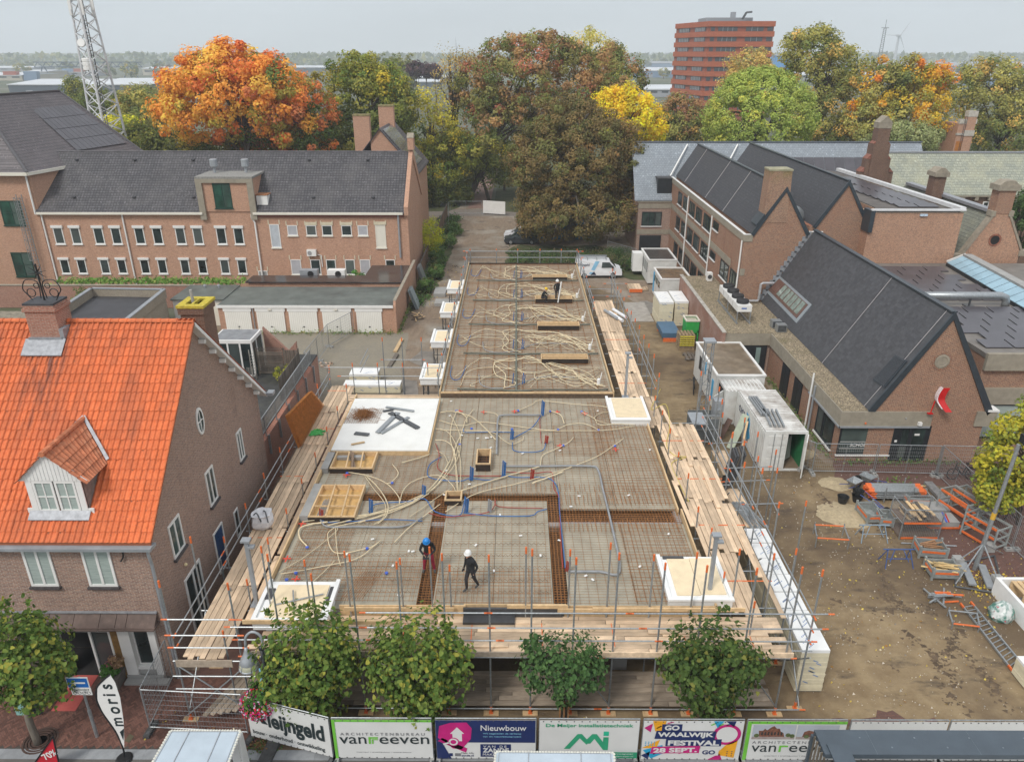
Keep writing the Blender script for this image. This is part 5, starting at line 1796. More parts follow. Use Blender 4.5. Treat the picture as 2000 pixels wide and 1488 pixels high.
def Pk(npr,n,Pa,jit=.18):
 """palette: list of (weight, rgb)"""
 w_=np.array([p[0]for p in Pa],float)
 idx=npr.choice(len(Pa),n,p=w_/w_.sum())
 c=np.array([p[1]for p in Pa])[idx]*BOOST[0]*np.array([1.04,1.12,1.3])
 return c*(1+npr.uniform(-jit,jit,(n,1)))
def crown(npr,Bl,Nc,per,Cr,Pa,size,side=None,shell=.55,top_pal=None):
 """blobs: (cx,cy,cz,rx,ry,rz). returns leaf arrays and the clump centres"""
 vol=np.array([b[3]*b[4]*b[5]for b in Bl])**.67
 cl=[]
 for b,k in zip(Bl,np.maximum(3,(Nc*vol/vol.sum()).astype(int))):
  d=npr.normal(size=(k,3));d/=np.linalg.norm(d,axis=1,keepdims=True);rr_=npr.uniform(shell,1.,(k,1))**.7;cl.append(np.concatenate([np.array(b[:3])+d*rr_*np.array(b[3:6]),d],1))
 cl=np.concatenate(cl)
 P,Nn,C,S=[],[],[],[]
 base=Pk(npr,len(cl),Pa,.15)
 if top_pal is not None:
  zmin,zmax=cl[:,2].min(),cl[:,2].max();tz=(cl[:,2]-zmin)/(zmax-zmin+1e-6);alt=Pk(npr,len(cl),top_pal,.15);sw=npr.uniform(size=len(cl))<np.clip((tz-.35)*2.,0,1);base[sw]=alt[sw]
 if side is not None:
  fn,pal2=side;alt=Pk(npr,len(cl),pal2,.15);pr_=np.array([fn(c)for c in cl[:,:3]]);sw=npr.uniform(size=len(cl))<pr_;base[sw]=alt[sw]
 for i,c in en(cl):
  k=int(per*npr.uniform(.6,1.4));rcl=Cr*npr.uniform(.6,1.35);d=npr.normal(size=(k,3));d/=np.linalg.norm(d,axis=1,keepdims=True);rad_=npr.uniform(.35,1,(k,1))**.6;p=c[:3]+d*rad_*rcl*np.array([1.05,1.05,.9]);P.append(p);nn_=d*.7+c[3:6]*.5+np.array([0,0,.45])+npr.normal(size=(k,3))*.45;Nn.append(nn_);C.append(base[i]*(1+npr.uniform(-.22,.22,(k,1)))*(1+npr.uniform(-.06,.06,(k,3))))
  S.append(size*npr.uniform(.65,1.25,k))
 return np.concatenate(P),np.concatenate(Nn),np.concatenate(S),np.clip(np.concatenate(C),0,1),cl
def tree(name,Lb,base,Bl,Pa,Nc=120,per=80,Cr=1.3,size=.36,trunk_r=.45,seed=1,Gp=None,side=None,top_pal=None,bark=None,shell=.55,limbs=14,cat='tree',bare=0,droop=.0,fork=.3):
 npr=np.random.RandomState(seed)
 r=random.Random(seed)
 t=Th(name,Lb,cat,base,Gp)
 P,Nn,S,C,cl=crown(npr,[(*q[:3],q[3]*1.05,q[4]*1.05,q[5]*1.05)for q in Bl],int(Nc*1.55),per,Cr*.84,Pa,size*.84,side,shell,top_pal)
 Lo('crown',P,Nn,S,C,t,droop=droop,npr=npr,base=base)
 b=Ve(base)
 top=max(x[2]+x[5]for x in Bl)
 cxy=Ve((np.mean([x[0]for x in Bl]),np.mean([x[1]for x in Bl]),0))
 fz=b.z+(top-b.z)*fork
 mbt=MB()
 f_=Ve((b.x*.6+cxy.x*.4,b.y*.6+cxy.y*.4,fz))
 tp_=Ve((cxy.x,cxy.y,b.z+(top-b.z)*.85))
 mbt.tube(Sm([b,b.lerp(f_,.5)+Ve((r.uniform(-.15,.15),r.uniform(-.15,.15),0)),f_,f_.lerp(tp_,.5)+Ve((r.uniform(-.6,.6),r.uniform(-.6,.6),0)),tp_],4),trunk_r,8,rs=[trunk_r*(1.15-1.02*i/16)for i in rg(17)])
 idx=npr.choice(len(cl),min(limbs,len(cl)),replace=False)
 for i in idx:
  e=Ve(cl[i,:3]);s0_=f_.lerp(tp_,r.uniform(0,.7));m_=s0_.lerp(e,.5)+Ve((0,0,r.uniform(.2,.1*(top-b.z))));pts=Sm([s0_,m_,e],4);mbt.tube(pts,.1,5,rs=[max(.02,trunk_r*.42*(1-k/len(pts)*.9))for k in rg(len(pts))])
  for q in rg(bare):
   a_=Ve((r.uniform(-1,1),r.uniform(-1,1),r.uniform(.2,1.6)))*r.uniform(.8,2.);p_=pts[r.randint(3,len(pts)-1)];mbt.bar(p_,p_+a_,.035,4,r2=.008,caps=False)
 ob('trunk',mbt,bark or BARK,t,So=True)
 return t
def B(px,py,Y,rx,ry,dy=.8):
 """crown lobe from its apparent centre and radii (photo pixels) at distance Y"""
 c=GY(px,py,Y)
 e=GY(px+rx,py,Y)
 h=GY(px,py-ry,Y)
 R=(e-c).length
 return(c.x,c.y,c.z,R,R*dy,abs(h.z-c.z))
BOOST[0]=1.95
ORA=[(5,(.52,.20,.03)),(4,(.54,.25,.035)),(1.2,(.46,.13,.03)),(2.4,(.50,.28,.04)),(.5,(.25,.2,.03))]
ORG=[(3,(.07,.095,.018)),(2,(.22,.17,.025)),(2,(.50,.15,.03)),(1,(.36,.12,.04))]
YGR=[(4,(.13,.135,.02)),(3,(.22,.19,.025)),(2,(.075,.10,.018)),(1.4,(.34,.25,.025))]
DGR=[(4,(.075,.088,.018)),(3,(.12,.125,.024)),(1.5,(.20,.175,.03))]
RBR=[(3,(.22,.12,.045)),(4,(.155,.135,.034)),(3,(.26,.145,.05)),(2,(.10,.11,.026)),(.6,(.27,.095,.045))]
COP=[(5,(.125,.085,.028)),(3,(.165,.11,.036)),(2,(.085,.07,.022)),(2.5,(.105,.098,.026)),(.6,(.2,.11,.034))]
YEL=[(6,(.72,.38,.015)),(3,(.60,.34,.02)),(1,(.32,.26,.02))]
LGR=[(5,(.245,.26,.05)),(3,(.195,.225,.042)),(1.2,(.34,.31,.05))]
OLV=[(4,(.19,.17,.04)),(3,(.27,.225,.05)),(2,(.105,.115,.028)),(.8,(.36,.22,.05))]
YOR=[(4,(.38,.25,.02)),(3,(.48,.24,.02)),(2,(.18,.16,.022)),(1,(.5,.17,.02))]
GRP='autumn trees in the park behind the building site'
def Bo(px,py,Y):
 p=GY(px,py,Y)
 return(p.x,p.y,0)
t1=[B(455,185,104,130,92),B(375,215,103,72,78),B(520,180,104,85,70),B(450,135,105,90,50),B(560,215,103,55,75)]
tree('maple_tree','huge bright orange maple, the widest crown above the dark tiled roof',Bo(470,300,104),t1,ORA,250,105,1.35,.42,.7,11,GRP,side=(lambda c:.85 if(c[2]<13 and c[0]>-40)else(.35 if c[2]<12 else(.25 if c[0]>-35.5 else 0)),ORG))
tree('maple_tree','orange and green maple squeezed between the orange maple and the yellow green tree',Bo(610,320,108),[B(605,215,108,48,90),B(590,270,106,60,50)],ORG,90,90,1.2,.4,.4,12,GRP,top_pal=[(3,(.46,.15,.04)),(2,(.2,.16,.03))])
tree('lime_tree','tall yellow green tree above the rear house with two chimneys',Bo(725,300,116),[B(725,200,116,82,90),B(700,145,117,55,48),B(775,195,115,45,70),B(700,260,114,75,60)],DGR,210,95,1.25,.40,.55,13,GRP,top_pal=YGR)
tree('bare_tree','thinly leaved tree with bare upright twigs left of the red brown tree',Bo(895,330,128),[B(880,150,128,32,72),B(905,115,128,45,38),B(855,220,127,35,50)],[(2,(.26,.20,.06)),(1,(.34,.22,.06))],46,26,1.3,.3,.3,14,GRP,bare=7,limbs=30,shell=.2)
tree('yellow_tree','loose yellow leaved understory tree behind the gravel lane',Bo(850,380,122),[B(835,250,122,62,75),B(870,310,121,55,55),B(810,320,119,40,60)],YGR,130,70,1.25,.36,.3,15,GRP,top_pal=[(3,(.34,.27,.025)),(2,(.24,.21,.03))])
t4=[B(1040,160,128,135,95),B(960,175,127,75,75),B(1040,105,129,95,46),B(1130,170,128,90,80),B(1000,255,125,120,65)]
tree('oak_tree','broad russet and green tree, the tallest in the middle above the copper beech',Bo(912,392,124.4),t4,RBR,330,90,1.45,.42,.5,16,GRP,side=(lambda c:.55 if c[2]<13 else 0,DGR))
tree('street_tree','slim green and yellow tree on the park path between two railings',Bo(955,392,125.8),[B(930,300,125,70,50),B(885,300,124,45,50),B(960,335,125,40,25)],DGR,100,75,1.2,.36,.28,17,GRP,top_pal=YGR)
tree('ash_tree','pale yellow tree top peeping out behind the russet tree',Bo(1150,250,150),[B(1145,95,150,62,38),B(1190,150,150,45,60)],[(3,(.42,.33,.08)),(2,(.30,.26,.06))],80,60,1.4,.4,.4,18,GRP)
tree('oak_tree','green and rust tree at the right shoulder of the russet tree',Bo(1215,280,136),[B(1215,160,136,48,52),B(1200,115,136,22,28),B(1190,215,134,50,50)],DGR,100,80,1.3,.4,.4,19,GRP,top_pal=RBR)
t5=[B(1125,330,96,125,100),B(1120,245,97,80,58),B(1175,290,96,80,70),B(1060,330,95,70,90),B(1130,415,95,130,48),B(1215,330,96,52,60),B(1060,430,94,50,45)]
tree('copper_beech','big dark copper beech with drooping foliage right beside the long slab',Bo(1110,480,96.9),t5,COP,620,105,1.,.27,.75,20,GRP,droop=1.4,bark=BARKG,fork=.22)
tree('ginkgo_tree','vivid golden yellow tree behind the copper beech',Bo(1225,290,118),[B(1225,230,118,62,52),B(1205,195,118,42,28),B(1270,250,118,36,28),B(1185,215,118,30,38)],YEL,130,90,1.1,.36,.4,21,GRP)
tree('oak_tree','brown green rounded tree left of the red office tower foot',Bo(1335,290,130),[B(1330,235,130,48,52),B(1300,260,129,40,35)],OLV,100,80,1.2,.38,.4,22,GRP,top_pal=RBR)
tree('linden_tree','smooth dome shaped light green tree in front of the red office tower',Bo(1485,300,112),[B(1485,232,112,104,92),B(1480,175,112,60,40)],LGR,330,90,.95,.3,.5,23,GRP,shell=.8)
tree('poplar_tree','tall olive tree with open twigs right of the red office tower',Bo(1600,300,132),[B(1595,150,132,75,90),B(1585,95,132,60,48),B(1640,140,132,50,50),B(1600,230,130,75,60)],OLV,240,72,1.4,.4,.5,24,GRP)
tree('oak_tree','small olive tree top overlapping the red office tower',Bo(1470,200,165),[B(1465,128,165,48,32),B(1440,160,165,36,30)],[(3,(.36,.24,.06)),(2,(.22,.18,.05))],70,55,1.5,.44,.4,25,GRP)
tree('maple_tree','yellow and orange tree with dense round crown above the pale slate roof',Bo(1765,300,124),[B(1775,195,124,85,80),B(1720,170,125,62,55),B(1800,160,124,55,45),B(1745,250,122,100,50)],YOR,280,90,1.2,.38,.5,26,GRP,side=(lambda c:.75 if c[0]<61 else(.5 if c[2]<12 else 0),OLV))
tree('lime_tree','pale grey green bushy tree beside the stepped chimney',Bo(1775,300,108),[B(1775,270,108,62,32),B(1720,280,107,35,24)],[(3,(.20,.20,.075)),(2,(.14,.15,.05))],90,80,.9,.3,.3,27,GRP)
tree('ash_tree','wide olive tree at the right edge behind the battlements',Bo(1945,300,134),[B(1945,195,134,85,75),B(1935,150,134,60,36),B(2010,190,134,60,70),B(1990,265,130,90,50)],OLV,260,75,1.4,.4,.5,28,GRP,side=(lambda c:.5 if c[2]<11 else 0,DGR))
tree('conifer','dark evergreen beside the old gable at the right edge',Bo(1990,450,66),[B(1995,440,66,30,50),B(2015,400,68,45,40)],[(3,(.03,.05,.014)),(2,(.05,.075,.02))],60,70,.5,.2,.2,29)
for i,(px,py,Y,rx,ry,pal,lab)in en(((240,225,150,48,40,DGR,'green and yellow tree left of the orange maple'),(275,235,130,42,62,OLV,'russet olive tree close to the left flank of the orange maple'),(235,262,122,45,35,[(3,(.40,.33,.02)),(2,(.22,.22,.02))],'yellow bush tree at the foot of the lattice mast'),(270,285,112,40,40,DGR,'dark green tree under the left edge of the orange maple'),(150,185,190,24,32,DGR,'dark pointed tree left of the lattice mast'),(185,205,175,38,35,DGR,'mid green tree behind the legs of the lattice mast'),(280,195,200,45,30,OLV,'olive tree in front of the white warehouse roof'))):
 tree('park_tree',lab,Bo(px,py+ry,Y),[B(px,py,Y,rx,ry)],pal,70,60,1.3,.42,.3,60+i,GRP)
BOOST[0]=1.5
def shrub(Lb,x,y,r_,h,pal,seed,z=0,n=40,per=60,size=.13,name='shrub',Gp=None):
 npr=np.random.RandomState(seed)
 t=Th(name,Lb,'shrub',(x,y,z),Gp)
 P,Nn,S,C,cl=crown(npr,[(x,y,z+h*.55,r_,r_,h*.5)],n,per,r_*.32,pal,size,None,.4)
 Lo('foliage',P,Nn,S,C,t,npr=npr,base=(x,y,z))
 m_=MB()
 for k in rg(5):
  e=Ve(cl[k,:3]);m_.bar((x,y,z),e,.03,4,r2=.01,caps=False)
 ob('stems',m_,BARK,t)
 return t
shrub('bright yellow green conifer hedge beside the salmon gable wall',GY(840,440,88).x,88,1.7,4.6,[(4,(.40,.37,.015)),(2,(.26,.29,.02))],201,n=90)
for i,(x,y,r_,h)in en(((-9.,84,1.1,2.),(-8.6,78.5,.9,1.6),(-9.2,73.5,.8,1.5),(-8.4,93,1.2,1.8),(-8.2,100,1.1,1.6))):
 shrub(['thick green weeds','low green bramble','nettle clump','leafy bramble heap','grassy bramble'][i]+' along the fence by the earth lane, '+['third','second','first','fourth','farthest'][i]+' from the camera',x,y,r_,h,[(3,(.055,.10,.02)),(2,(.09,.14,.03)),(1,(.15,.15,.04))],210+i,n=40)
for i,(x,y,r_,h,lab)in en(((.5,84,1.6,1.3,'low undergrowth left of the beech trunk'),(3.6,83,1.7,1.4,'undergrowth just behind the slab railing'),(7.6,84.5,1.5,1.2,'undergrowth behind the white van'),(10.7,83.2,1.8,2.,'tall green shrub right of the white van'),(13.,82.5,1.5,1.7,'green shrub beside the white site cabin'),(11.8,86.5,1.6,1.5,'dark shrub below the beech crown near the brick wing'))):
 shrub(lab,x,y,r_,h,[(3,(.04,.07,.016)),(2,(.07,.10,.025)),(1,(.12,.10,.04))],220+i,n=46)
for i,(px,py)in en(((850,360),(875,372),(830,345),(895,365))):
 p=GY(px,py,121)
 shrub('dark green park shrub by the lane end, '+['second','third','first','fourth'][i]+' from the left',p.x,121+i*.4,2.3,4.2,DGR,240+i,n=70,size=.24)
shrub('small green shrub in front of the cooling units',-15.7,71.6,.9,2.9,[(3,(.08,.19,.03)),(2,(.05,.12,.02))],251,n=40)
shrub('young green bush behind the flat outbuilding',-39.5,65.5,1.2,2.8,[(3,(.10,.15,.03)),(2,(.06,.10,.02))],252)
shrub('small yellow leaved shrub in front of the timber slat screen',-15.2,44.6,.55,.9,[(3,(.26,.24,.03)),(1,(.12,.13,.03))],253,z=2.95,n=18,size=.09)
for i,(px,py,Y,rx,ry,pal)in en(((340,285,108,60,30,DGR),(430,290,110,70,28,DGR),(520,290,109,60,28,ORG),(590,285,112,50,32,DGR),(660,292,121,60,30,DGR),(900,320,132,50,60,DGR),(985,300,136,60,60,DGR),(1290,275,140,70,30,DGR),(1400,280,138,80,30,DGR),(1640,275,128,80,32,DGR),(1850,285,140,60,30,DGR),(800,380,119,30,40,DGR))):
 tree('understory_tree','low dark understory tree, number '+'one two three four five six seven eight nine ten eleven twelve'.split()[i]+' of the row below the park crowns from the left',Bo(px,py+ry,Y),[B(px,py,Y,rx,ry)],pal,55,60,1.3,.4,.2,130+i,GRP,limbs=4)
npr=np.random.RandomState(77)
def weeds(name,Lb,pts,h,n,pal,size=.1):
 P=[]
 for i in rg(n):
  a=pts[npr.randint(len(pts))];P.append([a[0]+npr.normal()*a[2],a[1]+npr.normal()*a[3],abs(npr.normal())*h+.03+(a[4]if len(a)>4 else 0)])
 P=np.array(P)
 o=Lo(name,P,npr.normal(size=(n,3))+[0,-.3,.6],np.full(n,size)*npr.uniform(.5,1.3,n),Pk(npr,n,pal,.25),None,npr=npr,kind='stuff')
 o['label']=Lb
 return o
weeds('weeds','green weeds growing on the ledge at the foot of the salmon building',[(x,70.5,.6,.5,1.9)for x in rg(-44,-26,1)],.16,1100,[(3,(.11,.19,.03)),(1,(.2,.24,.05))],.3)
weeds('weeds','weeds along the foot of the shop building and site fence',[(19.,y,.12,.4)for y in rg(40,52)]+[(x,38.9,.4,.15)for x in rg(20,27)]+[(22,36.7,.6,.3)],.12,900,[(3,(.09,.14,.03)),(1,(.2,.2,.07))],.12)
weeds('weeds','weeds along the garage fronts and earth lane edge',[(x,61.2,.5,.2)for x in rg(-26,-10)]+[(-10.2,y,.1,.6)for y in rg(62,76)],.15,1100,[(3,(.11,.16,.035)),(1,(.25,.22,.07))],.14)
weeds('undergrowth','rough dark undergrowth below the copper beech',[(npr.uniform(-.5,13.8),npr.uniform(81.5,91),.5,.5)for i in rg(60)],.25,5200,[(3,(.045,.07,.02)),(2,(.09,.10,.035)),(1,(.14,.10,.05))],.2)
weeds('undergrowth','green undergrowth at the lane edge',[(npr.uniform(-9.9,-8.4),npr.uniform(68,112),.3,.5)for i in rg(50)],.3,3600,[(3,(.06,.11,.025)),(1,(.13,.15,.05))],.2)
weeds('fallen_leaves','yellow fallen leaves scattered over the site ground',[(24,27,2.5,2.),(14,24,4,3),(20,30,3,3),(-8.,75,1.,4),(0,19.6,6,.3)],.004,900,[(3,(.5,.36,.06)),(1,(.6,.5,.3)),(1,(.32,.16,.04))],.09)
# far town
FT='far buildings of the industrial estate'
WR_=M('far_white_roof',(.58,.60,.62),.6,var=.1,scale=.05)
GW_=M('far_grey_wall',(.30,.31,.33),.8,var=.12,scale=.05)
DW_=M('far_dark_wall',(.075,.095,.12),.7,var=.1,scale=.05)
CW_=M('far_cream_wall',(.46,.42,.34),.8,var=.1,scale=.05)
BW_=M('far_blue_wall',(.16,.24,.36),.7,var=.1,scale=.05)
RW_=M('far_red_wall',(.38,.10,.06),.8,var=.15,scale=.05)
WIN_=M('far_window',(.05,.06,.07),.3)
def Fh(Lb,px0,px1,pyb,pyt,depth,wall,roof,windows=0,cat='building',doors=0):
 """hall whose front foot lies on the ground at photo row pyb and whose front edge of roof shows at row pyt"""
 a,b_=G(px0,pyb),G(px1,pyb)
 Y=a.y
 h=max(3,GY(px0,pyt,Y).z)
 t=Th('far_hall',Lb,cat,((a.x+b_.x)/2,Y,0),FT)
 W_=bx('wall',wall,t,(a.x,b_.x,Y,Y+depth,0,h-.6))
 m_=MB()
 m_.prism([(a.x-.4,Y-.4,h-.598),(a.x-.4,Y+depth/2,h+depth*.02),(a.x-.4,Y+depth+.4,h-.598)],(b_.x-a.x+.8,0,0))
 m_.box(a.x-.4,b_.x+.4,Y-.5,Y-.401,h-1.1,h-.5)
 ob('roof',m_,roof,t)
 if windows:
  wd=(b_.x-a.x)/windows
  for i in rg(windows):
   m_=MB();x=a.x+wd*(i+.2);m_.box(x,x+wd*.6,Y-.06,Y-.003,h*.45,h*.68);ob('window',m_,WIN_,t)
 for i in rg(doors):
  m_=MB();wd=(b_.x-a.x)/doors;x=a.x+wd*(i+.35);m_.box(x,x+min(4,wd*.4),Y-.08,Y-.003,0,h*.4);ob('door',m_,GW_,t)
 return t
Fh('white roofed warehouse with a dark blue front left of the lattice mast',20,300,186,163,70,DW_,WR_,0,doors=3)
Fh('cream warehouse end with a white roof behind the lattice mast',205,330,175,158,50,CW_,WR_,3)
Fh('pale hall at the far left edge',-80,45,158,146,60,CW_,WR_,5)
Fh('long low white hall at the far left horizon',-60,60,140,132,60,GW_,WR_,6)
Fh('cream hall left of the gantry crane',45,95,152,139,40,CW_,WR_,3)
Fh('grey hall beneath the gantry crane',100,175,150,140,40,GW_,WR_,4)
Fh('distant beige hall behind the orange maple crown',280,340,148,133,50,CW_,WR_,3)
Fh('small grey block on the horizon left of the orange maple',302,330,126,117,40,DW_,GW_,3)
Fh('white roofed hall right of the orange maple top',565,650,142,131,60,DW_,WR_,4)
Fh('dark fronted office hall left of the thin bare tree',790,860,170,158,30,DW_,WR_,4)
Fh('pale low hall behind the thin bare tree',800,870,157,150,40,GW_,WR_,5)
Fh('white roofed workshop left of the red office tower',1245,1330,190,172,45,GW_,WR_,4)
Fh('blue grey distribution hall left of the red office tower',1235,1330,152,137,90,BW_,WR_,0,doors=4)
Fh('long grey distribution hall on the left of the tower horizon',1255,1335,133,123,90,BW_,GW_,0)
Fh('wide blue distribution hall at the right horizon',1790,2080,166,152,110,BW_,WR_,0,doors=6)
Fh('second wide distribution hall at the right horizon',1700,2090,143,128,160,BW_,GW_,0)
Fh('white hall behind the right hand trees',1560,1720,158,145,60,GW_,WR_,6)
Fh('blue drum shaped sign hall beside the tall olive tree',1512,1540,150,108,20,M('bright_blue',(.05,.28,.62),.5),GW_,0)
for i,(px,py,m_,lab)in en(((20,158,RW_,'rust red shipping containers at the far left'),(60,158,BW_,'stack of blue shipping containers at the far left'),(133,150,BW_,'blue shipping containers below the gantry crane'),(152,150,RW_,'red shipping containers below the gantry crane'))):
 p=G(px,py)
 t=Th('shipping_container_stack',lab,'containers',(p.x,p.y,0),'far stacks of shipping containers')
 for k in rg(3):
  bx('container',m_,t,(p.x-6+k*.5,p.x+6+k*.5,p.y,p.y+5,k*2.6+.02,k*2.6+2.58))
gc=Th('gantry_crane','dark blue gantry crane over the container yard behind the mast','crane',tuple(G(180,152)))
p0,p1=G(72,152),G(282,152)
Yc=p0.y
zt=GY(180,122,Yc).z
CRN=M('crane_blue',(.05,.08,.13),.6)
mb=MB()
for z in(zt,zt-4.5):
 mb.beam((p0.x,Yc,z),(p1.x,Yc,z),1.2,.8)
ob('girder',mb,CRN,gc)
mb=MB()
k=26
for i in rg(k):
 x=p0.x+(p1.x-p0.x)*i/k
 x2=p0.x+(p1.x-p0.x)*(i+1)/k
 mb.beam((x,Yc,zt if i%2 else zt-4.5),(x2,Yc,zt-4.5 if i%2 else zt),.5,.5)
ob('truss',mb,CRN,gc)
for x,q in((p0.x+8,4),(p1.x-14,6)):
 mb=MB()
 mb.beam((x,Yc,zt-4),(x-q,Yc,0),.9,.9)
 mb.beam((x+2,Yc,zt-4),(x+2+q,Yc,0),.9,.9)
 ob('leg',mb,CRN,gc)
npr=np.random.RandomState(5)
protos=[]
for i in rg(4):
 P,Nn,S,C,cl=crown(npr,[(0,0,.62,.5,.5,.38),(.1,0,.45,.42,.42,.3)],34,16,.13,[DGR,OLV,YGR,[(2,(.10,.055,.05)),(2,(.16,.10,.05))]][i],.10,None,.5)
 protos.append((P,Nn,S,C))
spots_f=[]
for px in rg(-40,2040,19):
 for row in(127,136,150):
  if npr.uniform()<(.62 if row<130 else .3):
   spots_f.append((px+npr.uniform(-9,9),row+npr.uniform(-5,6)))
spots_f=[s for s in spots_f if not(330<s[0]<560 or 920<s[0]<1180 or 1320<s[0]<1760)]
base_me=None
far_protos=[]
for i in rg(4):
 t=Th('far_tree','hazy far tree among the industrial halls','tree',(0,0,0),'hazy far trees on the plain')
 o=Lo('crown',*protos[i],t,npr=npr)
 mb=MB()
 mb.bar((0,0,0),(0,0,.4),.03,5)
 ob('trunk',mb,BARK,t,Lc=True)
 far_protos.append(t)
for k,(px,py)in en(spots_f[:130]):
 p=G(px,py)
 i=int(npr.choice(4,p=[.45,.25,.15,.15]))
 t=far_protos[k]if k<4 else dup_thing(far_protos[i],(0,0,0))
 t.location=p
 h=npr.uniform(8,15)*(1 if py>125 else 1.2)
 for c in t.children:
  c.scale=(h*1.15,h*1.15,h)
npr=np.random.RandomState(9)
n=26000
Yw=npr.uniform(1500,4200,n)
Xw=npr.uniform(-1,1,n)*Yw*.85
keep=np.sin(Xw*.004+Yw*.011)+np.sin(Xw*.0013-Yw*.006)>-.2
P=np.stack([Xw,Yw,npr.uniform(1,22,n)],1)[keep]
o=Lo('distant_wood',P,npr.normal(size=P.shape)+[0,-.6,.4],npr.uniform(7,14,len(P)),Pk(npr,len(P),DGR,.2),None,npr=npr,kind='stuff')
o['label']='hazy belt of distant woods along the horizon'
for i in rg(9):
 Y=330
 px=735+i*9
 p=GY(px,150,Y)
 h=GY(px,110-(i%3)*2,Y).z
 t=tree('poplar_tree','far pale green poplar in the row behind the yellow green tree',(p.x,Y,0),[(p.x,Y,h*.6,2.2,2.2,h*.4)],[(2,(.16,.17,.06)),(2,(.22,.2,.07))],26,26,1.2,.9,.2,300+i,'row of far poplars',limbs=2)
for i,(px,py,rx,ry)in en(((812,135,16,14),(832,138,15,12),(850,140,14,12))):
 t=tree('purple_tree','far dark purple round tree, '+['left','middle','right'][i]+' one of three by the thin bare tree',Bo(px,py,300),[B(px,py,300,rx,ry)],[(2,(.065,.03,.035)),(1,(.1,.05,.04))],40,40,1.2,.7,.3,320+i,limbs=2)
TYY=285.
tc_=GY(1372,200,TYY)
rt=Th('office_tower','orange red brick office tower with banded floors and a rooftop crane above the trees','tower',(tc_.x,TYY,0))
tr_=GY(1513,45,TYY).x
tl_=GY(1322,48,TYY+26)
top=GY(1440,42,TYY).z
RB=Bk('tower_red',(.50,.13,.055),(.42,.11,.048),(.34,.1,.05),bw=1.2,bh=.35,mort=.03,Sk=.2,tint=(.34,.09,.045))
xL=GX(1322,48,1)[0]
cx0=tc_.x-.2
backX=tl_.x
mb=MB()
foot=[(cx0,TYY),(tr_,TYY),(tr_+2,TYY+30),(backX,TYY+26)]
mb.prism([(x,y,0)for x,y in foot],(0,0,top))
ob('wall',mb,M('tower_recess',(.28,.075,.04),.85,var=.15,scale=.4),rt)
nf=9
fh=top/10.2
lvec=Ve((backX-cx0,26,0))
for k in rg(nf+1):
 z=top-fh*k
 mb=MB()
 zz0,zz1=z-fh*.52,z
 mb.prism([(cx0-.35,TYY-.5,zz0),(tr_+.3,TYY-.5,zz0),(tr_+2.4,TYY+30,zz0),(backX-.5,TYY+26.2,zz0)],(0,0,zz1-zz0))
 ob('brick_band',mb,RB,rt)
 if k==nf:
  break
 zw0,zw1=z-fh*.98,z-fh*.56
 for(u0,u1)in((.03,.09),(.14,.44),(.57,.84),(.9,.985)):
  x0,x1=cx0+(tr_-cx0)*u0,cx0+(tr_-cx0)*u1;wf=bx('window',WIN_,rt,(x0,x1,TYY-.12,TYY-.003,zw0,zw1));mb=MB();n_=max(1,int((x1-x0)/1.6))
  for q in rg(1,n_):
   mb.box(x0+(x1-x0)*q/n_-.08,x0+(x1-x0)*q/n_+.08,TYY-.2,TYY-.121,zw0,zw1)
  if n_>1:
   ob('mullion',mb,GW_,wf)
 for(u0,u1)in((.08,.40),(.55,.9)):
  a,b_=Ve((cx0,TYY,0))+lvec*u0,Ve((cx0,TYY,0))+lvec*u1;off=Ve((-lvec.y,lvec.x,0)).normalized()*.15
  if off.x>0:
   off=-off
  mb=MB();mb.prism([Ve((a.x,a.y,zw0)),Ve((b_.x,b_.y,zw0)),Ve((b_.x,b_.y,zw1)),Ve((a.x,a.y,zw1))],off);ob('window',mb,WIN_,rt);mb=MB()
  for q in rg(1,7):
   c_=a.lerp(b_,q/7)+off*1.2;mb.box(c_.x-.15,c_.x+.15,c_.y-.3,c_.y+.3,zw0,zw1)
  ob('mullion',mb,GW_,rt)
bx('plant_room',GW_,rt,(GY(1378,42,TYY+8).x,GY(1470,42,TYY+8).x,TYY+8,TYY+20,top,GY(1400,35,TYY+8).z),(GY(1428,42,TYY+10).x,GY(1436,42,TYY+10).x,TYY+10,TYY+12,top,GY(1400,24,TYY+10).z))
mb=MB()
pA,pB,pC=GY(1450,38,TYY+6),GY(1458,25,TYY+6),GY(1469,24,TYY+6)
mb.beam(pA,pB,.7,.7)
mb.beam(pB,pC,.6,.6)
ob('roof_crane',mb,STEEL,rt)
MY=108.
ma=Th('lattice_mast','white three legged lattice telecom mast with drums and antennas at the left','mast',(GY(205,250,MY).x,MY,0))
mc=GY(206,240,MY)
zT=GY(160,-25,MY).z
mcx=mc.x
MW=M('mast_white',(.62,.63,.64),.5,var=.1)
def mleg(i,z):
 r_=3.05-(3.05-.9)*(z/(zT+8))
 a=-pi/2+i*2*pi/3+.35
 return Ve((mcx+cos(a)*r_,MY+sin(a)*r_,z))
for i in rg(3):
 mb=MB()
 mb.bar(mleg(i,0),mleg(i,zT),.19,8,r2=.13)
 ob('leg',mb,MW,ma)
nb=17
for i in rg(3):
 mb=MB()
 for k in rg(nb):
  z0_,z1_=zT*k/nb,zT*(k+1)/nb;mb.bar(mleg(i,z0_),mleg((i+1)%3,z1_),.07,5);mb.bar(mleg((i+1)%3,z0_),mleg(i,z1_),.07,5)
 ob('bracing',mb,MW,ma)
mb=MB()
for dx in(-.3,0,.3):
 mb.bar((mcx+dx,MY,2),(mcx+dx,MY,zT),.07,5)
for k in rg(60):
 mb.bar((mcx-.3,MY,3+k*.55),(mcx+.3,MY,3+k*.55),.04,4)
ob('cable_ladder',mb,STEEL,ma)
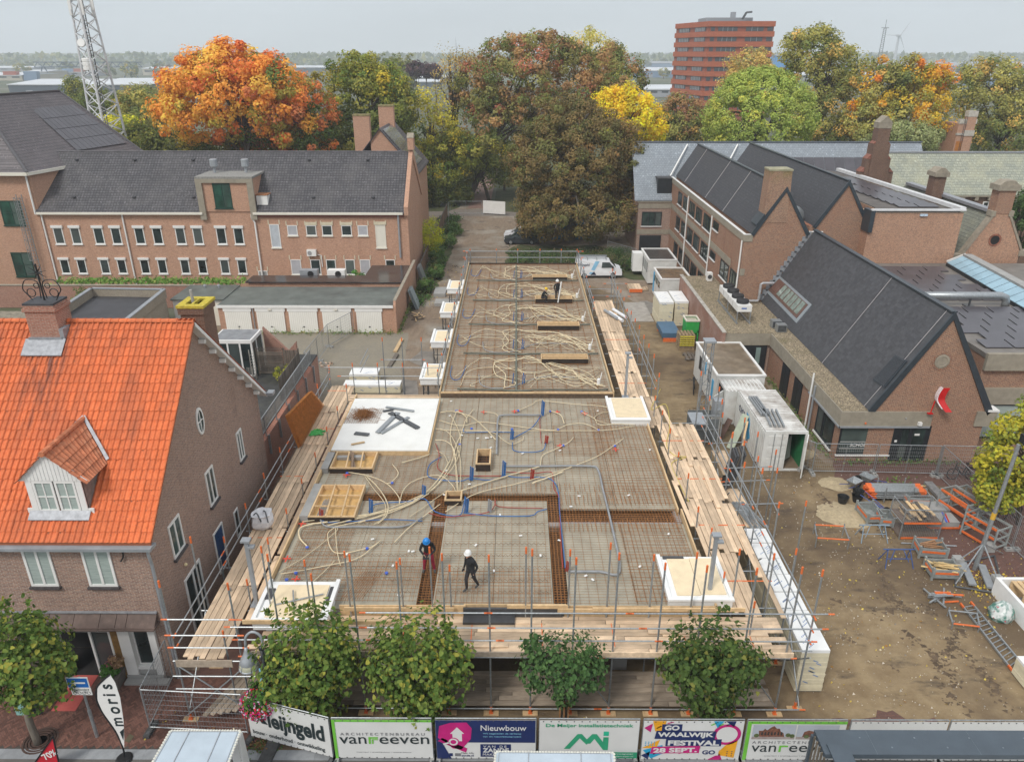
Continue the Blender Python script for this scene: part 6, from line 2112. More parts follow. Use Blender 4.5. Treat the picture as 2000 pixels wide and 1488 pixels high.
for py in(118,126,134):
 mb=MB()
 z=GY(185,py,MY).z
 mb.lathe([(.02,-.26),(.6,-.26),(.68,-.18),(.68,.18),(.6,.26),(.02,.26)],(mcx-.1,MY-1.1,z),16)
 ob('antenna_drum',mb,WH,ma)
mb=MB()
z=GY(180,85,MY).z
mb.lathe([(.02,0),(.5,0),(.55,.12),(.5,.3),(.02,.3)],(mcx-.2,MY-1.3,z),16,axis=(0,-1,.2))
ob('dish',mb,WH,ma)
for i in rg(6):
 a=i*pi/3
 mb=MB()
 zz=zT-(2.2 if i%2 else 1.6)
 mb.box(mcx+cos(a)*1.5-.16,mcx+cos(a)*1.5+.16,MY+sin(a)*1.5-.1,MY+sin(a)*1.5+.1,zz-1.1,zz+1.1)
 o=ob('panel_antenna',mb,WH,ma)
 mb=MB()
 mb.bar((mcx,MY,zz),(mcx+cos(a)*1.5,MY+sin(a)*1.5,zz),.05,5)
 mb.bar((mcx+cos(a)*1.5,MY+sin(a)*1.5,zz-1.6),(mcx+cos(a)*1.5,MY+sin(a)*1.5,zz+1.3),.05,5)
 ob('bracket',mb,MW,o)
fm=Th('far_mast','thin far lattice mast on the right horizon left of the wind turbine','mast',(GY(1722,110,900).x,900,0))
mb=MB()
b0_,t0_=GY(1722,112,900),GY(1729,55,900)
for s_ in(-2.2,2.2):
 mb.bar((t0_.x+s_,900,0),(t0_.x+s_*.55,900,t0_.z),.35,4)
for k in rg(22):
 z=k*t0_.z/22
 mb.bar((t0_.x-2.1,900,z),(t0_.x+2.,900,z+t0_.z/22),.25,4)
mb.bar((t0_.x,900,t0_.z),(t0_.x,900,t0_.z+8),.3,4)
mb.beam((t0_.x-4,900,t0_.z),(t0_.x+4,900,t0_.z),.6,.6)
ob('lattice',mb,STEEL,fm)
wt=Th('wind_turbine','pale wind turbine on the far right horizon','wind turbine',(GY(1752,110,1300).x,1300,0))
hb=GY(1756,70,1300)
TW_=M('turbine_white',(.5,.52,.54),.5)
mb=MB()
mb.bar((hb.x,1300,0),hb,2.6,10,r2=1.5)
ob('tower',mb,TW_,wt)
bx('nacelle',TW_,wt,(hb.x-1.8,hb.x+1.8,1297,1306,hb.z-1.6,hb.z+1.8))
for a in(rad(58),rad(178),rad(298)):
 mb=MB()
 d=Ve((cos(a),0,sin(a)))
 mb.bar(hb+Ve((0,-4,0)),hb+Ve((0,-4,0))+d*24,1.,5,r2=.15)
 ob('blade',mb,TW_,wt)
hz=MB()
hz.box(-1900,1900,-40,3600,-3.2,190)
hm=bpy.data.materials.new('haze')
hm.use_nodes=True
ht=hm.node_tree
for n_ in list(ht.nodes):
 ht.nodes.remove(n_)
ho=N(ht,'ShaderNodeOutputMaterial')
pv=N(ht,'ShaderNodeVolumePrincipled')
pv.inputs['Color'].default_value=(.86,.92,.98,1)
pv.inputs['Density'].default_value=.00042
pv.inputs['Anisotropy'].default_value=.0
ht.links.new(pv.outputs[0],ho.inputs['Volume'])
HZ=ob('haze',hz,hm,kind='stuff',Lb='pale autumn haze over the town')
# the building under construction
CPL=M('precast_concrete',(.37,.34,.265),.85,var=.16,scale=1.3,dirt=.35,Dc=(.20,.16,.105),Ds=.45,oj=.05)
RUST=M('rusty_rebar',(.27,.115,.035),.9,var=.35,scale=5)
RUSTD=M('dark_rebar',(.19,.10,.045),.9,var=.3,scale=5)
RUSTO=M('orange_rust',(.52,.20,.04),.9,var=.3,scale=5)
WF=M('fresh_timber',(.60,.42,.23),.75,var=.18,scale=5,Sr=(1,.25,1),oj=.15)
OSB=M('shutter_ply',(.56,.35,.13),.6,var=.2,scale=4,dirt=.15,Dc=(.35,.2,.08))
PLY=M('birch_ply',(.76,.62,.41),.6,var=.08,scale=3,oj=.08)
XPS=M('white_insulation',(.80,.80,.78),.6,var=.06,scale=2,dirt=.08,Dc=(.55,.53,.5))
PITD=M('formwork_dark',(.03,.02,.014),.9,var=.4,scale=3)
WALLC=M('site_concrete',(.36,.355,.345),.85,var=.12,scale=1)
ST=3.22
SF=3.45
ub=Th('unfinished_building','unfinished concrete building with reinforcement laid on its open floor slab','building',(0,22.3,0))
def plate(x0,x1,y0,y1,z):
 m_=MB()
 m_.box(x0+.008,x1-.008,y0+.008,y1-.008,z-.1,z)
 return ob('floor_plate',m_,CPL,ub)
for a,b in((-9.65,-6.55),(-6.55,-3.78)):
 plate(a,b,22.3,29.74,ST)
for a,b in((-3.16,-.85),(-.85,1.49)):
 plate(a,b,22.3,29.74,ST)
for a,b in((2.06,4.7),(4.7,7.55)):
 plate(a,b,22.3,27.92,ST)
 plate(a,b,29.1,41.15,ST)
for a,b in((-9.65,-7.3),(-7.3,-4.55),(-4.55,-2.2),(-2.2,.1),(.1,2.055)):
 plate(a,b,30.38,41.15,ST)
for i in rg(5):
 y0=41.2+i*6.1
 for a,b in((-4.56,-2.),(-2.,.25),(.25,3.1),(3.1,5.95)):
  plate(a,b,y0,y0+6.1,SF)
bx('wall',WALLC,ub,(-9.6,7.5,27.9,28.2,0,3.1),(-9.65,-9.4,22.4,41,0,3.1),(7.3,7.55,28.2,41,0,3.1),(-4.56,-4.3,41.2,71.6,0,3.33),(5.7,5.95,41.2,71.6,0,3.33),(-4.3,5.7,71.3,71.6,0,3.33))
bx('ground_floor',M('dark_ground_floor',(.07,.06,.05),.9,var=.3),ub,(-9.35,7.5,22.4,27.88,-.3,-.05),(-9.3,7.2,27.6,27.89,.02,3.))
c0_=bx('column',WALLC,ub,(0,.55,22.5,22.9,0,3.1))
for k,x in en((-9.3,-6.2,-2.9,.9,3.9,5.9,7.)):
 o=c0_ if k==0 else dup(c0_,ub)
 o.location.x=x
bx('edge_beam',WALLC,ub,(-9.65,7.55,22.28,22.6,2.7,3.1))
bx('partition',WALLC,ub,(4.4,5.6,22.95,23.1,.1,3.),(-3.5,-1.9,23.3,23.45,.1,1.1))
m_=MB()
m_.bar((0,23.6,0),(0,23.6,3.1),.04,6)
p0_=ob('prop',m_,GALV,ub)
for k in rg(16):
 o=p0_ if k==0 else dup(p0_,ub)
 o.location=Ve((-8.8+k*1.05,(k%3)*.9,0))+o.location
m_=MB()
for x0,x1,y0,y1 in((-3.78,-3.16,22.3,29.74),(1.49,2.06,22.3,29.74),(-9.,2.06,29.74,30.38),(2.06,7.55,27.92,29.1)):
 m_.box(x0,x1,y0,y1,2.78,2.9)
ob('beam_trough',m_,PITD,ub)
EB=[]
for(p,q)in(((-9.72,22.2),(-9.72,41.2)),((7.6,22.2),(7.6,28.75)),((7.45,28.75),(7.45,37.3)),((-4.62,41.2),(-4.62,71.7)),((6.,41.2),(6.,71.7)),((-6.6,22.22),(-1.9,22.22)),((-1.9,22.3),(1.9,22.3)),((1.9,22.22),(7.6,22.22)),((-4.55,34.),(-4.55,40.4)),((-9.6,34.05),(-4.6,34.05))):
 m_=MB()
 far_=p[1]>=41
 z0,z1=(3.2,3.66)if far_ else(2.95,3.46)
 m_.box(min(p[0],q[0])-.035,max(p[0],q[0])+.035,min(p[1],q[1])-.02,max(p[1],q[1])+.02,z0,z1)
 ob('edge_board',m_,WF,ub)
bx('step_board',M('step_dark',(.10,.065,.04),.9,var=.4,scale=6),ub,(-4.56,5.95,41.155,41.2,3.2,3.5))
bx('edge_board',WF,ub,(-4.56,5.95,41.201,41.26,3.46,3.6))
bx('end_board',PITD,ub,(-4.56,5.95,71.62,71.7,3.2,3.62))
bx('black_membrane',BITUMEN,ub,(-1.95,0,21.7,22.18,3.,3.1),(-1.95,1.8,22.1,22.19,2.9,3.4))
for(x0,x1,y,z)in((-.3,2.,22.12,3.42),(1.6,4.4,22.05,3.3),(-6.4,-2.3,22.02,3.36),(-9.9,-4.5,21.1,3.55),(2.9,8.6,21.98,3.42)):
 bx('timber',WF,ub,(x0,x1,y-.03,y+.03,z,z+.16))
bx('insulated_field',M('white_render',(.74,.735,.70),.8,var=.05,scale=1.2,dirt=.2,Dc=(.52,.48,.36),Ds=.8),ub,(-9.66,-4.6,34.1,40.45,3.23,3.5))
bx('white_kerb',CONCG,ub,(-9.68,-9.3,27.95,30.7,3.23,3.56),(-9.75,-9.4,32.2,33.9,3.23,3.5))
def Rm(name,Lb,rects,dx,dy,z,mat,r_=.008,jit=0,par=None,z2=None):
 """reinforcement net; the bars are far too many to name"""
 m_=MB()
 rr_=random.Random(hash(Lb)%1000)
 for x0,x1,y0,y1 in rects:
  if dx:
   x=x0+.04
   while x<x1:
    m_.bar((x+rr_.uniform(-jit,jit),y0,z),(x+rr_.uniform(-jit,jit),y1,z),r_,3,caps=False);x+=dx*rr_.uniform(1-jit*4,1+jit*4)
  if dy:
   y=y0+.04
   while y<y1:
    m_.bar((x0,y+rr_.uniform(-jit,jit),z+r_*2),(x1,y+rr_.uniform(-jit,jit),z+r_*2),r_,3,caps=False);y+=dy*rr_.uniform(1-jit*4,1+jit*4)
 o=ob(name,m_,mat,par,kind='stuff')
 o['label']=Lb
 return o
Rm('rebar_net','rusty reinforcement net over the near slab',[(-9.4,-3.8,23.5,27.9),(-7.1,-3.8,27.9,33.9),(-3.1,1.45,22.5,29.7),(2.1,7.4,22.5,27.9),(2.1,7.4,29.1,37.3),(-7.,2.05,30.4,33.9),(-4.4,5.4,33.9,41.),(-9.3,-7.1,31.,32.1)],.36,.17,3.29,RUST,.0065,.015)
Rm('rebar_net','second layer of thin reinforcement along the near slab',[(-6.9,-3.8,22.6,25.2),(4.6,7.4,22.6,27.9),(4.3,7.4,29.4,40.5),(-9.3,-7.,24.,27.5),(-3.1,1.4,22.5,24.6)],.2,.24,3.31,RUST,.009,.03)
Rm('rebar_net','wide rusty reinforcement bars running along the long far slab',[(-4.4,5.8,41.4,71.4)],.98,.36,3.52,RUST,.018,.02)
Rm('rebar_net','fine dark reinforcement net across the long far slab',[(-4.4,5.8,41.4,71.4)],.5,.16,3.535,RUST,.0065,.01)
for lab,rc in(('left rusty reinforcement cage in the beam trough by the workers',(-3.78,-3.16,22.35,29.7)),('right rusty reinforcement cage in the beam trough',(1.5,2.05,22.35,30.3)),('rear rusty reinforcement cage behind the small chimney opening',(-7.3,1.5,29.76,30.36)),('broad rusty reinforcement cage crossing to the right edge',(2.06,7.5,27.95,29.08))):
 t=Th('rebar_cage',lab,'rebar cage',((rc[0]+rc[1])/2,rc[2],3.2))
 for nm,z,mt in(('top_bars',3.26,RUST),('bottom_bars',2.98,RUST)):
  m_=MB();x=rc[0]+.02
  while x<rc[1]:
   m_.bar((x,rc[2],z),(x,rc[3],z),.011,3,caps=False);x+=.14
  y=rc[2]
  while y<rc[3]:
   m_.bar((rc[0],y,z+.02),(rc[1],y,z+.02),.010,3,caps=False);y+=.15
  ob(nm,m_,mt,t,kind='stuff')
m_=MB()
rr=random.Random(4)
for k in rg(44):
 x=-3.+k*.235
 m_.bar((x,30.45,3.3),(x,31.+rr.uniform(-.1,.2),3.32),.013,3)
for k in rg(26):
 x=2.2+k*.2
 for y in(29.3,27.2):
  m_.bar((x,y,3.3),(x+rr.uniform(-.05,.05),y+rr.uniform(.7,1.3),3.33),.014,3)
for k in rg(10):
 x=-6.7+k*.09
 m_.bar((x,22.7,3.33),(x+.55,24.4,3.34),.012,3)
o=ob('starter_bars',m_,RUST,kind='stuff')
o['label']='loose starter bars beside the beam troughs'
m_=MB()
for y in(23.2,23.9,24.7,25.5,26.3,27.1,27.8):
 for x0,x1 in((-3.,1.4),(-9.2,-3.9)):
  n_=int((x1-x0)/.2);pts=[(x0+i*.1,y,3.24 if i%2 else 3.36)for i in rg(n_*2)];m_.tube(pts,.009,3)
o=ob('lattice_girders',m_,RUSTD,kind='stuff')
o['label']='zigzag lattice girder wires on the near slab'
def Ox(Lb,q,ply=True,h=.3,beams=(2,2),loc=None):
 x0,x1,y0,y1=q
 t=Th('formwork_opening',Lb,'formwork box',((x0+x1)/2,y0,3.3))
 for nm,(a,b,c,d)in(('front',(x0,x1,y0,y0+.07)),('back',(x0,x1,y1-.07,y1)),('left',(x0,x0+.07,y0+.07,y1-.07)),('right',(x1-.07,x1,y0+.07,y1-.07))):
  m_=MB();m_.box(a,b,c,d,3.24,3.24+h,0);ob('side_board',m_,WF,t);m_=MB()
  if nm=='front':
   m_.box(a,b,c-.03,c-.002,3.24,3.24+h-.06);ob('shuttering',m_,PITD,t)
 bx('floor_panel',OSB if ply else PITD,t,(x0+.07,x1-.07,y0+.07,y1-.07,3.235,3.27))
 for i in rg(beams[0]):
  x=x0+(x1-x0)*(i+1)/(beams[0]+1);m_=MB();m_.beam((x+.1,y0,3.24+h),(x-.05,y1,3.24+h),.07,.06);ob('batten',m_,WF,t)
 for i in rg(beams[1]):
  y=y0+(y1-y0)*(i+1)/(beams[1]+1);m_=MB();m_.beam((x0-.2,y,3.23+h-.04),(x1-.1,y,3.23+h-.04),.06,.05);ob('batten',m_,WF,t)
 return t
o2=Ox('large square formwork opening with orange plywood and crossed battens',(-9.3,-7.2,27.95,30.65))
m_=MB()
for k in rg(6):
 m_.bar((-9.+k*.06,28.3,3.32),(-8.95+k*.06,29.6+.1*(k%2),3.34),.02,4)
sbx=Th('steel_bars','grey steel bars lying in the large formwork opening','bars',(-8.9,28.9,3.3))
ob('bar_bundle',m_,GALV,sbx,kind='stuff')
o1=Ox('shallow formwork opening with battens next to the white field',(-9.3,-7.15,32.2,33.9),beams=(2,0))
m_=MB()
m_.beam((-9.6,33.6,3.3),(-7.8,33.5,3.4),.25,.18)
ob('concrete_block',m_,CONCG,o1)
m_=MB()
m_.beam((-8.6,33.9,3.55),(-8.1,32.5,3.4),.12,.05)
m_.beam((-8.4,33.7,3.6),(-8.2,32.3,3.45),.1,.05)
ob('plank',m_,M('brown_plank',(.22,.15,.1),.8),o1)
Ox('small timber chimney opening above the left rebar cage',(-3.3,-2.5,29.35,30.15),ply=False,beams=(0,0),h=.28)
Ox('narrow upright timber shaft box in the middle of the near slab',(-2.,-1.25,32.45,34.),ply=False,beams=(0,0),h=.42)
for i,(px0,px1,py)in en(((1040,1108,550),(1045,1118,593),(1050,1132,646),(1057,1149,712))):
 a,b=G(px0,py,SF),G(px1,py,SF)
 lab=['farthest','second farthest','third farthest','nearest'][i]
 t=Th('trench_form',lab+' of the four long narrow timber form boxes on the far slab','formwork box',((a.x+b.x)/2,a.y,SF),'narrow form boxes on the far slab')
 y0,y1=a.y,a.y+.95
 for(c,d)in((y0,y0+.06),(y0+.5,y0+.56),(y1-.06,y1)):
  bx('side_board',WF,t,(a.x,b.x,c,d,SF+.02,SF+.42))
 bx('end_board',WF,t,(a.x,a.x+.06,y0+.06,y1-.06,SF+.02,SF+.40),(b.x-.06,b.x,y0+.06,y1-.06,SF+.02,SF+.40))
 bx('shuttering',PITD,t,(a.x+.02,b.x-.02,y0-.04,y0-.003,SF+.02,SF+.40))
HOSE=M('cream_conduit',(.66,.55,.36),.55,var=.12,scale=6,oj=.15)
HOSEB=M('blue_pipe',(.035,.13,.34),.45,var=.15)
HOSER=M('red_pipe',(.33,.045,.03),.5,var=.2)
HOSEG=M('grey_pipe',(.27,.28,.29),.45,var=.15)
HOSED=M('dark_duct',(.125,.13,.10),.7,var=.25,scale=4)
GN='cream conduits on the near slab'
GFAR='cream conduits on the far slab'
def hose(name,Lb,cat,pts,z,r_,mat,Gp=None,k=6,wob=0,seed=0,lift=True):
 rq=random.Random(seed)
 P_=[G(p[0],p[1],z+(p[2]if len(p)>2 else 0))if not isinstance(p,Ve)else p for p in pts]
 S_=Sm(P_,k)
 if lift:
  S_=[p+Ve((0,0,r_+abs(rq.gauss(0,wob))))for p in S_]
 o=tag(ob(name,MB().tube(S_,r_,5),mat,So=True),Lb,cat,Gp)
 return o
NH=[[(545,1235),(590,1205),(620,1190),(640,1180)],[(545,1118),(600,1085),(655,1040),(658,1030)],[(548,1122),(640,1105),(700,1090),(745,1055)],[(655,1030),(640,1045),(655,1080),(715,1072),(740,1060)],[(600,1068),(585,1050),(590,1030),(640,1020)],[(655,1030),(657,1060),(660,1085),(665,1105)],[(590,1020),(650,1012),(720,1005),(790,990),(838,965)],[(625,1023),(700,1010),(770,990),(830,965)],[(640,1028),(720,1008),(800,985),(850,945),(880,900)],[(650,1030),(740,1010),(820,975),(860,940),(885,895),(880,860)],[(700,1022),(760,1000),(845,955),(892,900),(898,850),(880,810)],[(712,930),(730,955),(752,985),(750,1010),(730,1025)],[(715,930),(740,955),(757,985),(755,1008),(738,1024)],[(680,923),(720,930),(755,945),(778,970),(780,985)],[(766,907),(778,925),(765,942),(756,945)],[(780,985),(790,955),(820,935),(860,930),(885,950),(890,965)],[(785,905),(820,895),(840,888)],[(895,960),(892,920),(888,880),(900,850),(910,820),(925,800)],[(898,960),(900,915),(895,880),(880,850),(865,840),(850,838)],[(893,960),(890,900),(900,860),(905,845),(960,845),(985,862)],[(900,960),(960,940),(1010,925),(1055,912)],[(870,1000),(930,965),(1010,945),(1080,925),(1160,895),(1200,870),(1219,856)],[(1055,912),(1060,890),(1085,878),(1110,865),(1120,855)],[(985,862),(1000,868),(1020,860),(1022,852)],[(860,807),(885,805),(920,815),(945,835),(968,860)],[(858,822),(900,832),(940,825),(1000,832),(1060,840),(1085,840),(1110,830),(1140,828),(1165,838),(1170,841)],[(860,840),(960,842),(1080,842),(1180,841),(1240,833)],[(1012,803),(1040,790),(1055,783),(1120,790),(1170,793),(1195,800)],[(1075,803),(1095,812),(1102,828)],[(1135,805),(1160,818),(1170,830),(1200,829),(1240,830)],[(1195,805),(1180,806),(1165,812),(1162,820),(1185,828)],[(945,805),(970,810),(975,830)],[(892,803),(910,815),(912,826)],[(892,803),(882,830),(880,860),(890,890)],[(850,860),(870,862),(885,875),(890,900)],[(852,880),(868,890),(875,905)],[(1040,945),(1080,930),(1100,922)],[(800,1010),(830,990),(850,975),(880,955)],[(770,1060),(800,1030),(840,1000),(860,985)],[(560,1205),(600,1150),(630,1120),(655,1095)],]
for i,p in en(NH):
 near=p[0][1]>1100
 hose('conduit','cream flexible conduit curling over the near slab reinforcement','conduit',p,3.32,.021 if i%4 else .034,HOSE,GN,wob=.01,seed=i)
def bay(u,v,b):
 return Ve((-4.4+10.2*u,71.2-6.*(b+v),SF+.1))
rb_=random.Random(31)
for b in rg(5):
 for k in rg(7):
  v0=rb_.uniform(.08,.6);q0=rb_.uniform(.4,.56);pts=[bay(q0,v0,b),bay(.6+rb_.uniform(-.06,.06),v0+rb_.uniform(-.1,.16),b),bay(.74+rb_.uniform(-.05,.05),.3+.05*k+rb_.uniform(-.16,.16),b),bay(.86+rb_.uniform(-.03,.03),.5+.04*k+rb_.uniform(-.1,.1),b),bay(.93+rb_.uniform(-.05,.05),.78+rb_.uniform(-.12,.15),b)]
  hose('conduit','cream flexible conduit in the tangle on the long far slab','conduit',pts,0,.026,HOSE,GFAR,wob=.03,seed=b*50+k)
 for k in rg(4):
  u0=.36-.03*k;j_=lambda:rb_.uniform(-.07,.07);pts=[bay(.45,.12+j_(),b),bay(u0+.01+j_(),.2,b),bay(u0-.03+j_(),.5+j_(),b),bay(u0+.02+j_(),.78,b),bay(.42+j_(),.9,b)]
  if k<2:
   hose('conduit','cream flexible conduit in the tangle on the long far slab','conduit',pts,0,.028,HOSE,GFAR,wob=.03,seed=b*50+10+k)
  pts=[bay(rb_.uniform(.03,.2),rb_.uniform(.1,.9),b),bay(rb_.uniform(.1,.3),rb_.uniform(.05,.9),b),bay(rb_.uniform(.28,.42),rb_.uniform(.1,.9),b),bay(.5,rb_.uniform(.2,.8),b)];hose('conduit','cream flexible conduit in the tangle on the long far slab','conduit',pts,0,.018,HOSE,GFAR,wob=.02,seed=b*50+20+k)
 for k in rg(7):
  ua=rb_.uniform(.5,.6);pts=[bay(ua,rb_.uniform(.1,.9),b),bay(ua+.1,rb_.uniform(.3,.8),b),bay(.8,rb_.uniform(.3,.9),b),bay(.97,rb_.uniform(.2,.9),b)];hose('conduit','cream flexible conduit in the tangle on the long far slab','conduit',pts,0,.016,HOSE,GFAR,wob=.02,seed=b*50+30+k)
 lab=['farthest','second farthest','middle','second nearest','nearest'][b]
 hose('duct','dark grey duct crossing the far slab, '+lab+' of five','duct',[bay(.08,.93,b),bay(.3,.95,b),bay(.47,.97,b),bay(.6,.94,b),bay(.9,.95,b),bay(.99,.93,b)],0,.06,HOSED,'dark ducts on the far slab',k=3,wob=.01)
 pts=[bay(.02,.3,b),bay(.02,.55,b),bay(.05,.68,b),bay(.09,.62,b),bay(.11,.3,b)]
 hose('water_pipe','blue bent pipe at the left edge of the far slab, '+lab+' of five','pipe',pts,0,.026,HOSEB,'blue pipes on the far slab',k=5)
 pts=[bay(.2,.55,b),bay(.22,.8,b),bay(.3,.9,b),bay(.42,.86,b),bay(.45,.8,b),bay(.6,.6,b),bay(.8,.62,b)]
 hose('water_pipe','blue grey pipe run in the middle of the far slab, '+lab+' of five','pipe',pts,0,.03,HOSEG,'blue pipes on the far slab',k=5)
 m_=MB()
 p=bay(.475,.78,b)
 for dx,dy,h in((0,0,.75),(.1,.06,.6),(-.62,.1,.7)):
  m_.bar(p+Ve((dx,dy,0)),p+Ve((dx+.06,dy,h)),.032,6)
 rs_=Th('riser_pipes','short upright blue riser pipes on the far slab, '+lab+' of five','pipes',p,'blue riser pipes on the far slab')
 ob('riser',m_,HOSEB,rs_)
 m_=MB()
 q=bay(.94,.8,b)
 m_.lathe([(.05,0),(.11,.05),(.11,.4),(.05,.45)],q,8)
 m_.bar(q+Ve((.05,.1,0)),q+Ve((.2,.15,.8)),.03,5)
 tag(ob('pipe_bend',m_,WH),'white capped pipe bend by the right slab edge, '+lab+' of five','pipe','white pipe bends on the far slab')
m_=MB()
m_.tube([Ve((.05,y,SF+.12))for y in(41.4,50,60,71)],.08,6)
tag(ob('spine_duct',m_,HOSED),'dark spine duct running down the middle of the long far slab','duct')
for lab,pts,m__,r_ in(('long grey drain pipe bending around the right half of the near slab',[(985,912),(1060,912),(1150,912),(1168,920),(1178,960),(1195,1030),(1210,1118),(1170,1118),(1110,1118)],HOSEG,.055),('grey drain pipe loop above the shaft box',[(1058,812),(985,812),(973,820),(971,850),(970,888)],HOSEG,.05),('grey drain pipe bending at the front of the large opening',[(625,1015),(640,1030),(700,1030),(785,1030),(825,1012)],HOSEG,.045),('blue water pipe loop left of the shaft box',[(862,893),(842,905),(835,920),(838,932),(860,938),(900,940),(918,935),(950,938),(975,935),(982,928)],HOSEB,.026),('blue water pipe crossing right past the shaft box',[(982,928),(1010,933),(1060,933),(1080,940),(1090,960),(1093,1000),(1098,1050),(1104,1110)],HOSEB,.026),('red heating pipe beside the blue one',[(986,922),(1040,925),(1075,922),(1080,935),(1082,955),(1092,975),(1094,1030),(1099,1110)],HOSER,.024),('red heating pipe from the left of the shaft box',[(851,867),(858,890),(855,915),(880,928),(920,930),(980,930)],HOSER,.024),('blue water pipe near the blue risers at the top of the slab',[(1057,812),(1040,835),(1015,850),(1000,858)],HOSEB,.03),('blue water pipe bowl beneath the blue risers',[(1001,865),(1003,880),(1030,884),(1060,880),(1066,865)],HOSEB,.026),('red heating pipe down the middle of the slab top',[(1054,812),(1055,840),(1057,865)],HOSER,.022),('blue water pipe across the upper left slab',[(905,838),(910,845),(960,844),(1000,845)],HOSEB,.026),('blue water pipe running left of the small chimney opening',[(720,1000),(735,985),(800,980),(830,975),(850,1000),(895,1008),(905,990),(908,970)],HOSEB,.026),('red heating pipe below the small chimney opening',[(835,1002),(870,1010),(900,1008),(950,1002),(965,990),(968,975),(975,990),(1060,993)],HOSER,.022),('long blue water pipe below the small chimney opening',[(905,1002),(960,1008),(1035,1008),(1050,1000),(1068,995)],HOSEB,.026),('blue water pipe along the front of the large opening',[(625,1000),(635,1020),(700,1018),(760,1015),(825,1018)],HOSEB,.024)):
 hose('pipe',lab,'pipe',pts,3.32,r_,m__,None,k=4)
for i,(px,py,h,m__)in en(((1057,812,1.,HOSEB),(997,858,.6,HOSEB),(981,930,.9,HOSEB),(918,938,.8,HOSEB),(908,1000,.8,HOSEB),(722,1003,.8,HOSEB),(825,968,.6,HOSEB),(1036,936,.6,HOSER),(1064,866,.5,HOSER),(625,1015,.6,HOSER),(1105,1115,.5,HOSER),(953,1000,.7,HOSEG))):
 p=G(px,py,3.3)
 m_=MB()
 for dx in(0,.07,.13):
  m_.bar(p+Ve((dx,0,0)),p+Ve((dx+.05,0,h*(1-dx))),.032,6)
 tag(ob('riser_pipes',m_,m__,loc=p),['blue riser pipes at the top of the near slab','blue risers left of the pipe bowl','blue risers right of the shaft box','blue risers left of the shaft box','blue risers right of the small chimney opening','blue risers by the corner of the large opening','thin blue risers left of the small chimney opening','red riser stubs right of the shaft box','red riser stubs by the pipe bowl','red riser stubs at the front of the large opening','red riser stubs by the right rebar cage','grey riser stub below the small chimney opening'][i],'pipes')
BXM=M('socket_blue',(.06,.13,.55),.5)
RDM=M('spray_red',(.62,.06,.03),.8)
spx=((892,803),(1012,803),(1075,804),(1136,805),(1196,805),(898,869),(921,838),(1000,839),(1090,840),(1169,841),(1100,871),(1201,872),(766,944),(600,1070),(717,1072),(560,1133),(578,1120),(755,1120),(678,925))
m_=MB()
m_.lathe([(.07,0),(.075,.06),(.05,.08)],(0,0,0),8)
b0b=None
for i,(px,py)in en(spx):
 p=G(px,py,3.3)
 if b0b is None:
  b0b=tag(ob('ceiling_box',m_,BXM),'small blue ceiling box tied to the reinforcement net','junction box','blue ceiling boxes on the slab');o=b0b
 else:
  o=dup(b0b)
 o.location=p
m_=MB()
for(px,py)in((945,804),(1005,803),(1088,804),(1142,807),(1094,870),(1202,877),(677,927),(590,1022),(560,1090),(578,1130),(898,803)):
 p=G(px,py,3.335)
 m_.box(p.x-.18,p.x+.18,p.y-.04,p.y+.04,3.325,3.33)
 m_.box(p.x-.03,p.x+.03,p.y-.25,p.y+.2,3.331,3.336)
o=ob('spray_marks',m_,RDM,kind='stuff')
o['label']='red spray paint marks on the net and slab'
npr=np.random.RandomState(14)
m_=MB()
for k in rg(46):
 x,y=npr.uniform(-9,7.2),npr.uniform(22.8,40.5)
 if x<-4.6 and y>33.5:
  continue
 a=npr.uniform(0,3)
 m_.obox((x,y,3.33),(cos(a)*.07,sin(a)*.07,0),(-sin(a)*.04,cos(a)*.04,0),(0,0,.01))
o=ob('labels',m_,WH,kind='stuff')
o['label']='white steel tags and paper scraps on the net'
p=G(710,812,3.5)
t=Th('wire_heap','round heap of rusty tie wire and net offcuts on the white field','scrap heap',p)
m_=MB()
rr=random.Random(8)
for k in rg(260):
 a,r0=rr.uniform(0,6.3),abs(rr.gauss(0,.38))
 q=p+Ve((cos(a)*r0,sin(a)*r0*1.1,rr.uniform(.01,max(.03,.3-r0*.3))))
 b_=Ve((rr.uniform(-1,1),rr.uniform(-1,1),rr.uniform(-.25,.25))).normalized()*rr.uniform(.15,.5)
 m_.tube([q-b_,q+Ve((0,0,.08)),q+b_],.009,3)
ob('wire',m_,RUST,t,kind='stuff')
m_=MB()
for k in rg(15):
 m_.bar(p+Ve((-.9+k*.13,-1.,.02)),p+Ve((-.8+k*.13,.95,.02)),.007,3)
 m_.bar(p+Ve((-.95,-.95+k*.13,.03)),p+Ve((1.,-.95+k*.13,.03)),.007,3)
ob('net',m_,RUSTD,t,kind='stuff')
for i,(a,b,wd,lab)in en((((738,845),(777,806),.3,'flat grey steel section, left leg of the crossed pair'),((762,806),(816,836),.32,'flat grey steel section lying across the pair'),((745,846),(798,815),.2,'bright folded steel profile beneath the crossed sections'),((754,795),(808,803),.16,'thin grey profile at the far side of the white field'),((693,846),(720,849),.28,'short grey steel plate below the rusty heap'),((748,803),(768,800),.14,'small grey offcut near the rusty heap'),((686,868),(712,863),.08,'thin wooden lath on the white field'))):
 m_=MB()
 m_.beam(G(*a,3.53),G(*b,3.53),wd,.08)
 m_.beam(G(*a,3.58),G(*b,3.58),wd*.5,.04)
 tag(ob('steel_section' if i<6 else 'lath',m_,[GALV,STEEL,GALV,GALV,STEEL,STEEL,WF][i]),lab,'steel section' if i<6 else 'lath')
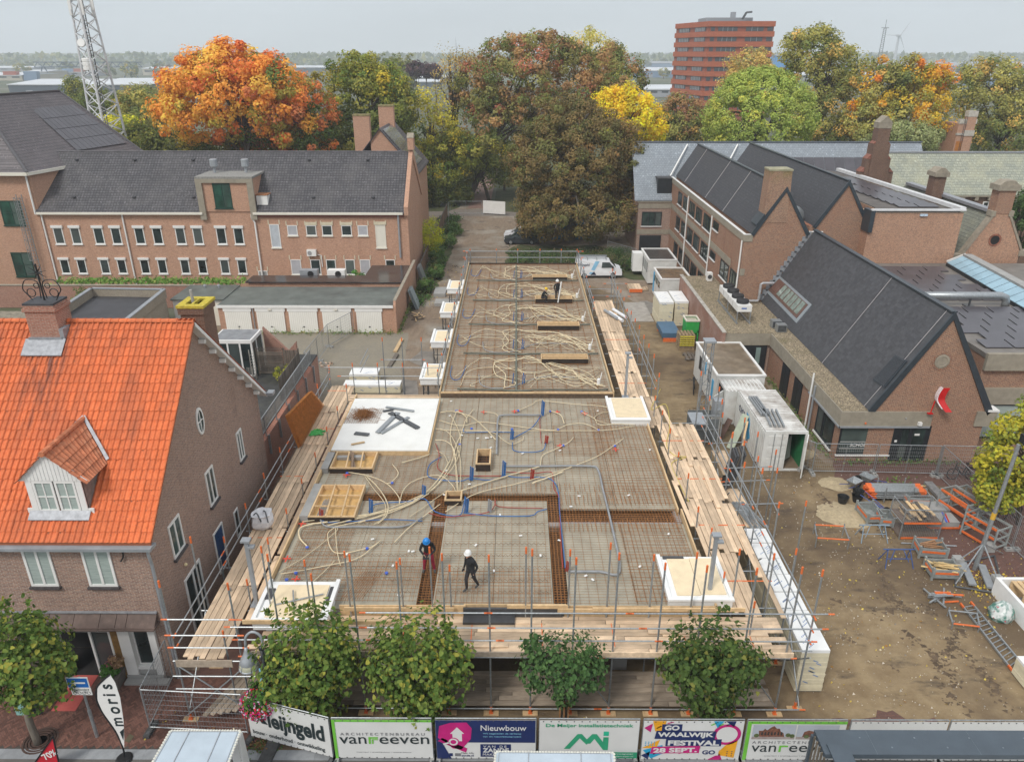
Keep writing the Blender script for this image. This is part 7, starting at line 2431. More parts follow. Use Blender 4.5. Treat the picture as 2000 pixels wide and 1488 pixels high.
def By(Lb,x0,x1,y0,y1,z,ply,Gp=None,props=False,skew=.0):
 t=Th('balcony_slab',Lb,'balcony slab',((x0+x1)/2,y0,z),Gp)
 bx('slab',XPS,t,(x0,x1,y0,y1,z-.38,z))
 bx('white_rim',XPS,t,(x0-.05,x0+.1,y0-.05,y1+.05,z+.001,z+.09),(x1-.1,x1+.05,y0-.05,y1+.05,z+.001,z+.09),(x0+.1,x1-.1,y0-.05,y0+.12,z+.001,z+.09))
 for(a,b,c,d)in ply:
  bx('plywood_sheet',PLY,t,(a,b,c,d,z+.004,z+.05))
 if props:
  m_=MB()
  for x in(x0+.15,x1-.15):
   for y in(y0+.2,y1-.2):
    m_.bar((x,y,0),(x,y,z-.38),.035,5)
  ob('prop',m_,STEEL,t);m_=MB()
  for zz in(.6,1.6,2.6):
   m_.bar((x0+.15,y0+.2,zz),(x1-.15,y0+.2,zz),.025,4);m_.bar((x0+.15,y0+.2,zz),(x0+.15,y1-.2,zz),.025,4)
  m_.bar((x0+.15,y0+.2,.3),(x1-.15,y0+.2,2.6),.025,4);m_.bar((x0+.15,y1-.2,.3),(x0+.15,y0+.2,2.6),.025,4);ob('frame_rail',m_,STEEL,t);m_=MB();m_.beam((x0-.1,y0+.2,z-.45),(x1+.1,y0+.2,z-.45),.12,.12);m_.beam((x0-.1,y1-.2,z-.45),(x1+.1,y1-.2,z-.45),.12,.12);ob('timber_bearer',m_,WF,t)
 return t
t=By('large white edged plywood balcony slab at the front left corner',-9.6,-6.9,21.2,23.45,3.55,((-9.2,-7.2,21.3,23.2),))
bx('black_pad',BITUMEN,t,(-9.5,-9.25,22.4,23.,3.56,3.6),(-7.15,-6.95,22.3,23.1,3.56,3.6))
tag(ob('steel_tube',MB().bar((-9.,22.,3.64),(-7.3,22.6,3.66),.03,6),GALV),'long steel tube of the cross on the front left plywood','tube','crossed steel tubes on plywood')
tag(ob('steel_tube',MB().bar((-8.5,22.75,3.7),(-8.15,21.6,3.7),.03,6),GALV),'short steel tube of the cross on the front left plywood','tube','crossed steel tubes on plywood')
t=By('white edged balcony slab with two plywood sheets at the front right corner',5.85,8.25,22.4,25.1,3.55,((6.2,7.1,22.7,24.9),(7.12,8.1,22.75,24.95)))
bx('black_pad',BITUMEN,t,(6.05,6.9,24.92,25.06,3.56,3.62))
By('white edged plywood balcony slab at the right step of the building',5.45,7.6,37.5,40.55,3.55,((5.75,7.5,37.9,40.4),))
for i,(x0,x1,y0,y1)in en(((-6.,-4.7,62.7,65.5),(-6.,-4.7,56.2,59.),(-6.05,-4.7,49.6,52.3),(-6.05,-4.7,43.1,45.7))):
 lab=['farthest','third','second','nearest'][i]
 By(lab+' of the four propped white balcony boxes along the earth lane',x0,x1,y0,y1,3.6,((x0+.25,x1+0,y0+.3,y1-.3),),'propped balcony boxes beside the lane',True)
 # scaffolds
PLANK=M('scaffold_plank',(.62,.46,.31),.85,var=.22,scale=5,oj=.3,dirt=.4,Dc=(.33,.25,.18),space='object',Ds=3)
PLANKG=M('grey_scaffold_plank',(.34,.275,.21),.9,var=.25,scale=5,oj=.22,dirt=.35,Dc=(.12,.09,.07),space='object',Ds=3)
PK=MB()
PK.box(-.5,.5,-.097,.097,-.022,.022)
PKT=MB()
PKT.add(PK.v,PK.f)
plank_src={}
def plank(par,c,length,ang,mat,z,tilt=.0):
 key=mat.name
 if key not in plank_src:
  o=ob('plank',PK,mat,par,Lc=True);plank_src[key]=o
 else:
  o=dup(plank_src[key],par)
 o.location=Ve((c[0],c[1],z))-BASE[par.name]
 o.rotation_euler=(0,tilt,ang)
 o.scale=(length,1,1)
 return o
def post(par,x,y,z0,z1,tip=.28,r_=.034,name='post',foot=False):
 m_=MB()
 m_.bar((x,y,z0),(x,y,z1-tip),r_,6)
 m_.bar((x,y,z1-tip),(x,y,z1),r_*1.12,6,1)
 o=ob(name,m_,[GALV,OR],par)
 if foot:
  m_=MB();m_.box(x-.07,x+.07,y-.07,y+.07,.05,.09);m_.bar((x,y,.09),(x,y,.35),.05,6);ob('base_plate',m_,OR,o);bx('sole_board',WF,o,(x-.28,x+.28,y-.11,y+.11,.005,.049))
 return o
def rail(par,p,q,r_=.027,name='guard_rail',tips=True):
 p,q=Ve(p),Ve(q)
 d=(q-p).normalized()
 m_=MB()
 t_=.22 if tips else .01
 m_.bar(p+d*t_,q-d*t_,r_,6)
 if tips:
  m_.bar(p,p+d*t_,r_*1.1,6,1);m_.bar(q-d*t_,q,r_*1.1,6,1)
 return ob(name,m_,[GALV,OR],par)
rs=random.Random(17)
sl_=Th('scaffold','long scaffold walkway between the shop house and the new building','scaffold',(-11,31,0))
DZ=2.93
for k in rg(7):
 y=20.1+(0 if k%2 else 0)
 for j in rg(6):
  plank(sl_,(-11.7+k*.215+rs.uniform(-.01,.01),22.+j*3.92+rs.uniform(-.1,.1)),3.9,pi/2+rs.uniform(-.008,.008),PLANK,DZ+rs.uniform(0,.012))
for k in rg(3):
 for j in rg(5):
  plank(sl_,(-10.13+k*.2+rs.uniform(-.02,.02),24.+j*4.+rs.uniform(-.1,.1)),3.9,pi/2+rs.uniform(-.01,.01),PLANK,2.86+rs.uniform(0,.02))
for k in rg(9):
 y=20.+k*2.6
 post(sl_,-11.95,y,.3 if k else .1,(4.35 if k>1 else 6.3)+rs.uniform(-.1,.1),foot=True)
 post(sl_,-10.28,y+.3,0,3.85+rs.uniform(-.1,.35))
 m_=MB()
 m_.bar((-12.1,y,2.84),(-9.7,y,2.84),.028,6)
 ob('transom',m_,GALV,sl_)
 if k%2==0:
  bx('plank_clip',OR,sl_,(-11.9,-10.3,y+1.93,y+1.99,DZ+.018,DZ+.03))
for j in rg(5):
 for z in(3.42,3.9):
  rail(sl_,(-11.9,20.+j*4.7,z),(-11.9,24.8+j*4.7,z))
for x,z0,z1 in((-11.95,.3,2.8),):
 for y in(20.,25.2,30.4,35.6):
  m_=MB();m_.bar((x,y,.4),(x,y+2.6,2.8),.026,6);ob('brace',m_,GALV,sl_)
for z,x1 in((4.75,-9.6),(4.05,-9.4),(3.5,-9.3)):
 rail(sl_,(-12.15,19.95,z),(x1,19.95,z))
for z in(1.6,2.2):
 rail(sl_,(-12.2,19.93,z),(-9.2,19.93,z),tips=False)
m_=MB()
m_.bar((-12.,19.95,.3),(-9.6,19.95,2.6),.028,6)
ob('brace',m_,GALV,sl_)
m_=MB()
m_.bar((-9.5,19.97,.3),(-11.9,19.97,2.6),.028,6)
ob('brace',m_,GALV,sl_)
bx('toe_board',PLANKG,sl_,(-12.,-10.,19.95,20.,2.6,2.9))
for k in rg(5):
 plank(sl_,(-10.8+k*.25,20.9+k*.05),2.6,rad(70),PLANKG,.55+.002*k)
rail(sl_,(-12.2,43.6,4.2),(-4.8,43.6,4.2),tips=False)
rail(sl_,(-11.4,43.6,3.6),(-4.8,43.6,3.6))
for x in(-11.9,-10.4,-8.8,-7.2,-5.6):
 post(sl_,x,43.65,0,4.5 if x>-11 else 4.3)
for k in rg(4):
 for j in rg(2):
  plank(sl_,(-8.9+j*3.2,41.4+k*.22),3.3,rs.uniform(-.01,.01),PLANK,DZ+.02*(k%2))
for x in(-8.9,-7.6,-6.3):
 post(sl_,x,46.4,0,5.2)
rail(sl_,(-9.1,46.4,3.6),(-6.1,46.4,3.6))
sf_=Th('scaffold','wide front scaffold of planks and galvanised posts above the street','scaffold',(0,21,0))
FZ_=2.96
for k in rg(9):
 x=-9.3+(k%2)*1.
 while x<9.5:
  ln=rs.choice((2.4,3.,3.9));ln=min(ln,9.9-x)
  if ln>.8:
   zz=FZ_+rs.uniform(0,.02)+(.03 if rs.random()<.12 else 0);plank(sf_,(x+ln/2,20.42+k*.205+rs.uniform(-.012,.012)),ln-.02,rs.uniform(-.006,.006),PLANK,zz)
  x+=ln
for(x,y,ln)in((-7.4,20.55,3.),(-5.6,20.8,2.6),(-3.9,20.5,3.2),(-1.5,20.6,2.5),(-8.5,20.5,2.2),(2.2,21.,3.),(6.3,21.3,2.8),(7.9,21.6,2.6)):
 plank(sf_,(x,y),ln,rs.uniform(-.02,.02),PLANK,FZ_+.075)
for k in rg(8):
 x=-8.9+(k%3)*.5
 while x<9.4:
  ln=min(rs.choice((2.9,3.9)),9.6-x)
  if ln>.8:
   plank(sf_,(x+ln/2,20.42+k*.205),ln-.02,rs.uniform(-.008,.008),PLANKG,.42+.03*(k%2)+rs.uniform(0,.01))
  x+=ln
OUTX=(-9.8,-8.3,-6.95,-5.5,-3.95,-2.4,-.85,.6,2.05,3.5,5.,6.5,8.15,9.65)
OUTZ=(6.,7.2,6.4,7.2,6.9,7.25,7.2,7.45,7.1,7.3,6.9,6.8,6.7,6.75)
for x,z in zip(OUTX,OUTZ):
 post(sf_,x+rs.uniform(-.05,.05),20.33,.05,z,foot=True)
for x,z in((-9.2,6.2),(-7.7,5.6),(-6.2,6.),(-4.2,5.7),(-3.1,6.2),(-2.4,5.4),(.4,6.2),(2.,6.1),(3.45,6.4),(5.05,5.9),(6.6,6.),(8.3,5.8),(9.6,5.6)):
 post(sf_,x,22.12 if x<7.6 else 22.6,0,z,foot=False)
for z,xs in((4.78,(-5.4,-1.,3.9,10.9)),(4.12,(-10.2,-5.4,-.9,4.4,10.8)),(3.55,(-10.,-5.2,-.6,5.,10.5)),(2.78,(-9.9,-4.,3.,9.9)),(.3,(-9.9,-4.,3.,10.6))):
 for a,b in zip(xs,xs[1:]):
  rail(sf_,(a,20.29,z),(b+.15,20.29,z),.027)
for x in OUTX[1:]:
 m_=MB()
 m_.bar((x,20.3,2.82),(x,22.2,2.82),.027,6)
 ob('transom',m_,GALV,sf_)
for x0,x1 in((-5.5,-3.95),(2.05,3.5),(8.1,9.65),(-8.3,-6.95)):
 m_=MB()
 m_.bar((x0,20.36,2.7),(x1,20.36,.4),.026,6)
 ob('brace',m_,GALV,sf_)
bx('toe_board',PLANKG,sf_,(-9.4,1.5,20.24,20.285,2.84,3.06))
bx('toe_board',PLANK,sf_,(1.5,9.9,20.24,20.285,2.84,3.06))
for x in(-4.1,-1.6,1.,3.6,6.2,8.6):
 for yy in(20.9,21.5):
  bx('plank_clip',OR,sf_,(x-.015,x+.015,yy-.3,yy+.3,FZ_+.03,FZ_+.04))
sr_=Th('scaffold','right hand scaffold with a wide timber deck stepping along the slab edge','scaffold',(9,40,0))
for k in rg(10):
 for j in rg(4):
  if rs.random()<.06:
   continue
  plank(sr_,(8.25+k*.212-(.45 if j==0 and k==0 else 0),24.3+j*3.95+rs.uniform(-.25,.25)),3.9,pi/2+rs.uniform(-.012,.012),PLANK,DZ+rs.uniform(0,.03))
for k in rg(8):
 for j in rg(6):
  plank(sr_,(6.75+k*.212+(.25 if j==0 else 0),39.9+j*3.95+rs.uniform(-.2,.2)),3.9,pi/2+rs.uniform(-.012,.012),PLANK,DZ+rs.uniform(0,.03))
for(x,y,ln,a)in((8.,33.5,3.9,1.59),(7.95,30.,3.9,1.6),(8.2,27.4,3.9,1.58),(9.2,35.,3.2,1.5),(9.6,31.5,3.9,1.55),(8.9,38.6,3.9,1.62),(10.,26.,3.,1.57),(9.9,36.5,3.,1.6)):
 plank(sr_,(x,y),ln,a,PLANK,DZ+.075)
for k in rg(9):
 y=20.6+k*2.25
 post(sr_,10.5,y,.1,rs.uniform(5.4,6.6),foot=True)
 post(sr_,8.15 if k>0 else 8.6,y+.6,.1,rs.uniform(3.9,4.6))
 m_=MB()
 m_.bar((7.9,y,2.83),(10.7,y,2.83),.028,6)
 ob('transom',m_,GALV,sr_)
for k in rg(13):
 y=41.5+k*2.
 post(sr_,8.75,y,.1,rs.uniform(4.2,5.4))
 m_=MB()
 m_.bar((6.4,y,2.83),(8.9,y,2.83),.028,6)
 ob('transom',m_,GALV,sr_)
for a,b in((20.3,26.3),(26.,31.5),(31.2,37.2)):
 for z in(3.4,3.95,4.5):
  rail(sr_,(10.46,a,z),(10.46,b,z))
 m_=MB()
 m_.bar((10.5,a,.4),(10.5,a+2.3,2.8),.027,6)
 ob('brace',m_,GALV,sr_)
 m_=MB()
 m_.bar((10.53,a+2.3,.4),(10.53,a,2.8),.027,6)
 ob('brace',m_,GALV,sr_)
for a,b in((42,49),(48.5,56),(55.5,67)):
 for z in(3.45,4.):
  rail(sr_,(8.72,a,z),(8.72,b,z))
for a,z in((58.5,4.3),(60.5,4.8)):
 rail(sr_,(7.4,a,z),(9.4,a,z))
for y in(24.3,28.2,32.2,36.2,44,52):
 x0,x1=(8.1,10.4)if y<38 else(6.7,8.5)
 bx('plank_clip',OR,sr_,(x0,x1,y-.03,y+.03,DZ+.035,DZ+.047))
for(x,y,z)in((10.9,33,5.2),(11.6,33.2,4.6),(12.3,33.4,5.),(11.2,36,4.8),(12.5,36.2,4.4),(11.6,38.5,5.2),(12.4,30.5,4.6),(11.3,30.2,5.4),(13.2,33.,4.2),(12.9,28.,4.4)):
 post(sr_,x,y,0,z)
for(p,q)in(((10.6,33,3.1),(13.2,33.2,3.1)),((10.6,33,2.3),(13.2,33.2,2.3)),((10.6,36,2.9),(12.8,36.2,2.9)),((10.8,30.3,2.7),(12.9,30.4,2.7)),((11.,29,3.3),(11.2,36,3.3)),((12.2,29,3.),(12.6,36.5,3.))):
 rail(sr_,p,q)
for k in rg(4):
 plank(sr_,(10.9+k*.23,31.5),3.4,pi/2+.02*k,PLANK,1.75)
for k in rg(3):
 plank(sr_,(11.+k*.24,35.),2.6,pi/2-.03*k,PLANK,2.3)
gr_=Th('guard_rail','galvanised guard rail around the far end and left side of the long slab','guard rail',(0,72.2,3.4))
for z in(4.03,4.65):
 rail(gr_,(-5.2,72.2,z),(6.7,72.2,z),.04)
for x in(-4.5,-1.9,.2,2.4,4.5,6.05):
 post(gr_,x,72.15,2.8,4.9,.15,.045)
for z in(4.05,4.55):
 for a,b in((41.5,52),(51.5,62),(61.5,72.3)):
  rail(gr_,(-4.78,a,z),(-4.78,b,z),.032,tips=False)
 rail(gr_,(6.2,56,z),(6.2,72.3,z),.032)
for k in rg(12):
 post(gr_,-4.78,42+k*2.7,2.6,4.75,.14,.04)
for k in rg(6):
 post(gr_,6.2,57+k*3,2.6,4.75,.14,.04)
for z in(3.9,4.4):
 rail(gr_,(-9.9,43.55,z),(-9.9,46.4,z),tips=False)
for lab,(pt,pb)in(('grey steel column at the front left corner',((472,1055),(502,1180))),('grey steel column on the right deck by the step',((1232,690),(1221,775))),('grey steel column at the front right plywood',((1398,1045),(1383,1172)))):
 b_=G(pb[0],pb[1],3.05)
 tp_=GY(pt[0],pt[1],b_.y)
 t=Th('steel_column',lab,'column',b_)
 bx('shaft',ZINC,t,(b_.x-.07,b_.x+.07,b_.y-.07,b_.y+.07,b_.z,tp_.z))
 bx('end_plate',ZINC,t,(b_.x-.17,b_.x+.17,b_.y-.14,b_.y+.14,tp_.z-.03,tp_.z+.05),(b_.x+.02,b_.x+.28,b_.y-.1,b_.y+.1,tp_.z-.32,tp_.z-.24),(b_.x-.2,b_.x+.2,b_.y-.2,b_.y+.2,b_.z-0,b_.z+.04))
q=[GX(558,812,-11.75),GX(603,766,-11.75),GX(628,800,-11.75),GX(585,892,-11.75)]
q[3].z=max(q[3].z,2.98)
q[2].z=3.
t=Th('rebar_sheets','bright rust coloured stack of reinforcement nets leaning upright on the left scaffold','rebar nets',(-11.75,35,2.95))
for s_ in rg(4):
 m_=MB()
 o_=Ve((-.02+s_*.05,s_*.06,0))
 for k in rg(47):
  u=k/46;m_.bar(q[0].lerp(q[1],u)+o_,q[3].lerp(q[2],u)+o_*.3,.017,3,caps=False)
 for k in rg(26):
  v=k/25;m_.bar(q[0].lerp(q[3],v)+o_,q[1].lerp(q[2],v)+o_,.017,3,caps=False)
 ob('net',m_,RUSTO,t,kind='stuff')
p=G(515,1026,2.97)
t=Th('big_bag','crumpled white builders bag on the left scaffold deck','bag',p)
m_=MB()
prr=random.Random(2)
for(z0,z1,r0,r1)in((0,.12,.33,.40),(.12,.4,.40,.42),(.4,.62,.42,.36)):
 pass
prf=[]
nn=14
vs=[]
for j,(z,r0)in en(((0,.36),(.15,.45),(.4,.44),(.62,.38),(.7,.42))):
 for k in rg(nn):
  a=2*pi*k/nn;sq=1/max(abs(cos(a)),abs(sin(a)))**.6;rr_=r0*sq*(1+prr.uniform(-.07,.07));vs.append((p.x+cos(a)*rr_,p.y+sin(a)*rr_,p.z+z+prr.uniform(-.03,.03)))
m_.add(vs,[(j*nn+k,j*nn+(k+1)%nn,(j+1)*nn+(k+1)%nn,(j+1)*nn+k)for j in rg(4)for k in rg(nn)]+[tuple(reversed(rg(nn))),tuple(rg(4*nn,5*nn))])
ob('bag',m_,M('bag_white',(.74,.74,.76),.7,var=.1,scale=5),t)
m_=MB()
m_.tube(Sm([p+Ve((-.3,-.2,.7)),p+Ve((-.1,-.3,.85)),p+Ve((.1,-.46,.5))],4),.03,5)
m_.tube(Sm([p+Ve((.05,.1,.72)),p+Ve((.25,-.2,.85)),p+Ve((.4,-.44,.45))],4),.03,5)
ob('strap',m_,STEEL,t)
p=G(621,845,2.98)
m_=MB()
for k in rg(14):
 a=prr.uniform(0,6)
 m_.tube(Sm([p+Ve((prr.uniform(-.4,.4),prr.uniform(-.4,.4),.03))for _ in rg(4)],3),.035,4)
tag(ob('strap_heap',m_,M('green_strap',(.06,.42,.09),.6),loc=p),'tangled heap of bright green lifting straps on the left deck','straps')
p=G(1390,880,1.8)
t=Th('sheet_stack','dark sheets leaning against the right scaffold rails','sheets',(11.2,33.4,1.8))
for k in rg(5):
 m_=MB()
 a=Ve((10.85+k*.09,33.+k*.05,1.85))
 m_.prism([a,a+Ve((.06,0,0)),a+Ve((.55+.05*k,.4,1.7)),a+Ve((.46+.05*k,.4,1.7))],(.1,1.,0))
 ob('sheet',m_,WOODG if k==2 else BITUMEN,t)
t=Th('tube_bundle','loose bundle of grey scaffold tubes on the lower right deck','tubes',(11.3,30.5,1.8))
rr=random.Random(9)
for k in rg(12):
 m_=MB()
 m_.bar((10.9+k*.05,31.8,1.83+.03*(k%3)),(11.3+k*.07+rr.uniform(-.1,.1),29.4+rr.uniform(-.3,.3),1.85+.03*(k%3)),.03,5)
 ob('tube',m_,GALV,t)
hose('cable','thin yellow cable snaking along the right hand deck','cable',[(1290,760),(1272,800),(1300,790),(1308,830),(1302,870),(1318,890),(1340,893),(1312,905),(1325,940),(1345,980)],3.,.018,M('yellow_cable',(.62,.50,.08),.5),None)
for i,(px,py)in en(((1196,618),(1206,622),(1213,616))):
 p=G(px,py,3.)
 m_=MB()
 m_.bar(p+Ve((-.5,1.2,.12)),p+Ve((.3,-.9,.12)),.13,8)
 tag(ob('foil_roll',m_,M('white_foil',(.78,.79,.8),.35,var=.12,scale=6)if i else ZINC,loc=p),['silver foil roll left of the two white ones on the right deck','middle white foil roll on the right deck','white foil roll nearest the rail on the right deck'][i],'roll')
 # things on the site
CONT=M('container_white',(.66,.66,.63),.55,var=.1,scale=1.5,dirt=.35,Dc=(.30,.22,.15),Ds=1.1)
CONTR=M('container_roof',(.68,.67,.64),.6,var=.12,scale=1.5,dirt=.75,Dc=(.16,.10,.06),Ds=.9,Sr=(.3,3,1))
LOGOB=M('logo_blue',(.12,.2,.45),.5)
SKYB=M('sky_blue_print',(.05,.35,.62),.5)
INKB=M('navy_ink',(.02,.03,.07),.5)
GRNI=M('container_green',(.02,.20,.07),.6,var=.2)
def corrug(par,x,y0,y1,z0,z1,side,mat,name='side_wall'):
 m_=MB()
 n_=int((y1-y0)/.28)
 w_=(y1-y0)/n_
 for i in rg(n_):
  m_.box(min(x,x+side*.05),max(x,x+side*.05),y0+i*w_,y0+i*w_+w_*.5,z0,z1)
 m_.box(min(x,x-side*.04),max(x,x-side*.04),y0,y1,z0,z1)
 return ob(name,m_,mat,par)
c1_=Th('shipping_container','dirty white shipping container with one door open on a green interior','container',(15.6,38,0))
X0,X1,Y0,Y1,H=14.45,16.85,38.,43.85,2.6
LW=corrug(c1_,X0,Y0,Y1,.12,H-.1,-1,CONT)
corrug(c1_,X1,Y0,Y1,.12,H-.1,1,CONT)
bx('green_lining',GRNI,c1_,(X0+.045,X0+.06,Y0+.1,Y1,.12,H-.1),(X1-.06,X1-.045,Y0+.1,Y1,.12,H-.1),(X0+.06,X1-.06,Y1-.08,Y1-.05,.12,H-.1))
bx('floor',M('container_floor',(.2,.14,.09),.9),c1_,(X0,X1,Y0+.05,Y1,.02,.12))
m_=MB()
for i in rg(24):
 y=Y0+.15+i*.236
 m_.box(X0+.1,X1-.1,y,y+.12,H,H+.035)
m_.box(X0,X1,Y0,Y1,H-.1,H)
ob('roof',m_,CONTR,c1_)
bx('frame',CONT,c1_,(X0-.03,X0+.1,Y0-.02,Y0+.08,0,H+.02),(X1-.1,X1+.03,Y0-.02,Y0+.08,0,H+.02),(X0+.1,X1-.1,Y0-.02,Y0+.08,H-.14,H+.02),(X0+.1,X1-.1,Y0-.02,Y0+.08,.02,.13))
D1=bx('door',CONT,c1_,(X0+.1,X0+1.3,Y0-.03,Y0+.04,.14,H-.15))
bx('door_panel',CONT,D1,*[(X0+.2,X0+1.2,Y0-.055,Y0-.031,.25+k*.75,.85+k*.75)for k in rg(3)])
br('lock_rod',GALV,D1,*[((X0+x,Y0-.075,.1),(X0+x,Y0-.075,H-.1),.02)for x in(.5,.95)])
m_=MB()
m_.beam((X1+.05,Y0-.02,1.3),(X1-.42,Y0-1.05,1.3),.06,2.3)
ob('door',m_,CONT,c1_)
m_=MB()
m_.prism([(15.7,38.5,.3),(16.5,39.1,.3),(16.5,39.3,1.7),(15.75,38.6,1.4)],(-.05,.05,0))
tag(ob('grey_board',m_,CONCG,loc=(15.7,38.5,.3)),'grey insulation board leaning inside the open container','board')
m_=MB()
wv=[(40.4,.9),(40.7,1.3),(40.65,1.7),(41.,2.1),(41.5,2.15),(41.4,1.8),(41.1,1.4),(41.15,.9),(40.9,.5)]
m_.prism([(X0-.056,y,z)for y,z in wv],(-.006,0,0))
ob('blue_print',m_,SKYB,LW)
m_=MB()
for k,y in en((41.9,42.2,42.5,42.85)):
 m_.box(X0-.062,X0-.056,y,y+.12,1.55,1.95)
 m_.box(X0-.062,X0-.056,y+.12,y+.22,1.55+.2*(k%2),1.66+.2*(k%2))
ob('worn_lettering',m_,INKB,LW)
for lab,a,b,wd in(('long galvanised channel on the container roof',(1470,775),(1495,810),.45),('bundle of steel profiles on the front of the container roof',(1503,800),(1518,832),.75)):
 p,q=G(*a,2.75),G(*b,2.75)
 m_=MB()
 sd=(q-p).cross(Ve((0,0,1))).normalized()
 for k in rg(4):
  o_=sd*(wd*(k/3-.5));m_.beam(p+o_,q+o_,.1,.14)
 tag(ob('steel_profile',m_,GALV),lab,'steel profile')
c2b=Th('shipping_container','rust streaked white container with its door swung open behind the front container','container',(15,43.9,0))
bx('body',CONT,c2b,(13.7,16.4,43.95,45.9,.05,2.42))
m_=MB()
for i in rg(11):
 m_.box(13.7+i*.245,13.82+i*.245,43.95,45.9,2.421,2.47)
ob('roof',m_,CONTR,c2b)
bx('doorway',INTER,c2b,(13.66,13.695,44.4,45.6,.1,2.3))
d=bx('door',CONT,c2b,(-.03,.03,-1.25,0,.1,2.3),Lc=True)
d.location=Ve((13.65,44.4,0))-BASE[c2b.name]
d.rotation_euler=(0,0,rad(-42))
bx('door_panel',CONT,d,*[(-.055,-.031,-1.15,-.1,.2+k*.7,.75+k*.7)for k in rg(3)],Lc=True)
of=Th('site_office','white site office cabin with a muddy roof behind the containers','cabin',(15.2,46,0))
bx('body',CONT,of,(13.6,16.85,46.,52.25,.1,2.6))
bx('roof_rim',WH,of,(13.55,16.9,45.95,46.1,2.6,2.72),(13.55,16.9,52.15,52.3,2.6,2.72),(13.55,13.7,46.1,52.15,2.6,2.72),(16.75,16.9,46.1,52.15,2.6,2.72))
bx('roof_pool',M('muddy_roof',(.26,.21,.15),.45,var=.4,scale=1.2,dirt=1.2,Dc=(.10,.06,.025),Ds=.4),of,(13.7,16.75,46.1,52.15,2.6,2.63))
bx('window',Dk,of,(13.57,13.599,49.8,50.8,1.2,2.2),(13.57,13.599,47.6,48.2,1.4,2.2))
bx('blue_sign',SKYB,of,(13.57,13.599,46.6,47.,.6,2.),(13.57,13.599,48.8,49.1,1.5,2.4))
for lab,q in(('white site cabin with a black wet roof near the beech',(14.,16.95,76.6,81.6)),('white site cabin with a rusty brown roof next to the insulation pallets',(14.,16.95,69.3,73.5))):
 t=Th('site_cabin',lab,'cabin',(q[0],q[2],0))
 x0,x1,y0,y1=q
 bx('body',CONT,t,(x0,x1,y0,y1,.15,2.6))
 bx('roof_rim',WH,t,(x0-.05,x1+.05,y0-.05,y0+.12,2.6,2.72),(x0-.05,x1+.05,y1-.12,y1+.05,2.6,2.72),(x0-.05,x0+.12,y0+.12,y1-.12,2.6,2.72),(x1-.12,x1+.05,y0+.12,y1-.12,2.6,2.72))
 bx('roof_pool',M('wet_roof' if y0>75 else 'rusty_roof',(.05,.045,.042)if y0>75 else(.17,.11,.06),.2,var=.4,scale=.8),t,(x0+.12,x1-.12,y0+.12,y1-.12,2.6,2.64))
 for k in rg(3):
  bx('window',GG,t,(x0-.03,x0-.002,y0+.5+k*1.15,y0+1.3+k*1.15,1.2 if y0>75 else 1.6,2.2))
 if y0<75:
  bx('blue_sign',SKYB,t,(x0-.04,x0-.002,y0+3.4,y0+3.9,.4,2.4))
 else:
  bx('side_box',WH,t,(x0-1.1,x0-.05,y1-1.6,y1-.3,.5,2.5))
INS=M('insulation_board',(.68,.62,.45),.8,var=.06,scale=6,oj=.06)
PRN=M('blue_print_ink',(.22,.30,.48),.6)
def insul(Lb,x0,x1,y0,y1,h,n_,Gp,top=True,z=.06):
 t=Th('insulation_stack',Lb,'insulation boards',((x0+x1)/2,y0,0),Gp)
 hh=(h-z)/n_
 rr_=random.Random(int(x0*100+y0*10))
 for k in rg(n_):
  jx=rr_.uniform(-.012,.012);bx('board',INS if k<n_-1 else XPS,t,(x0+jx,x1+jx,y0+rr_.uniform(-.012,.012),y1,z+k*hh+.004,z+(k+1)*hh))
 m_=MB()
 for k in rg(7):
  zz=rr_.uniform(z+.2,h-.15);xx=rr_.uniform(x0+.15,x1-.3);m_.add([(xx,y0-.016,zz),(xx+.2,y0-.016,zz-.09),(xx+.22,y0-.016,zz-.05),(xx+.02,y0-.016,zz+.045)],[(0,1,2,3)])
 for k in rg(5):
  xx,yy=rr_.uniform(x0+.1,x1-.4),rr_.uniform(y0+.1,y1-.3)
  for i in rg(4):
   m_.add([(xx+i*.07,yy+i*.06,h+.003),(xx+i*.07+.04,yy+i*.06,h+.003),(xx+i*.07+.05,yy+i*.06+.07,h+.003),(xx+i*.07+.01,yy+i*.06+.07,h+.003)],[(0,1,2,3)])
 o=ob('print',m_,PRN,t,kind='stuff')
 bx('pallet',WOODG,t,(x0+.02,x1-.02,y0+.03,y0+.15,0,z),(x0+.02,x1-.02,y1-.15,y1-.03,0,z))
 return t
ORD=['nearest','second','third','fourth','fifth','sixth','seventh','farthest']
for k in rg(7):
 insul(ORD[k if k<6 else 7]+' stack in the row of white insulation boards along the right scaffold',10.75,11.75+(.05 if k==0 else 0),21.4+k*1.12,22.47+k*1.12,2.1-.02*(k%3),14,'insulation stacks by the right scaffold')
insul('left one of the two tall insulation pallets by the old yard wall',12.8,14.05,63.1,66.3,2.35,12,'tall insulation pallets')
insul('right one of the two tall insulation pallets by the old yard wall',14.2,15.4,63.3,66.5,2.35,12,'tall insulation pallets')
insul('low white insulation pack, rear one in the cobbled yard',-12.3,-10.2,50.3,51.5,.85,5,'white packs in the yard')
insul('long white insulation pack, front one in the cobbled yard',-12.4,-8.3,48.7,49.6,.7,4,'white packs in the yard')
YEL_=M('yellow_strap',(.68,.60,.05),.6)
t=Th('board_stack','stack of blue grey boards on an orange bearer beside the insulation pallets','boards',(13.2,60.2,0))
for k in rg(5):
 bx('board',M('blue_board',(.07,.14,.22),.6,oj=.1),t,(12.5,14.,59.4,62.4,.35+k*.09,.43+k*.09))
bx('bearer',OR,t,(12.6,13.9,59.4,59.6,0,.35),(12.6,13.9,62.1,62.3,0,.35))
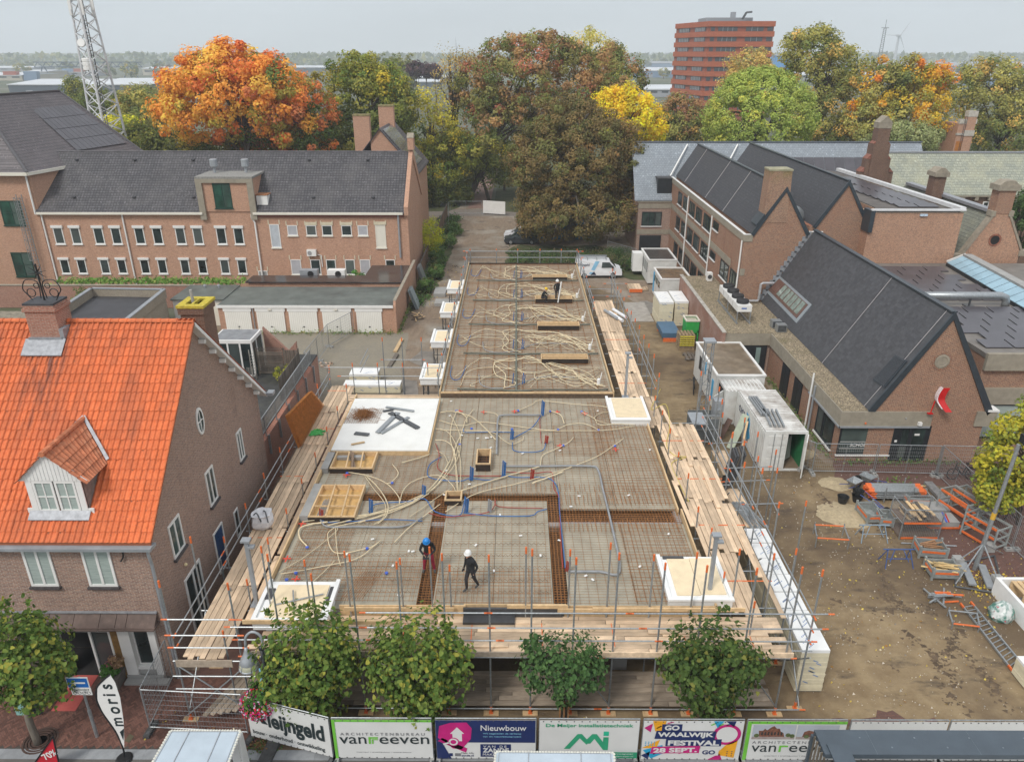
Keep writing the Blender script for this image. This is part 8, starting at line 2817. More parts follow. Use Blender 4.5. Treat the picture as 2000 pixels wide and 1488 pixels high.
t=Th('pallet_stack','stack of wooden pallets tied with yellow straps beside the green hopper','pallets',(14.2,58.,0))
for k in rg(7):
 z=.02+k*.19
 P_=bx('pallet',M('pallet_wood',(.26,.19,.11),.9,var=.3,scale=5,oj=.2),t,*[(13.5+i*.28,13.68+i*.28,57.4,58.7,z+.11,z+.15)for i in rg(5)],(13.5,14.8,57.4,57.5,z,z+.108),(13.5,14.8,58.,58.1,z,z+.108))
 if k>1:
  bx('strap',YEL_,P_,(13.55,14.75,57.36,57.395,z+.02,z+.1))
t=Th('broken_pallet','flat brown broken pallets lying on the earth in front of the strapped stack','pallets',(14.4,55.8,0))
for k in rg(6):
 bx('slat',WOODG,t,(13.7+k*.3,13.9+k*.3,55.+.1*(k%2),56.6,.12+.05*(k%2),.15+.05*(k%2)))
bx('bearer',WOODG,t,(13.6,15.5,55.2,55.35,.01,.119),(13.6,15.5,56.2,56.35,.01,.119))
t=Th('mortar_hopper','bright green mortar hopper with sloping sides against the old yard wall','hopper',(15.,59.5,0))
GRN=M('hopper_green',(.03,.36,.07),.5,var=.12,scale=3)
m_=MB()
a=[(14.3,58.9),(15.4,58.9),(15.4,60.2),(14.3,60.2)]
lo=[(14.7,59.3),(15.,59.3),(15.,59.8),(14.7,59.8)]
m_.add([(*p,1.)for p in a]+[(*p,2.)for p in a]+[(*p,.3)for p in lo],[(0,1,5,4),(1,2,6,5),(2,3,7,6),(3,0,4,7),(8,9,1,0),(9,10,2,1),(10,11,3,2),(11,8,0,3),(11,10,9,8)])
ob('tank',m_,GRN,t)
bx('rim',CREAM,t,(14.25,15.45,58.85,58.95,2.,2.12),(14.25,15.45,60.15,60.25,2.,2.12),(14.25,14.35,58.95,60.15,2.,2.12),(15.35,15.45,58.95,60.15,2.,2.12))
bx('leg',GRN,t,*[(x-.05,x+.05,y-.05,y+.05,0,1.2)for x in(14.35,15.35)for y in(58.95,60.15)])
bx('fill',M('mortar',(.4,.38,.3),.9,var=.3),t,(14.36,15.34,58.96,60.14,1.85,1.93))
t=Th('timber_stack','orange ended pile of fresh boards behind the insulation pallets','boards',(12.4,74.6,0))
for k in rg(4):
 for j in rg(3):
  bx('board',PLANK,t,(11.7+k*.33,12.+k*.33,73.6,75.6,.05+j*.12,.16+j*.12))
bx('end_band',OR,t,(11.69,13.02,73.55,73.6,.05,.4))
t=Th('timber_stack','short leftover boards beside the larger board pile','boards',(13.3,75,0))
for k in rg(3):
 bx('board',PLANK,t,(13.15+k*.2,13.33+k*.2,74.2,75.2,.03,.14+.05*k))
t=Th('road_plates','pale concrete slab lying on the earth beside the insulation pallets','slab',(11.6,66,0))
bx('slab',M('pale_slab',(.36,.33,.29),.8,var=.2,scale=2,dirt=.3),t,(10.6,12.7,64.5,70.2,.01,.07))
t=Th('material_hoist','galvanised material hoist mast with a grey cage beside the right scaffold','hoist',(12.,42.5,0))
zt_=6.3
m_=MB()
for x in(11.7,12.2):
 for y in(42.6,43.1):
  m_.bar((x,y,0),(x,y,zt_),.032,6)
ob('mast_post',m_,GALV,t,kind='stuff')
m_=MB()
for k in rg(9):
 z=k*zt_/9
 z2=z+zt_/9
 m_.bar((11.7,42.6,z),(12.2,42.6,z2),.022,4)
 m_.bar((11.7,43.1,z2),(11.7,42.6,z),.022,4)
 m_.bar((12.2,43.1,z2),(12.2,42.6,z),.022,4)
 m_.bar((11.7,42.6,z2),(12.2,42.6,z2),.022,4)
ob('lattice',m_,GALV,t,kind='stuff')
bx('cap',ZINC,t,(11.6,12.3,42.5,43.2,zt_,zt_+.12))
bx('cage_mesh',M('cage_grey',(.16,.175,.18),.6,metal=.3,var=.3,scale=20),t,(10.9,12.6,40.9,40.95,.4,1.9),(10.9,12.4,42.2,42.25,.2,1.9))
bx('cage_frame',GALV,t,(10.85,10.92,40.88,40.97,.1,2.1),(12.55,12.62,40.88,40.97,.1,2.1),(10.85,12.62,40.86,40.99,2.1,2.18),(10.85,12.62,40.86,40.99,1.2,1.26))
bx('motor',ZINC,t,(12.3,12.9,41.4,42.,1.8,2.9))
m_=MB()
m_.lathe([(.02,0),(.16,0),(.16,.3),(.02,.3)],(12.6,41.4,2.3),12,axis=(0,-1,0))
ob('motor_drum',m_,GALV,t)
bx('landing_plate',ZINC,t,(10.4,11.3,38.8,40.4,2.6,2.66))
for i,(x0,y0,x1,y1,w_,m__)in en(((13.3,40.5,14.25,41.2,.5,M('pale_green_board',(.42,.47,.36),.7)),(13.5,39.2,14.3,40.9,.12,WF),(13.3,40.9,14.2,41.8,.12,WF),(13.1,42,13.7,42.4,.4,M('brown_board',(.14,.08,.06),.7)))):
 m_=MB()
 m_.beam((x0,y0,.1),(x1,y1,2.1-.3*i),w_,.04)
 tag(ob('leaning_board',m_,m__),['pale green board leaning on the container side','long timber leaning on the container side','second timber leaning on the container side','short brown board leaning beside the pale green one'][i],'board')
def heras(Lb,p,q,Gp,foot=True,feet=CONCG,mesh=True,h=2.):
 p,q=Ve((*p,0)),Ve((*q,0))
 d=(q-p).normalized()
 L_=(q-p).length
 t=Th('construction_fence',Lb,'fence',p,Gp)
 m_=MB()
 z0,z1=.14,h
 for a,b in((p+Ve((0,0,z0)),p+Ve((0,0,z1))),(q+Ve((0,0,z0)),q+Ve((0,0,z1))),(p+Ve((0,0,z1)),q+Ve((0,0,z1))),(p+Ve((0,0,z0+.06)),q+Ve((0,0,z0+.06)))):
  m_.bar(a,b,.024,6)
 m_.bar(p.lerp(q,.5)+Ve((0,0,z0)),p.lerp(q,.5)+Ve((0,0,z1)),.014,5)
 ob('frame',m_,GALV,t)
 if mesh:
  m_=MB();n_=int(L_/.11)
  for i in rg(1,n_):
   c=p.lerp(q,i/n_);m_.bar(c+Ve((0,0,z0)),c+Ve((0,0,z1)),.0055,3,caps=False)
  for k in rg(1,8):
   z=z0+(z1-z0)*k/8;m_.bar(p+Ve((0,0,z)),q+Ve((0,0,z)),.006,3,caps=False)
  ob('mesh_wire',m_,GALV,t,kind='stuff')
 if foot:
  n=Ve((-d.y,d.x,0))
  for c in(p,q)[:2 if foot==2 else 1]:
   m_=MB();m_.obox(c+Ve((0,0,.075)),n*.36,d*.11,(0,0,.07))
   for k in(-.2,.2):
    m_.obox(c+n*k+Ve((0,0,.147)),n*.07,d*.05,(0,0,.004),1)
   ob('foot_block',m_,[feet,STEEL],t)
 return t
HG='construction fence panels'
for i,(p,q)in en((((17.35,37.7),(20.85,37.6)),((20.95,37.6),(24.4,37.45)),((24.5,37.4),(24.55,34.)),((24.55,33.9),(24.6,30.5)),((24.6,30.4),(24.7,26.9)),((16.9,38.2),(17.35,37.75)),((24.5,37.5),(27.9,37.3)))):
 heras(['left fence panel in front of the display window','fence panel in front of the shop doors','first fence panel turning towards the camera by the bicycle','second fence panel of the right hand run','third fence panel of the right hand run near the lamp mast','short fence link at the container corner','fence panel right of the bicycle along the red gable'][i],p,q,HG)
for i,(p,q)in en((((-15.9,51.8),(-15.75,54.9)),((-15.75,54.9),(-15.6,58.)),((-15.6,58.),(-14.2,61.4)),((-15.9,51.8),(-13.6,49.4)))):
 heras(['near fence panel in the cobbled yard','second fence panel in the cobbled yard','third fence panel reaching the garage doors','fence panel leading to the rusty nets'][i],p,q,'fence panels in the cobbled yard')
heras('left fence panel at the end of the earth lane',(-9.7,107),(-10.2,113.4),HG)
heras('fence gate across the end of the earth lane',(-10,114),(-5.2,114),HG,mesh=False)
t=heras('white covered fence panel at the end of the earth lane',(-5.,114.3),(-1.6,113.2),HG)
m_=MB()
m_.prism([(-5.,114.25,.2),(-1.6,113.15,.2),(-1.6,113.15,2.1),(-5.,114.25,2.1)],(0,-.03,0))
tag(ob('white_sheet',m_,WH,loc=(-3.3,113.7,0)),'white sheet covering the fence at the lane end','sheet')
heras('fence panel beside the white site cabin and the undergrowth',(11.,88),(13.9,84),HG,False)
t=Th('timber_palisade','brown timber palisade fence along the earth lane beyond the salmon gable','fence',(-10.2,76,0))
bd0=None
for k in rg(46):
 y=76.2+k*.8
 if bd0 is None:
  bd0=bx('board',M('palisade',(.20,.12,.075),.9,var=.3,oj=.25),t,(-10.4,-10.34,76.2,76.95,0,1.7))
 else:
  dup(bd0,t).location.y=k*.8+bd0.location.y
bx('top_rail',WOODG,t,(-10.42,-10.3,76.2,113,1.7,1.8))
for i,(y,w_,h,m__,lab)in en(((75.,1.7,2.2,GALV,'mesh fence panels leaning at the wall by the lane'),(67.8,1.6,1.9,M('grey_green_sheet',(.28,.33,.34),.6),'grey green sheets leaning on the garden wall by the lane'))):
 t=Th('panel_stack',lab,'panels',(-10.,y,0))
 for k in rg(3):
  m_=MB();m_.prism([(-9.55+k*.09,y+k*.1,.02),(-9.55+k*.09,y+w_+k*.1,.02),(-10.25+k*.09,y+w_+k*.1,h),(-10.25+k*.09,y+k*.1,h)],(.04,0,0));ob('panel',m_,m__,t)
for i,(x,y,sx,sy,h)in en(((-8.3,72.,1.2,2.4,.35),(-7.9,69.,1.9,1.5,.3))):
 tag(bx('concrete_slab',CONCG,None,(x,x+sx,y,y+sy,0,h)),['rear pale concrete slab lying at the lane edge','front pale concrete slab lying at the lane edge'][i],'slab')
t=Th('wood_scraps','splintered wood scraps at the foot of the garden wall','scrap heap',(-9.4,64.8,0))
rr=random.Random(3)
for k in rg(12):
 a=rr.uniform(0,3)
 c=Ve((-9.5+rr.uniform(-.5,.8),65.3+rr.uniform(-.6,.6),.06+.03*k))
 m_=MB()
 m_.beam(c-Ve((cos(a),sin(a),.03))*.4,c+Ve((cos(a),sin(a),.05))*.4,.1,.05)
 ob('piece',m_,WF if k%2 else WOODG,t)
for i,(y0,y1)in en(((56.8,59.6),(53.5,56.2))):
 m_=MB()
 m_.beam((-9.9,y0,.08),(-9.75+.1*i,y1,.1),.3,.12)
 tag(ob('loose_beam',m_,WF if i==0 else WOODG),['fresh timber beam lying along the garage side wall','grey timber beam lying along the garage side wall'][i],'beam')
t=Th('brick_rubble','small heap of pale broken bricks by the yard fence','rubble',G(632,715))
for k in rg(12):
 c=G(632,715)+Ve((rr.uniform(-.6,.6),rr.uniform(-.5,.5),.07))
 m_=MB()
 a=rr.uniform(0,3)
 m_.obox(c,(cos(a)*.14,sin(a)*.14,0),(-sin(a)*.07,cos(a)*.07,0),(0,0,.06))
 ob('brick',m_,M('pale_brick_piece',(.5,.36,.26),.9,oj=.3),t)
TYRE=M('tyre',(.015,.015,.016),.85)
RIM=M('wheel_rim',(.30,.31,.32),.4,metal=.5)
def wheel(par,x,y,r_,out):
 m_=MB()
 m_.lathe([(.05,-.1),(r_*.7,-.1),(r_,-.07),(r_,.07),(r_*.7,.1),(.05,.1)],(x,y,r_),18,axis=(0,1,0))
 w_=ob('wheel',m_,TYRE,par,Lc=True)
 m_=MB()
 m_.lathe([(.02,0),(r_*.62,0),(r_*.6,.02),(.02,.03)],(x,y+out*.1,r_),14,axis=(0,out,0))
 ob('rim',m_,RIM,w_,Lc=True)
def car_body(t,low,hi,w_,wt_,paint,tint=Dk,glass=GL):
 """low: body outline in x,z; hi: greenhouse outline (bottom front, top front, top rear, bottom rear)"""
 m_=MB()
 n_=len(low)
 for s_ in(-1,1):
  m_.v+=[(x,s_*w_/2*(1 if z<.85 else .96),z)for x,z in low]
 m_.f+=[tuple(rg(n_)),tuple(rg(2*n_-1,n_-1,-1))]+[(i,n_+i,n_+(i+1)%n_,(i+1)%n_)for i in rg(n_)]
 m_.m+=[0]*(n_+2)
 ob('body',m_,paint,t,Lc=True)
 m_=MB()
 for s_ in(-1,1):
  m_.v+=[(hi[0][0],s_*w_/2*.95,hi[0][1]),(hi[1][0],s_*wt_/2,hi[1][1]),(hi[2][0],s_*wt_/2,hi[2][1]),(hi[3][0],s_*w_/2*.95,hi[3][1])]
 m_.f+=[(0,1,2,3),(7,6,5,4),(0,4,5,1),(1,5,6,2),(2,6,7,3)]
 m_.m+=[1,1,1,0,1]
 return ob('cabin',m_,[paint,glass],t,Lc=True)
def mkcar(Lb,loc,rz,paint):
 t=Th('parked_car',Lb,'car',loc,rotz=rz)
 low=[(-2.15,.35),(-2.2,.62),(-2.1,.78),(-1.2,.93),(1.9,.98),(2.1,.85),(2.15,.4),(2.,.25),(-2.,.25)]
 C_=car_body(t,low,[(-1.25,.93),(-.45,1.46),(1.25,1.48),(2.,.97)],1.8,1.25,paint)
 bx('pillar',paint,C_,*[(x-.04,x+.04,s_*.8-.02,s_*.8+.02,.95,1.2)for x in(.4,)for s_ in(-1,1)],Lc=True)
 for x in(-1.35,1.35):
  for s_ in(-1,1):
   wheel(t,x,s_*.82,.33,s_)
 for s_ in(-1,1):
  bx('headlight',M('headlight',(.6,.62,.65),.15),t,(-2.2,-1.98,s_*.62-.18,s_*.62+.18,.62,.76),Lc=True);bx('wing_mirror',paint,t,(-.95,-.78,s_*.98-.09,s_*.98+.09,.95,1.08),Lc=True)
 bx('grille',Dk,t,(-2.215,-2.15,-.5,.5,.38,.6),Lc=True)
 return t
mkcar('dark grey car parked half under the copper beech',(.7,95.3,0),0,M('car_dark',(.035,.04,.048),.25,spec=.6))
mkcar('white car parked behind the dark grey one under the beech',(.7,98.3,0),rad(-6),M('car_white',(.74,.75,.77),.25))
van=Th('delivery_van','white delivery van with a light blue stripe and roof rack behind the slab','van',(9.1,79.8,0))
low=[(-2.5,.3),(-2.52,1.15),(1.6,1.15),(2.15,1.08),(2.45,.85),(2.5,.4),(2.4,.28)]
PW=M('van_white',(.76,.77,.78),.3,var=.04)
m_=MB()
prof_=[(-2.5,.32),(-2.55,1.1),(-2.45,1.92),(-2.2,1.98),(.7,1.98),(1.15,1.88),(1.8,1.2),(2.35,1.02),(2.5,.75),(2.5,.35)]
n_=len(prof_)
for s_ in(-1,1):
 m_.v+=[(x,s_*(.95 if z<1.2 else .95-.16*(z-1.2)),z)for x,z in prof_]
m_.f+=[tuple(rg(n_)),tuple(rg(2*n_-1,n_-1,-1))]+[(i,n_+i,n_+(i+1)%n_,(i+1)%n_)for i in rg(n_)]
m_.m+=[0]*(n_+2)
VB=ob('body',m_,PW,van,Lc=True)
m_=MB()
m_.prism([(.25,-.955,1.2),(1.62,-.955,1.2),(1.1,-.88,1.78),(.3,-.88,1.78)],(0,.02,0))
ob('side_window',m_,GL,van,Lc=True)
m_=MB()
m_.prism([(1.2,-.78,1.84),(1.2,.78,1.84),(1.78,.86,1.24),(1.78,-.86,1.24)],(.03,0,.03))
ob('windscreen',m_,GL,van,Lc=True)
m_=MB()
m_.prism([(-1.1,-.962,.5),(-.7,-.962,.5),(0,-.885,1.9),(-.45,-.885,1.9)],(0,.012,0))
ob('blue_stripe',m_,M('pale_blue_print',(.26,.52,.72),.4),van,Lc=True)
m_=MB()
m_.prism([(-.95,-.965,.4),(-.3,-.965,.4),(-.55,-.962,.78)],(0,.012,0))
ob('black_corner',m_,INKB,van,Lc=True)
ob('lettering',Pm(Tm('Kleijngeld',.34,.012),(-1.75,-.94,1.52),(1,0,0),(0,.1,1)),INKB,van,Lc=True)
bx('bumper',Dk,van,(2.3,2.56,-.9,.9,.28,.62),(-2.6,-2.5,-.9,.9,.3,.55),Lc=True)
for x in(-1.6,1.5):
 for s_ in(-1,1):
  wheel(van,x,s_*.86,.34,s_)
for s_ in(-1,1):
 bx('headlight',M('headlight',(.6,.62,.65),.15),van,(2.2,2.47,s_*.7-.14,s_*.7+.14,.8,.98),Lc=True)
 bx('wing_mirror',Dk,van,(1.35,1.5,s_*1.07-.1,s_*1.07+.1,1.15,1.45),Lc=True)
m_=MB()
for y in(-.7,-.25,.25,.7):
 m_.bar((-2.4,y,2.15),(.8,y,2.15),.03,5)
for x in(-2.3,-1.3,-.3,.7):
 m_.bar((x,-.8,2.13),(x,.8,2.13),.03,5)
 m_.bar((x,-.8,1.95),(x,-.8,2.3),.025,5)
m_.bar((-2.3,-.8,2.3),(.7,-.8,2.3),.025,5)
ob('roof_rack',m_,GALV,van,Lc=True,kind='stuff')
bx('ladder',GALV,van,(-2.3,.9,.1,.16,2.2,2.27),(-2.3,.9,.46,.52,2.2,2.27),Lc=True)
tag(bx('shipping_container',M('blue_container',(.03,.15,.27),.6,var=.15),None,(2.9,8.9,97.2,99.6,.05,2.5),*[(3.+k*.3,3.12+k*.3,97.14,97.2,.15,2.4)for k in rg(20)]),'blue container standing behind the trunk of the copper beech','container')
def bike(Lb,loc,rz,tint=(.02,.022,.025),lean=.12):
 t=Th('bicycle',Lb,'bicycle',loc,rotz=rz)
 fm_=M('bike_frame_%d'%int(tint[2]*1000),tint,.4)
 for x,nm in((-.53,'wheel'),(.53,'wheel')):
  m_=MB();m_.tube([(x+.33*cos(a*pi/10),lean*(.35+.33*sin(a*pi/10)),.35+.33*sin(a*pi/10))for a in rg(21)],.03,5);w_=ob(nm,m_,TYRE,t,Lc=True);m_=MB()
  for a in rg(10):
   m_.bar((x,lean*.35,.35),(x+.32*cos(a*pi/5),lean*(.35+.32*sin(a*pi/5)),.35+.32*sin(a*pi/5)),.004,3)
  ob('spokes',m_,GALV,w_,Lc=True)
 L3=lambda x,z:Ve((x,lean*z,z))
 m_=MB()
 for a,b in(((-.53,.35),(-.38,.95)),((-.4,.85),(0,.3)),((-.36,.62),(0,.3)),((0,.3),(.22,.85)),((0,.3),(.53,.35)),((.2,.75),(.53,.35)),((-.42,.82),(.18,.62))):
  m_.bar(L3(*a),L3(*b),.03,6)
 ob('frame',m_,fm_,t,Lc=True)
 m_=MB()
 m_.tube([L3(-.2,1.08)+Ve((0,-.3,0)),L3(-.36,1.05)+Ve((0,-.12,0)),L3(-.38,1.02),L3(-.36,1.05)+Ve((0,.12,0)),L3(-.2,1.08)+Ve((0,.3,0))],.018,5)
 m_.bar(L3(-.38,.95),L3(-.38,1.03),.02,5)
 ob('handlebar',m_,BLACK,t,Lc=True)
 m_=MB()
 m_.bar(L3(.22,.82),L3(.25,.95),.018,5)
 m_.ball(L3(.26,.98),.14,8,5,0,(1.1,.7,.35))
 ob('saddle',m_,BLACK,t,Lc=True)
 bx('carrier',BLACK,t,(.35,.85,lean*.78-.08,lean*.78+.08,.72,.76),Lc=True)
 return t
bike('black bicycle standing behind the fence in front of the red gable',(25.75,37.1,0),0)
bike('dark bicycle behind the orange rack frames under the yellow tree',(25.3,33.9,0),rad(35))
bike('grey bicycle nearest the yellow tree trunk behind the racks',(26.1,33.1,0),rad(20),(.10,.11,.12))
bike('dark bicycle leaning at the white site office',(13.,49.2,0),rad(75))
npr=np.random.RandomState(44)
m_=MB()
for(cx,cy,r0,a0,a1,n_)in((11,22,6.2,-.5,.7,380),(11,22,7.6,-.45,.75,380),(22,20,5.5,1.9,3.,300),(8,30,9.5,-.5,.45,420),(8,30,11.2,-.4,.3,360),(26,36,9,2.8,4.,420),(10,50,4.5,-1.2,.4,260),(-2,90,8,2.6,4.4,300),(-2,90,9.6,2.6,4.4,300),(17,25,3,0,6.3,160)):
 for k in rg(n_):
  a=npr.uniform(a0,a1);r_=r0+npr.normal()*.16;x,y,s_=cx+cos(a)*r_,cy+sin(a)*r_,abs(npr.normal())*.045+.015
  if npr.uniform()<.5+.5*sin(a*9+r0):
   b=npr.uniform(0,6);m_.add([(x+cos(b)*s_*1.6,y+sin(b)*s_,.003),(x+cos(b+2.1)*s_,y+sin(b+2.1)*s_*1.5,.003),(x+cos(b+4.2)*s_*1.4,y+sin(b+4.2)*s_,.003),(x,y,s_*.7)],[(0,1,3),(1,2,3),(2,0,3)])
o=ob('soil_clods',m_,M('wet_soil',(.12,.085,.055),.95,var=.4,scale=2),kind='stuff')
o['label']='dark wet clods along curving tyre ruts on the sand'
m_=MB()
for k in rg(2600):
 x,y,s_=npr.uniform(11,25),npr.uniform(19,38),abs(npr.normal())*.018+.008
 m_.add([(x-s_,y-s_,.003),(x+s_,y-s_*.6,.003),(x+s_*.3,y+s_,.003),(x,y,s_*.9)],[(0,1,3),(1,2,3),(2,0,3)])
o=ob('gravel_bits',m_,M('gravel_bit',(.45,.40,.33),.9,island=.5),kind='stuff')
o['label']='pale gravel bits strewn over the sand'
for i,(x,y,r_,h,lab)in en(((17.6,33.4,1.3,.22,'low heap of pale sand beside the black tubs'),(18.3,36.6,.8,.2,'small rubble and sand heap at the fence foot'),(17.3,40.2,1.,.08,'thin spill of gravel behind the open container'))):
 m_=MB()
 vs=[(x,y,h)]
 for j in rg(1,5):
  for k in rg(16):
   a=2*pi*k/16;q=r_*j/4*(1+npr.uniform(-.16,.16));vs.append((x+cos(a)*q*1.2,y+sin(a)*q,max(.002,h*(1-j/4)**1.3*npr.uniform(.7,1.25))if j<4 else-.01))
 m_.add(vs,[(0,1+k,1+(k+1)%16)for k in rg(16)]+[(1+(j-1)*16+k,1+j*16+k,1+j*16+(k+1)%16,1+(j-1)*16+(k+1)%16)for j in rg(1,4)for k in rg(16)])
 tag(ob('sand_heap',m_,M('pale_sand',(.40,.32,.20),.95,var=.2,scale=6,dirt=.3),loc=(x,y,0),So=True),lab,'heap')
STL=M('stillage_grey',(.30,.32,.31),.6,metal=.2,var=.2,scale=5)
def Sg(Lb,p,rz,lx=1.25,ly=.85,h=.62,Gp='grey steel stillage boxes',fill=None):
 t=Th('stillage_box',Lb,'steel crate',(p[0],p[1],0),Gp,rz)
 for x in(-lx/2,lx/2):
  for y in(-ly/2,ly/2):
   bx('corner_post',STL,t,(x-.045,x+.045,y-.045,y+.045,0,h+.08),Lc=True)
 for s_ in(-1,1):
  bx('side_panel',STL,t,*[(-lx/2+.05,lx/2-.05,s_*ly/2-.02,s_*ly/2+.02,.14+k*.16,.27+k*.16)for k in rg(3)],Lc=True);bx('end_panel',STL,t,*[(s_*lx/2-.02,s_*lx/2+.02,-ly/2+.05,ly/2-.05,.14+k*.16,.27+k*.16)for k in rg(3)],Lc=True);bx('orange_band',OR,t,(-lx/2+.1,lx/2-.1,s_*(ly/2+.022)-.006,s_*(ly/2+.022)+.006,.34,.46),Lc=True)
  bx('orange_band',OR,t,(s_*(lx/2+.022)-.006,s_*(lx/2+.022)+.006,-ly/2+.1,ly/2-.1,.34,.46),Lc=True)
 bx('floor',STL,t,(-lx/2,lx/2,-ly/2,ly/2,.1,.135),Lc=True)
 if fill:
  r_=random.Random(int(p[0]*100))
  for k in rg(18):
   m_=MB();a=r_.gauss(fill[1],.25);c=Ve((r_.uniform(-.25,.25),r_.uniform(-.2,.2),.25+.022*k));d_=Ve((cos(a),sin(a),r_.uniform(-.2,.2)))*r_.uniform(.3,fill[2]);m_.beam(c-d_,c+d_,.07,.03);tag(ob('wood_offcut',m_,fill[0],loc=None),'wood offcut lying in a steel crate: '+fill[3],'offcut','wood offcuts: '+fill[3]);o=COL.objects[-1];o.location=(p[0],p[1],0);o.rotation_euler=(0,0,rz)
 return t
Sg('empty grey crate with an orange band by the black tubs',(18.75,33.2),rad(93),fill=None)
Sg('crate with dark wood and an orange band behind the mesh cage',(21.9,34.6),rad(-4),fill=(WOODG,.3,.4,'dark ones behind the mesh cage'))
Sg('crate with reddish wood scraps in front of the mesh cage',(20.35,30.1),rad(-8),fill=(M('red_wood',(.30,.16,.08),.8,oj=.3),.2,.5,'reddish ones in front of the mesh cage'))
Sg('crate heaped with pale splintered laths beside the lamp mast',(20.1,28.5),rad(-3),fill=(M('pale_lath',(.58,.42,.20),.8,oj=.25),2.6,.75,'pale laths by the lamp mast'))
Sg('small grey crate half hidden left of the mesh cage',(19.3,32.7),rad(80),lx=.9,ly=.6,h=.5)
t=Th('mesh_cage','two stacked galvanised mesh cages, the upper one full of wood offcuts','mesh cage',(20.45,31.9,0))
x0,x1,y0,y1=19.45,21.4,31.3,32.6
for z0,z1 in((.12,.95),(1.,1.75)):
 br('cage_frame',GALV,t,*[((x,y,z0-.12),(x,y,z1),.035)for x in(x0,x1)for y in(y0,y1)],*[((x0,y,z1),(x1,y,z1),.025)for y in(y0,y1)],*[((x,y0,z1),(x,y1,z1),.025)for x in(x0,x1)],kind='stuff')
 m_=MB()
 for k in rg(1,22):
  x=x0+(x1-x0)*k/22;m_.bar((x,y0,z0),(x,y0,z1),.005,3,caps=False);m_.bar((x,y1,z0),(x,y1,z1),.005,3,caps=False)
 for k in rg(1,10):
  z=z0+(z1-z0)*k/10
  for y in(y0,y1):
   m_.bar((x0,y,z),(x1,y,z),.005,3,caps=False)
  for x in(x0,x1):
   m_.bar((x,y0,z),(x,y1,z),.005,3,caps=False)
 ob('mesh_wire',m_,GALV,t,kind='stuff')
 bx('base_tray',M('tray_brown',(.16,.11,.08),.9),t,(x0,x1,y0,y1,z0-.06,z0-.01))
 bx('orange_band',OR,t,(x0+.05,x1-.05,y0-.045,y0-.03,z0-.08,z0+.03))
rr=random.Random(12)
for k in rg(34):
 c=Ve((rr.uniform(x0+.35,x1-.35),rr.uniform(y0+.35,y1-.35),1.05+.013*k))
 m_=MB()
 d_=Ve((rr.uniform(-.15,.15),1,0))*rr.uniform(.25,.45)
 m_.beam(c-d_,c+d_,.14,.05)
 tag(ob('wood_offcut',m_,WF if k%3 else WOODG),'plank offcut heaped in the upper mesh cage','offcut','plank offcuts in the mesh cage')
t=Th('tube_rack','bundle of scaffold tubes with bright orange ends lying on a low rack','tubes',(20.9,35.1,0))
tp0=None
m_=MB()
m_.bar((-1.5,0,0),(-1.2,0,0),.036,6,1)
m_.bar((-1.2,0,0),(1.2,0,0),.034,6)
m_.bar((1.2,0,0),(1.5,0,0),.036,6,1)
rr=random.Random(6)
for j in rg(7):
 for i in rg(12-(j%2)):
  o=ob('tube',m_,[GALV,OR],t,Lc=True)if tp0 is None else dup(tp0,t);tp0=tp0 or o;o.location=(rr.uniform(-.12,.12),-.42+i*.075+(j%2)*.037,.28+j*.066);o.rotation_euler=(rr.uniform(-.01,.01),0,rr.uniform(-.02,.02))
br('rack_post',GALV,t,*[((20.9+x,35.1+y,.05),(20.9+x,35.1+y,1.),.035)for x in(-.75,.75)for y in(-.52,.5)],*[((20.9+x,34.55,.15),(20.9+x,35.65,.15),.04)for x in(-.75,.75)],kind='stuff')
TUBM=M('black_rubber',(.017,.018,.019),.5)
for i,(x,y,z)in en(((17.9,34.6,0),(18.75,34.75,0),(18.75,34.78,.28))):
 m_=MB()
 m_.lathe([(.2,0),(.3,.42),(.32,.43),(.29,.42),(.19,.05),(.02,.05)],(0,0,0),16)
 tag(ob('mortar_tub',m_,TUBM,Lc=True,loc=(x,y,z)),['black mortar tub standing alone with water','black mortar tub under another one','black mortar tub on top of the pair'][i],'tub','black mortar tubs')
def rack(Lb,x,y,rz,h,lv,Gp='orange and grey rack frames'):
 t=Th('rack_frame',Lb,'rack',(x,y,0),Gp,rz)
 for dx in(-.85,.85):
  for dy in(-.5,.5):
   br('post',STL,t,(Ve((dx,dy,0)),Ve((dx,dy,h)),.05),Lc=True)
 for k in rg(lv):
  z=.2+(h-.25)*k/max(1,lv-1)
  for dy in(-.5,.5):
   bx('beam',OR if dy<0 else STL,t,(-.8,.8,dy-.03,dy+.03,z-.05,z+.05),Lc=True)
  for dx in(-.85,.85):
   bx('end_beam',STL,t,(dx-.03,dx+.03,-.45,.45,z-.04,z+.04),Lc=True)
 return t
rack('taller rack frame behind the strapped board pallets',23.2,33.,rad(-72),1.55,3)
rack('lower rack frame under the yellow tree beside the lamp mast',23.6,31.2,rad(-66),1.3,3)
rack('second tall rack frame touching the first one',24.,33.3,rad(-72),1.4,3)
for i,(x,y)in en(((22.1,32.6),(22.2,33.7))):
 t=Th('board_pallet',['pallet of grey boards with a red and blue strap beside the cage','pallet of grey boards behind the strapped one'][i],'boards',(x,y,0))
 for k in rg(5):
  bx('board',CONCG,t,(x-.75,x+.8,y-.45,y+.45,.15+k*.06,.2+k*.06))
 bx('orange_base',OR,t,(x-.8,x+.85,y-.48,y+.48,.05,.145))
 if not i:
  m_=MB();m_.beam((x+.1,y-.46,.46),(x+.35,y+.46,.46),.08,.02);ob('strap',m_,M('strap_blue',(.05,.1,.5),.5),t);m_=MB();m_.beam((x+.22,y-.46,.46),(x+.47,y+.46,.46),.06,.02);ob('strap',m_,REDP,t)
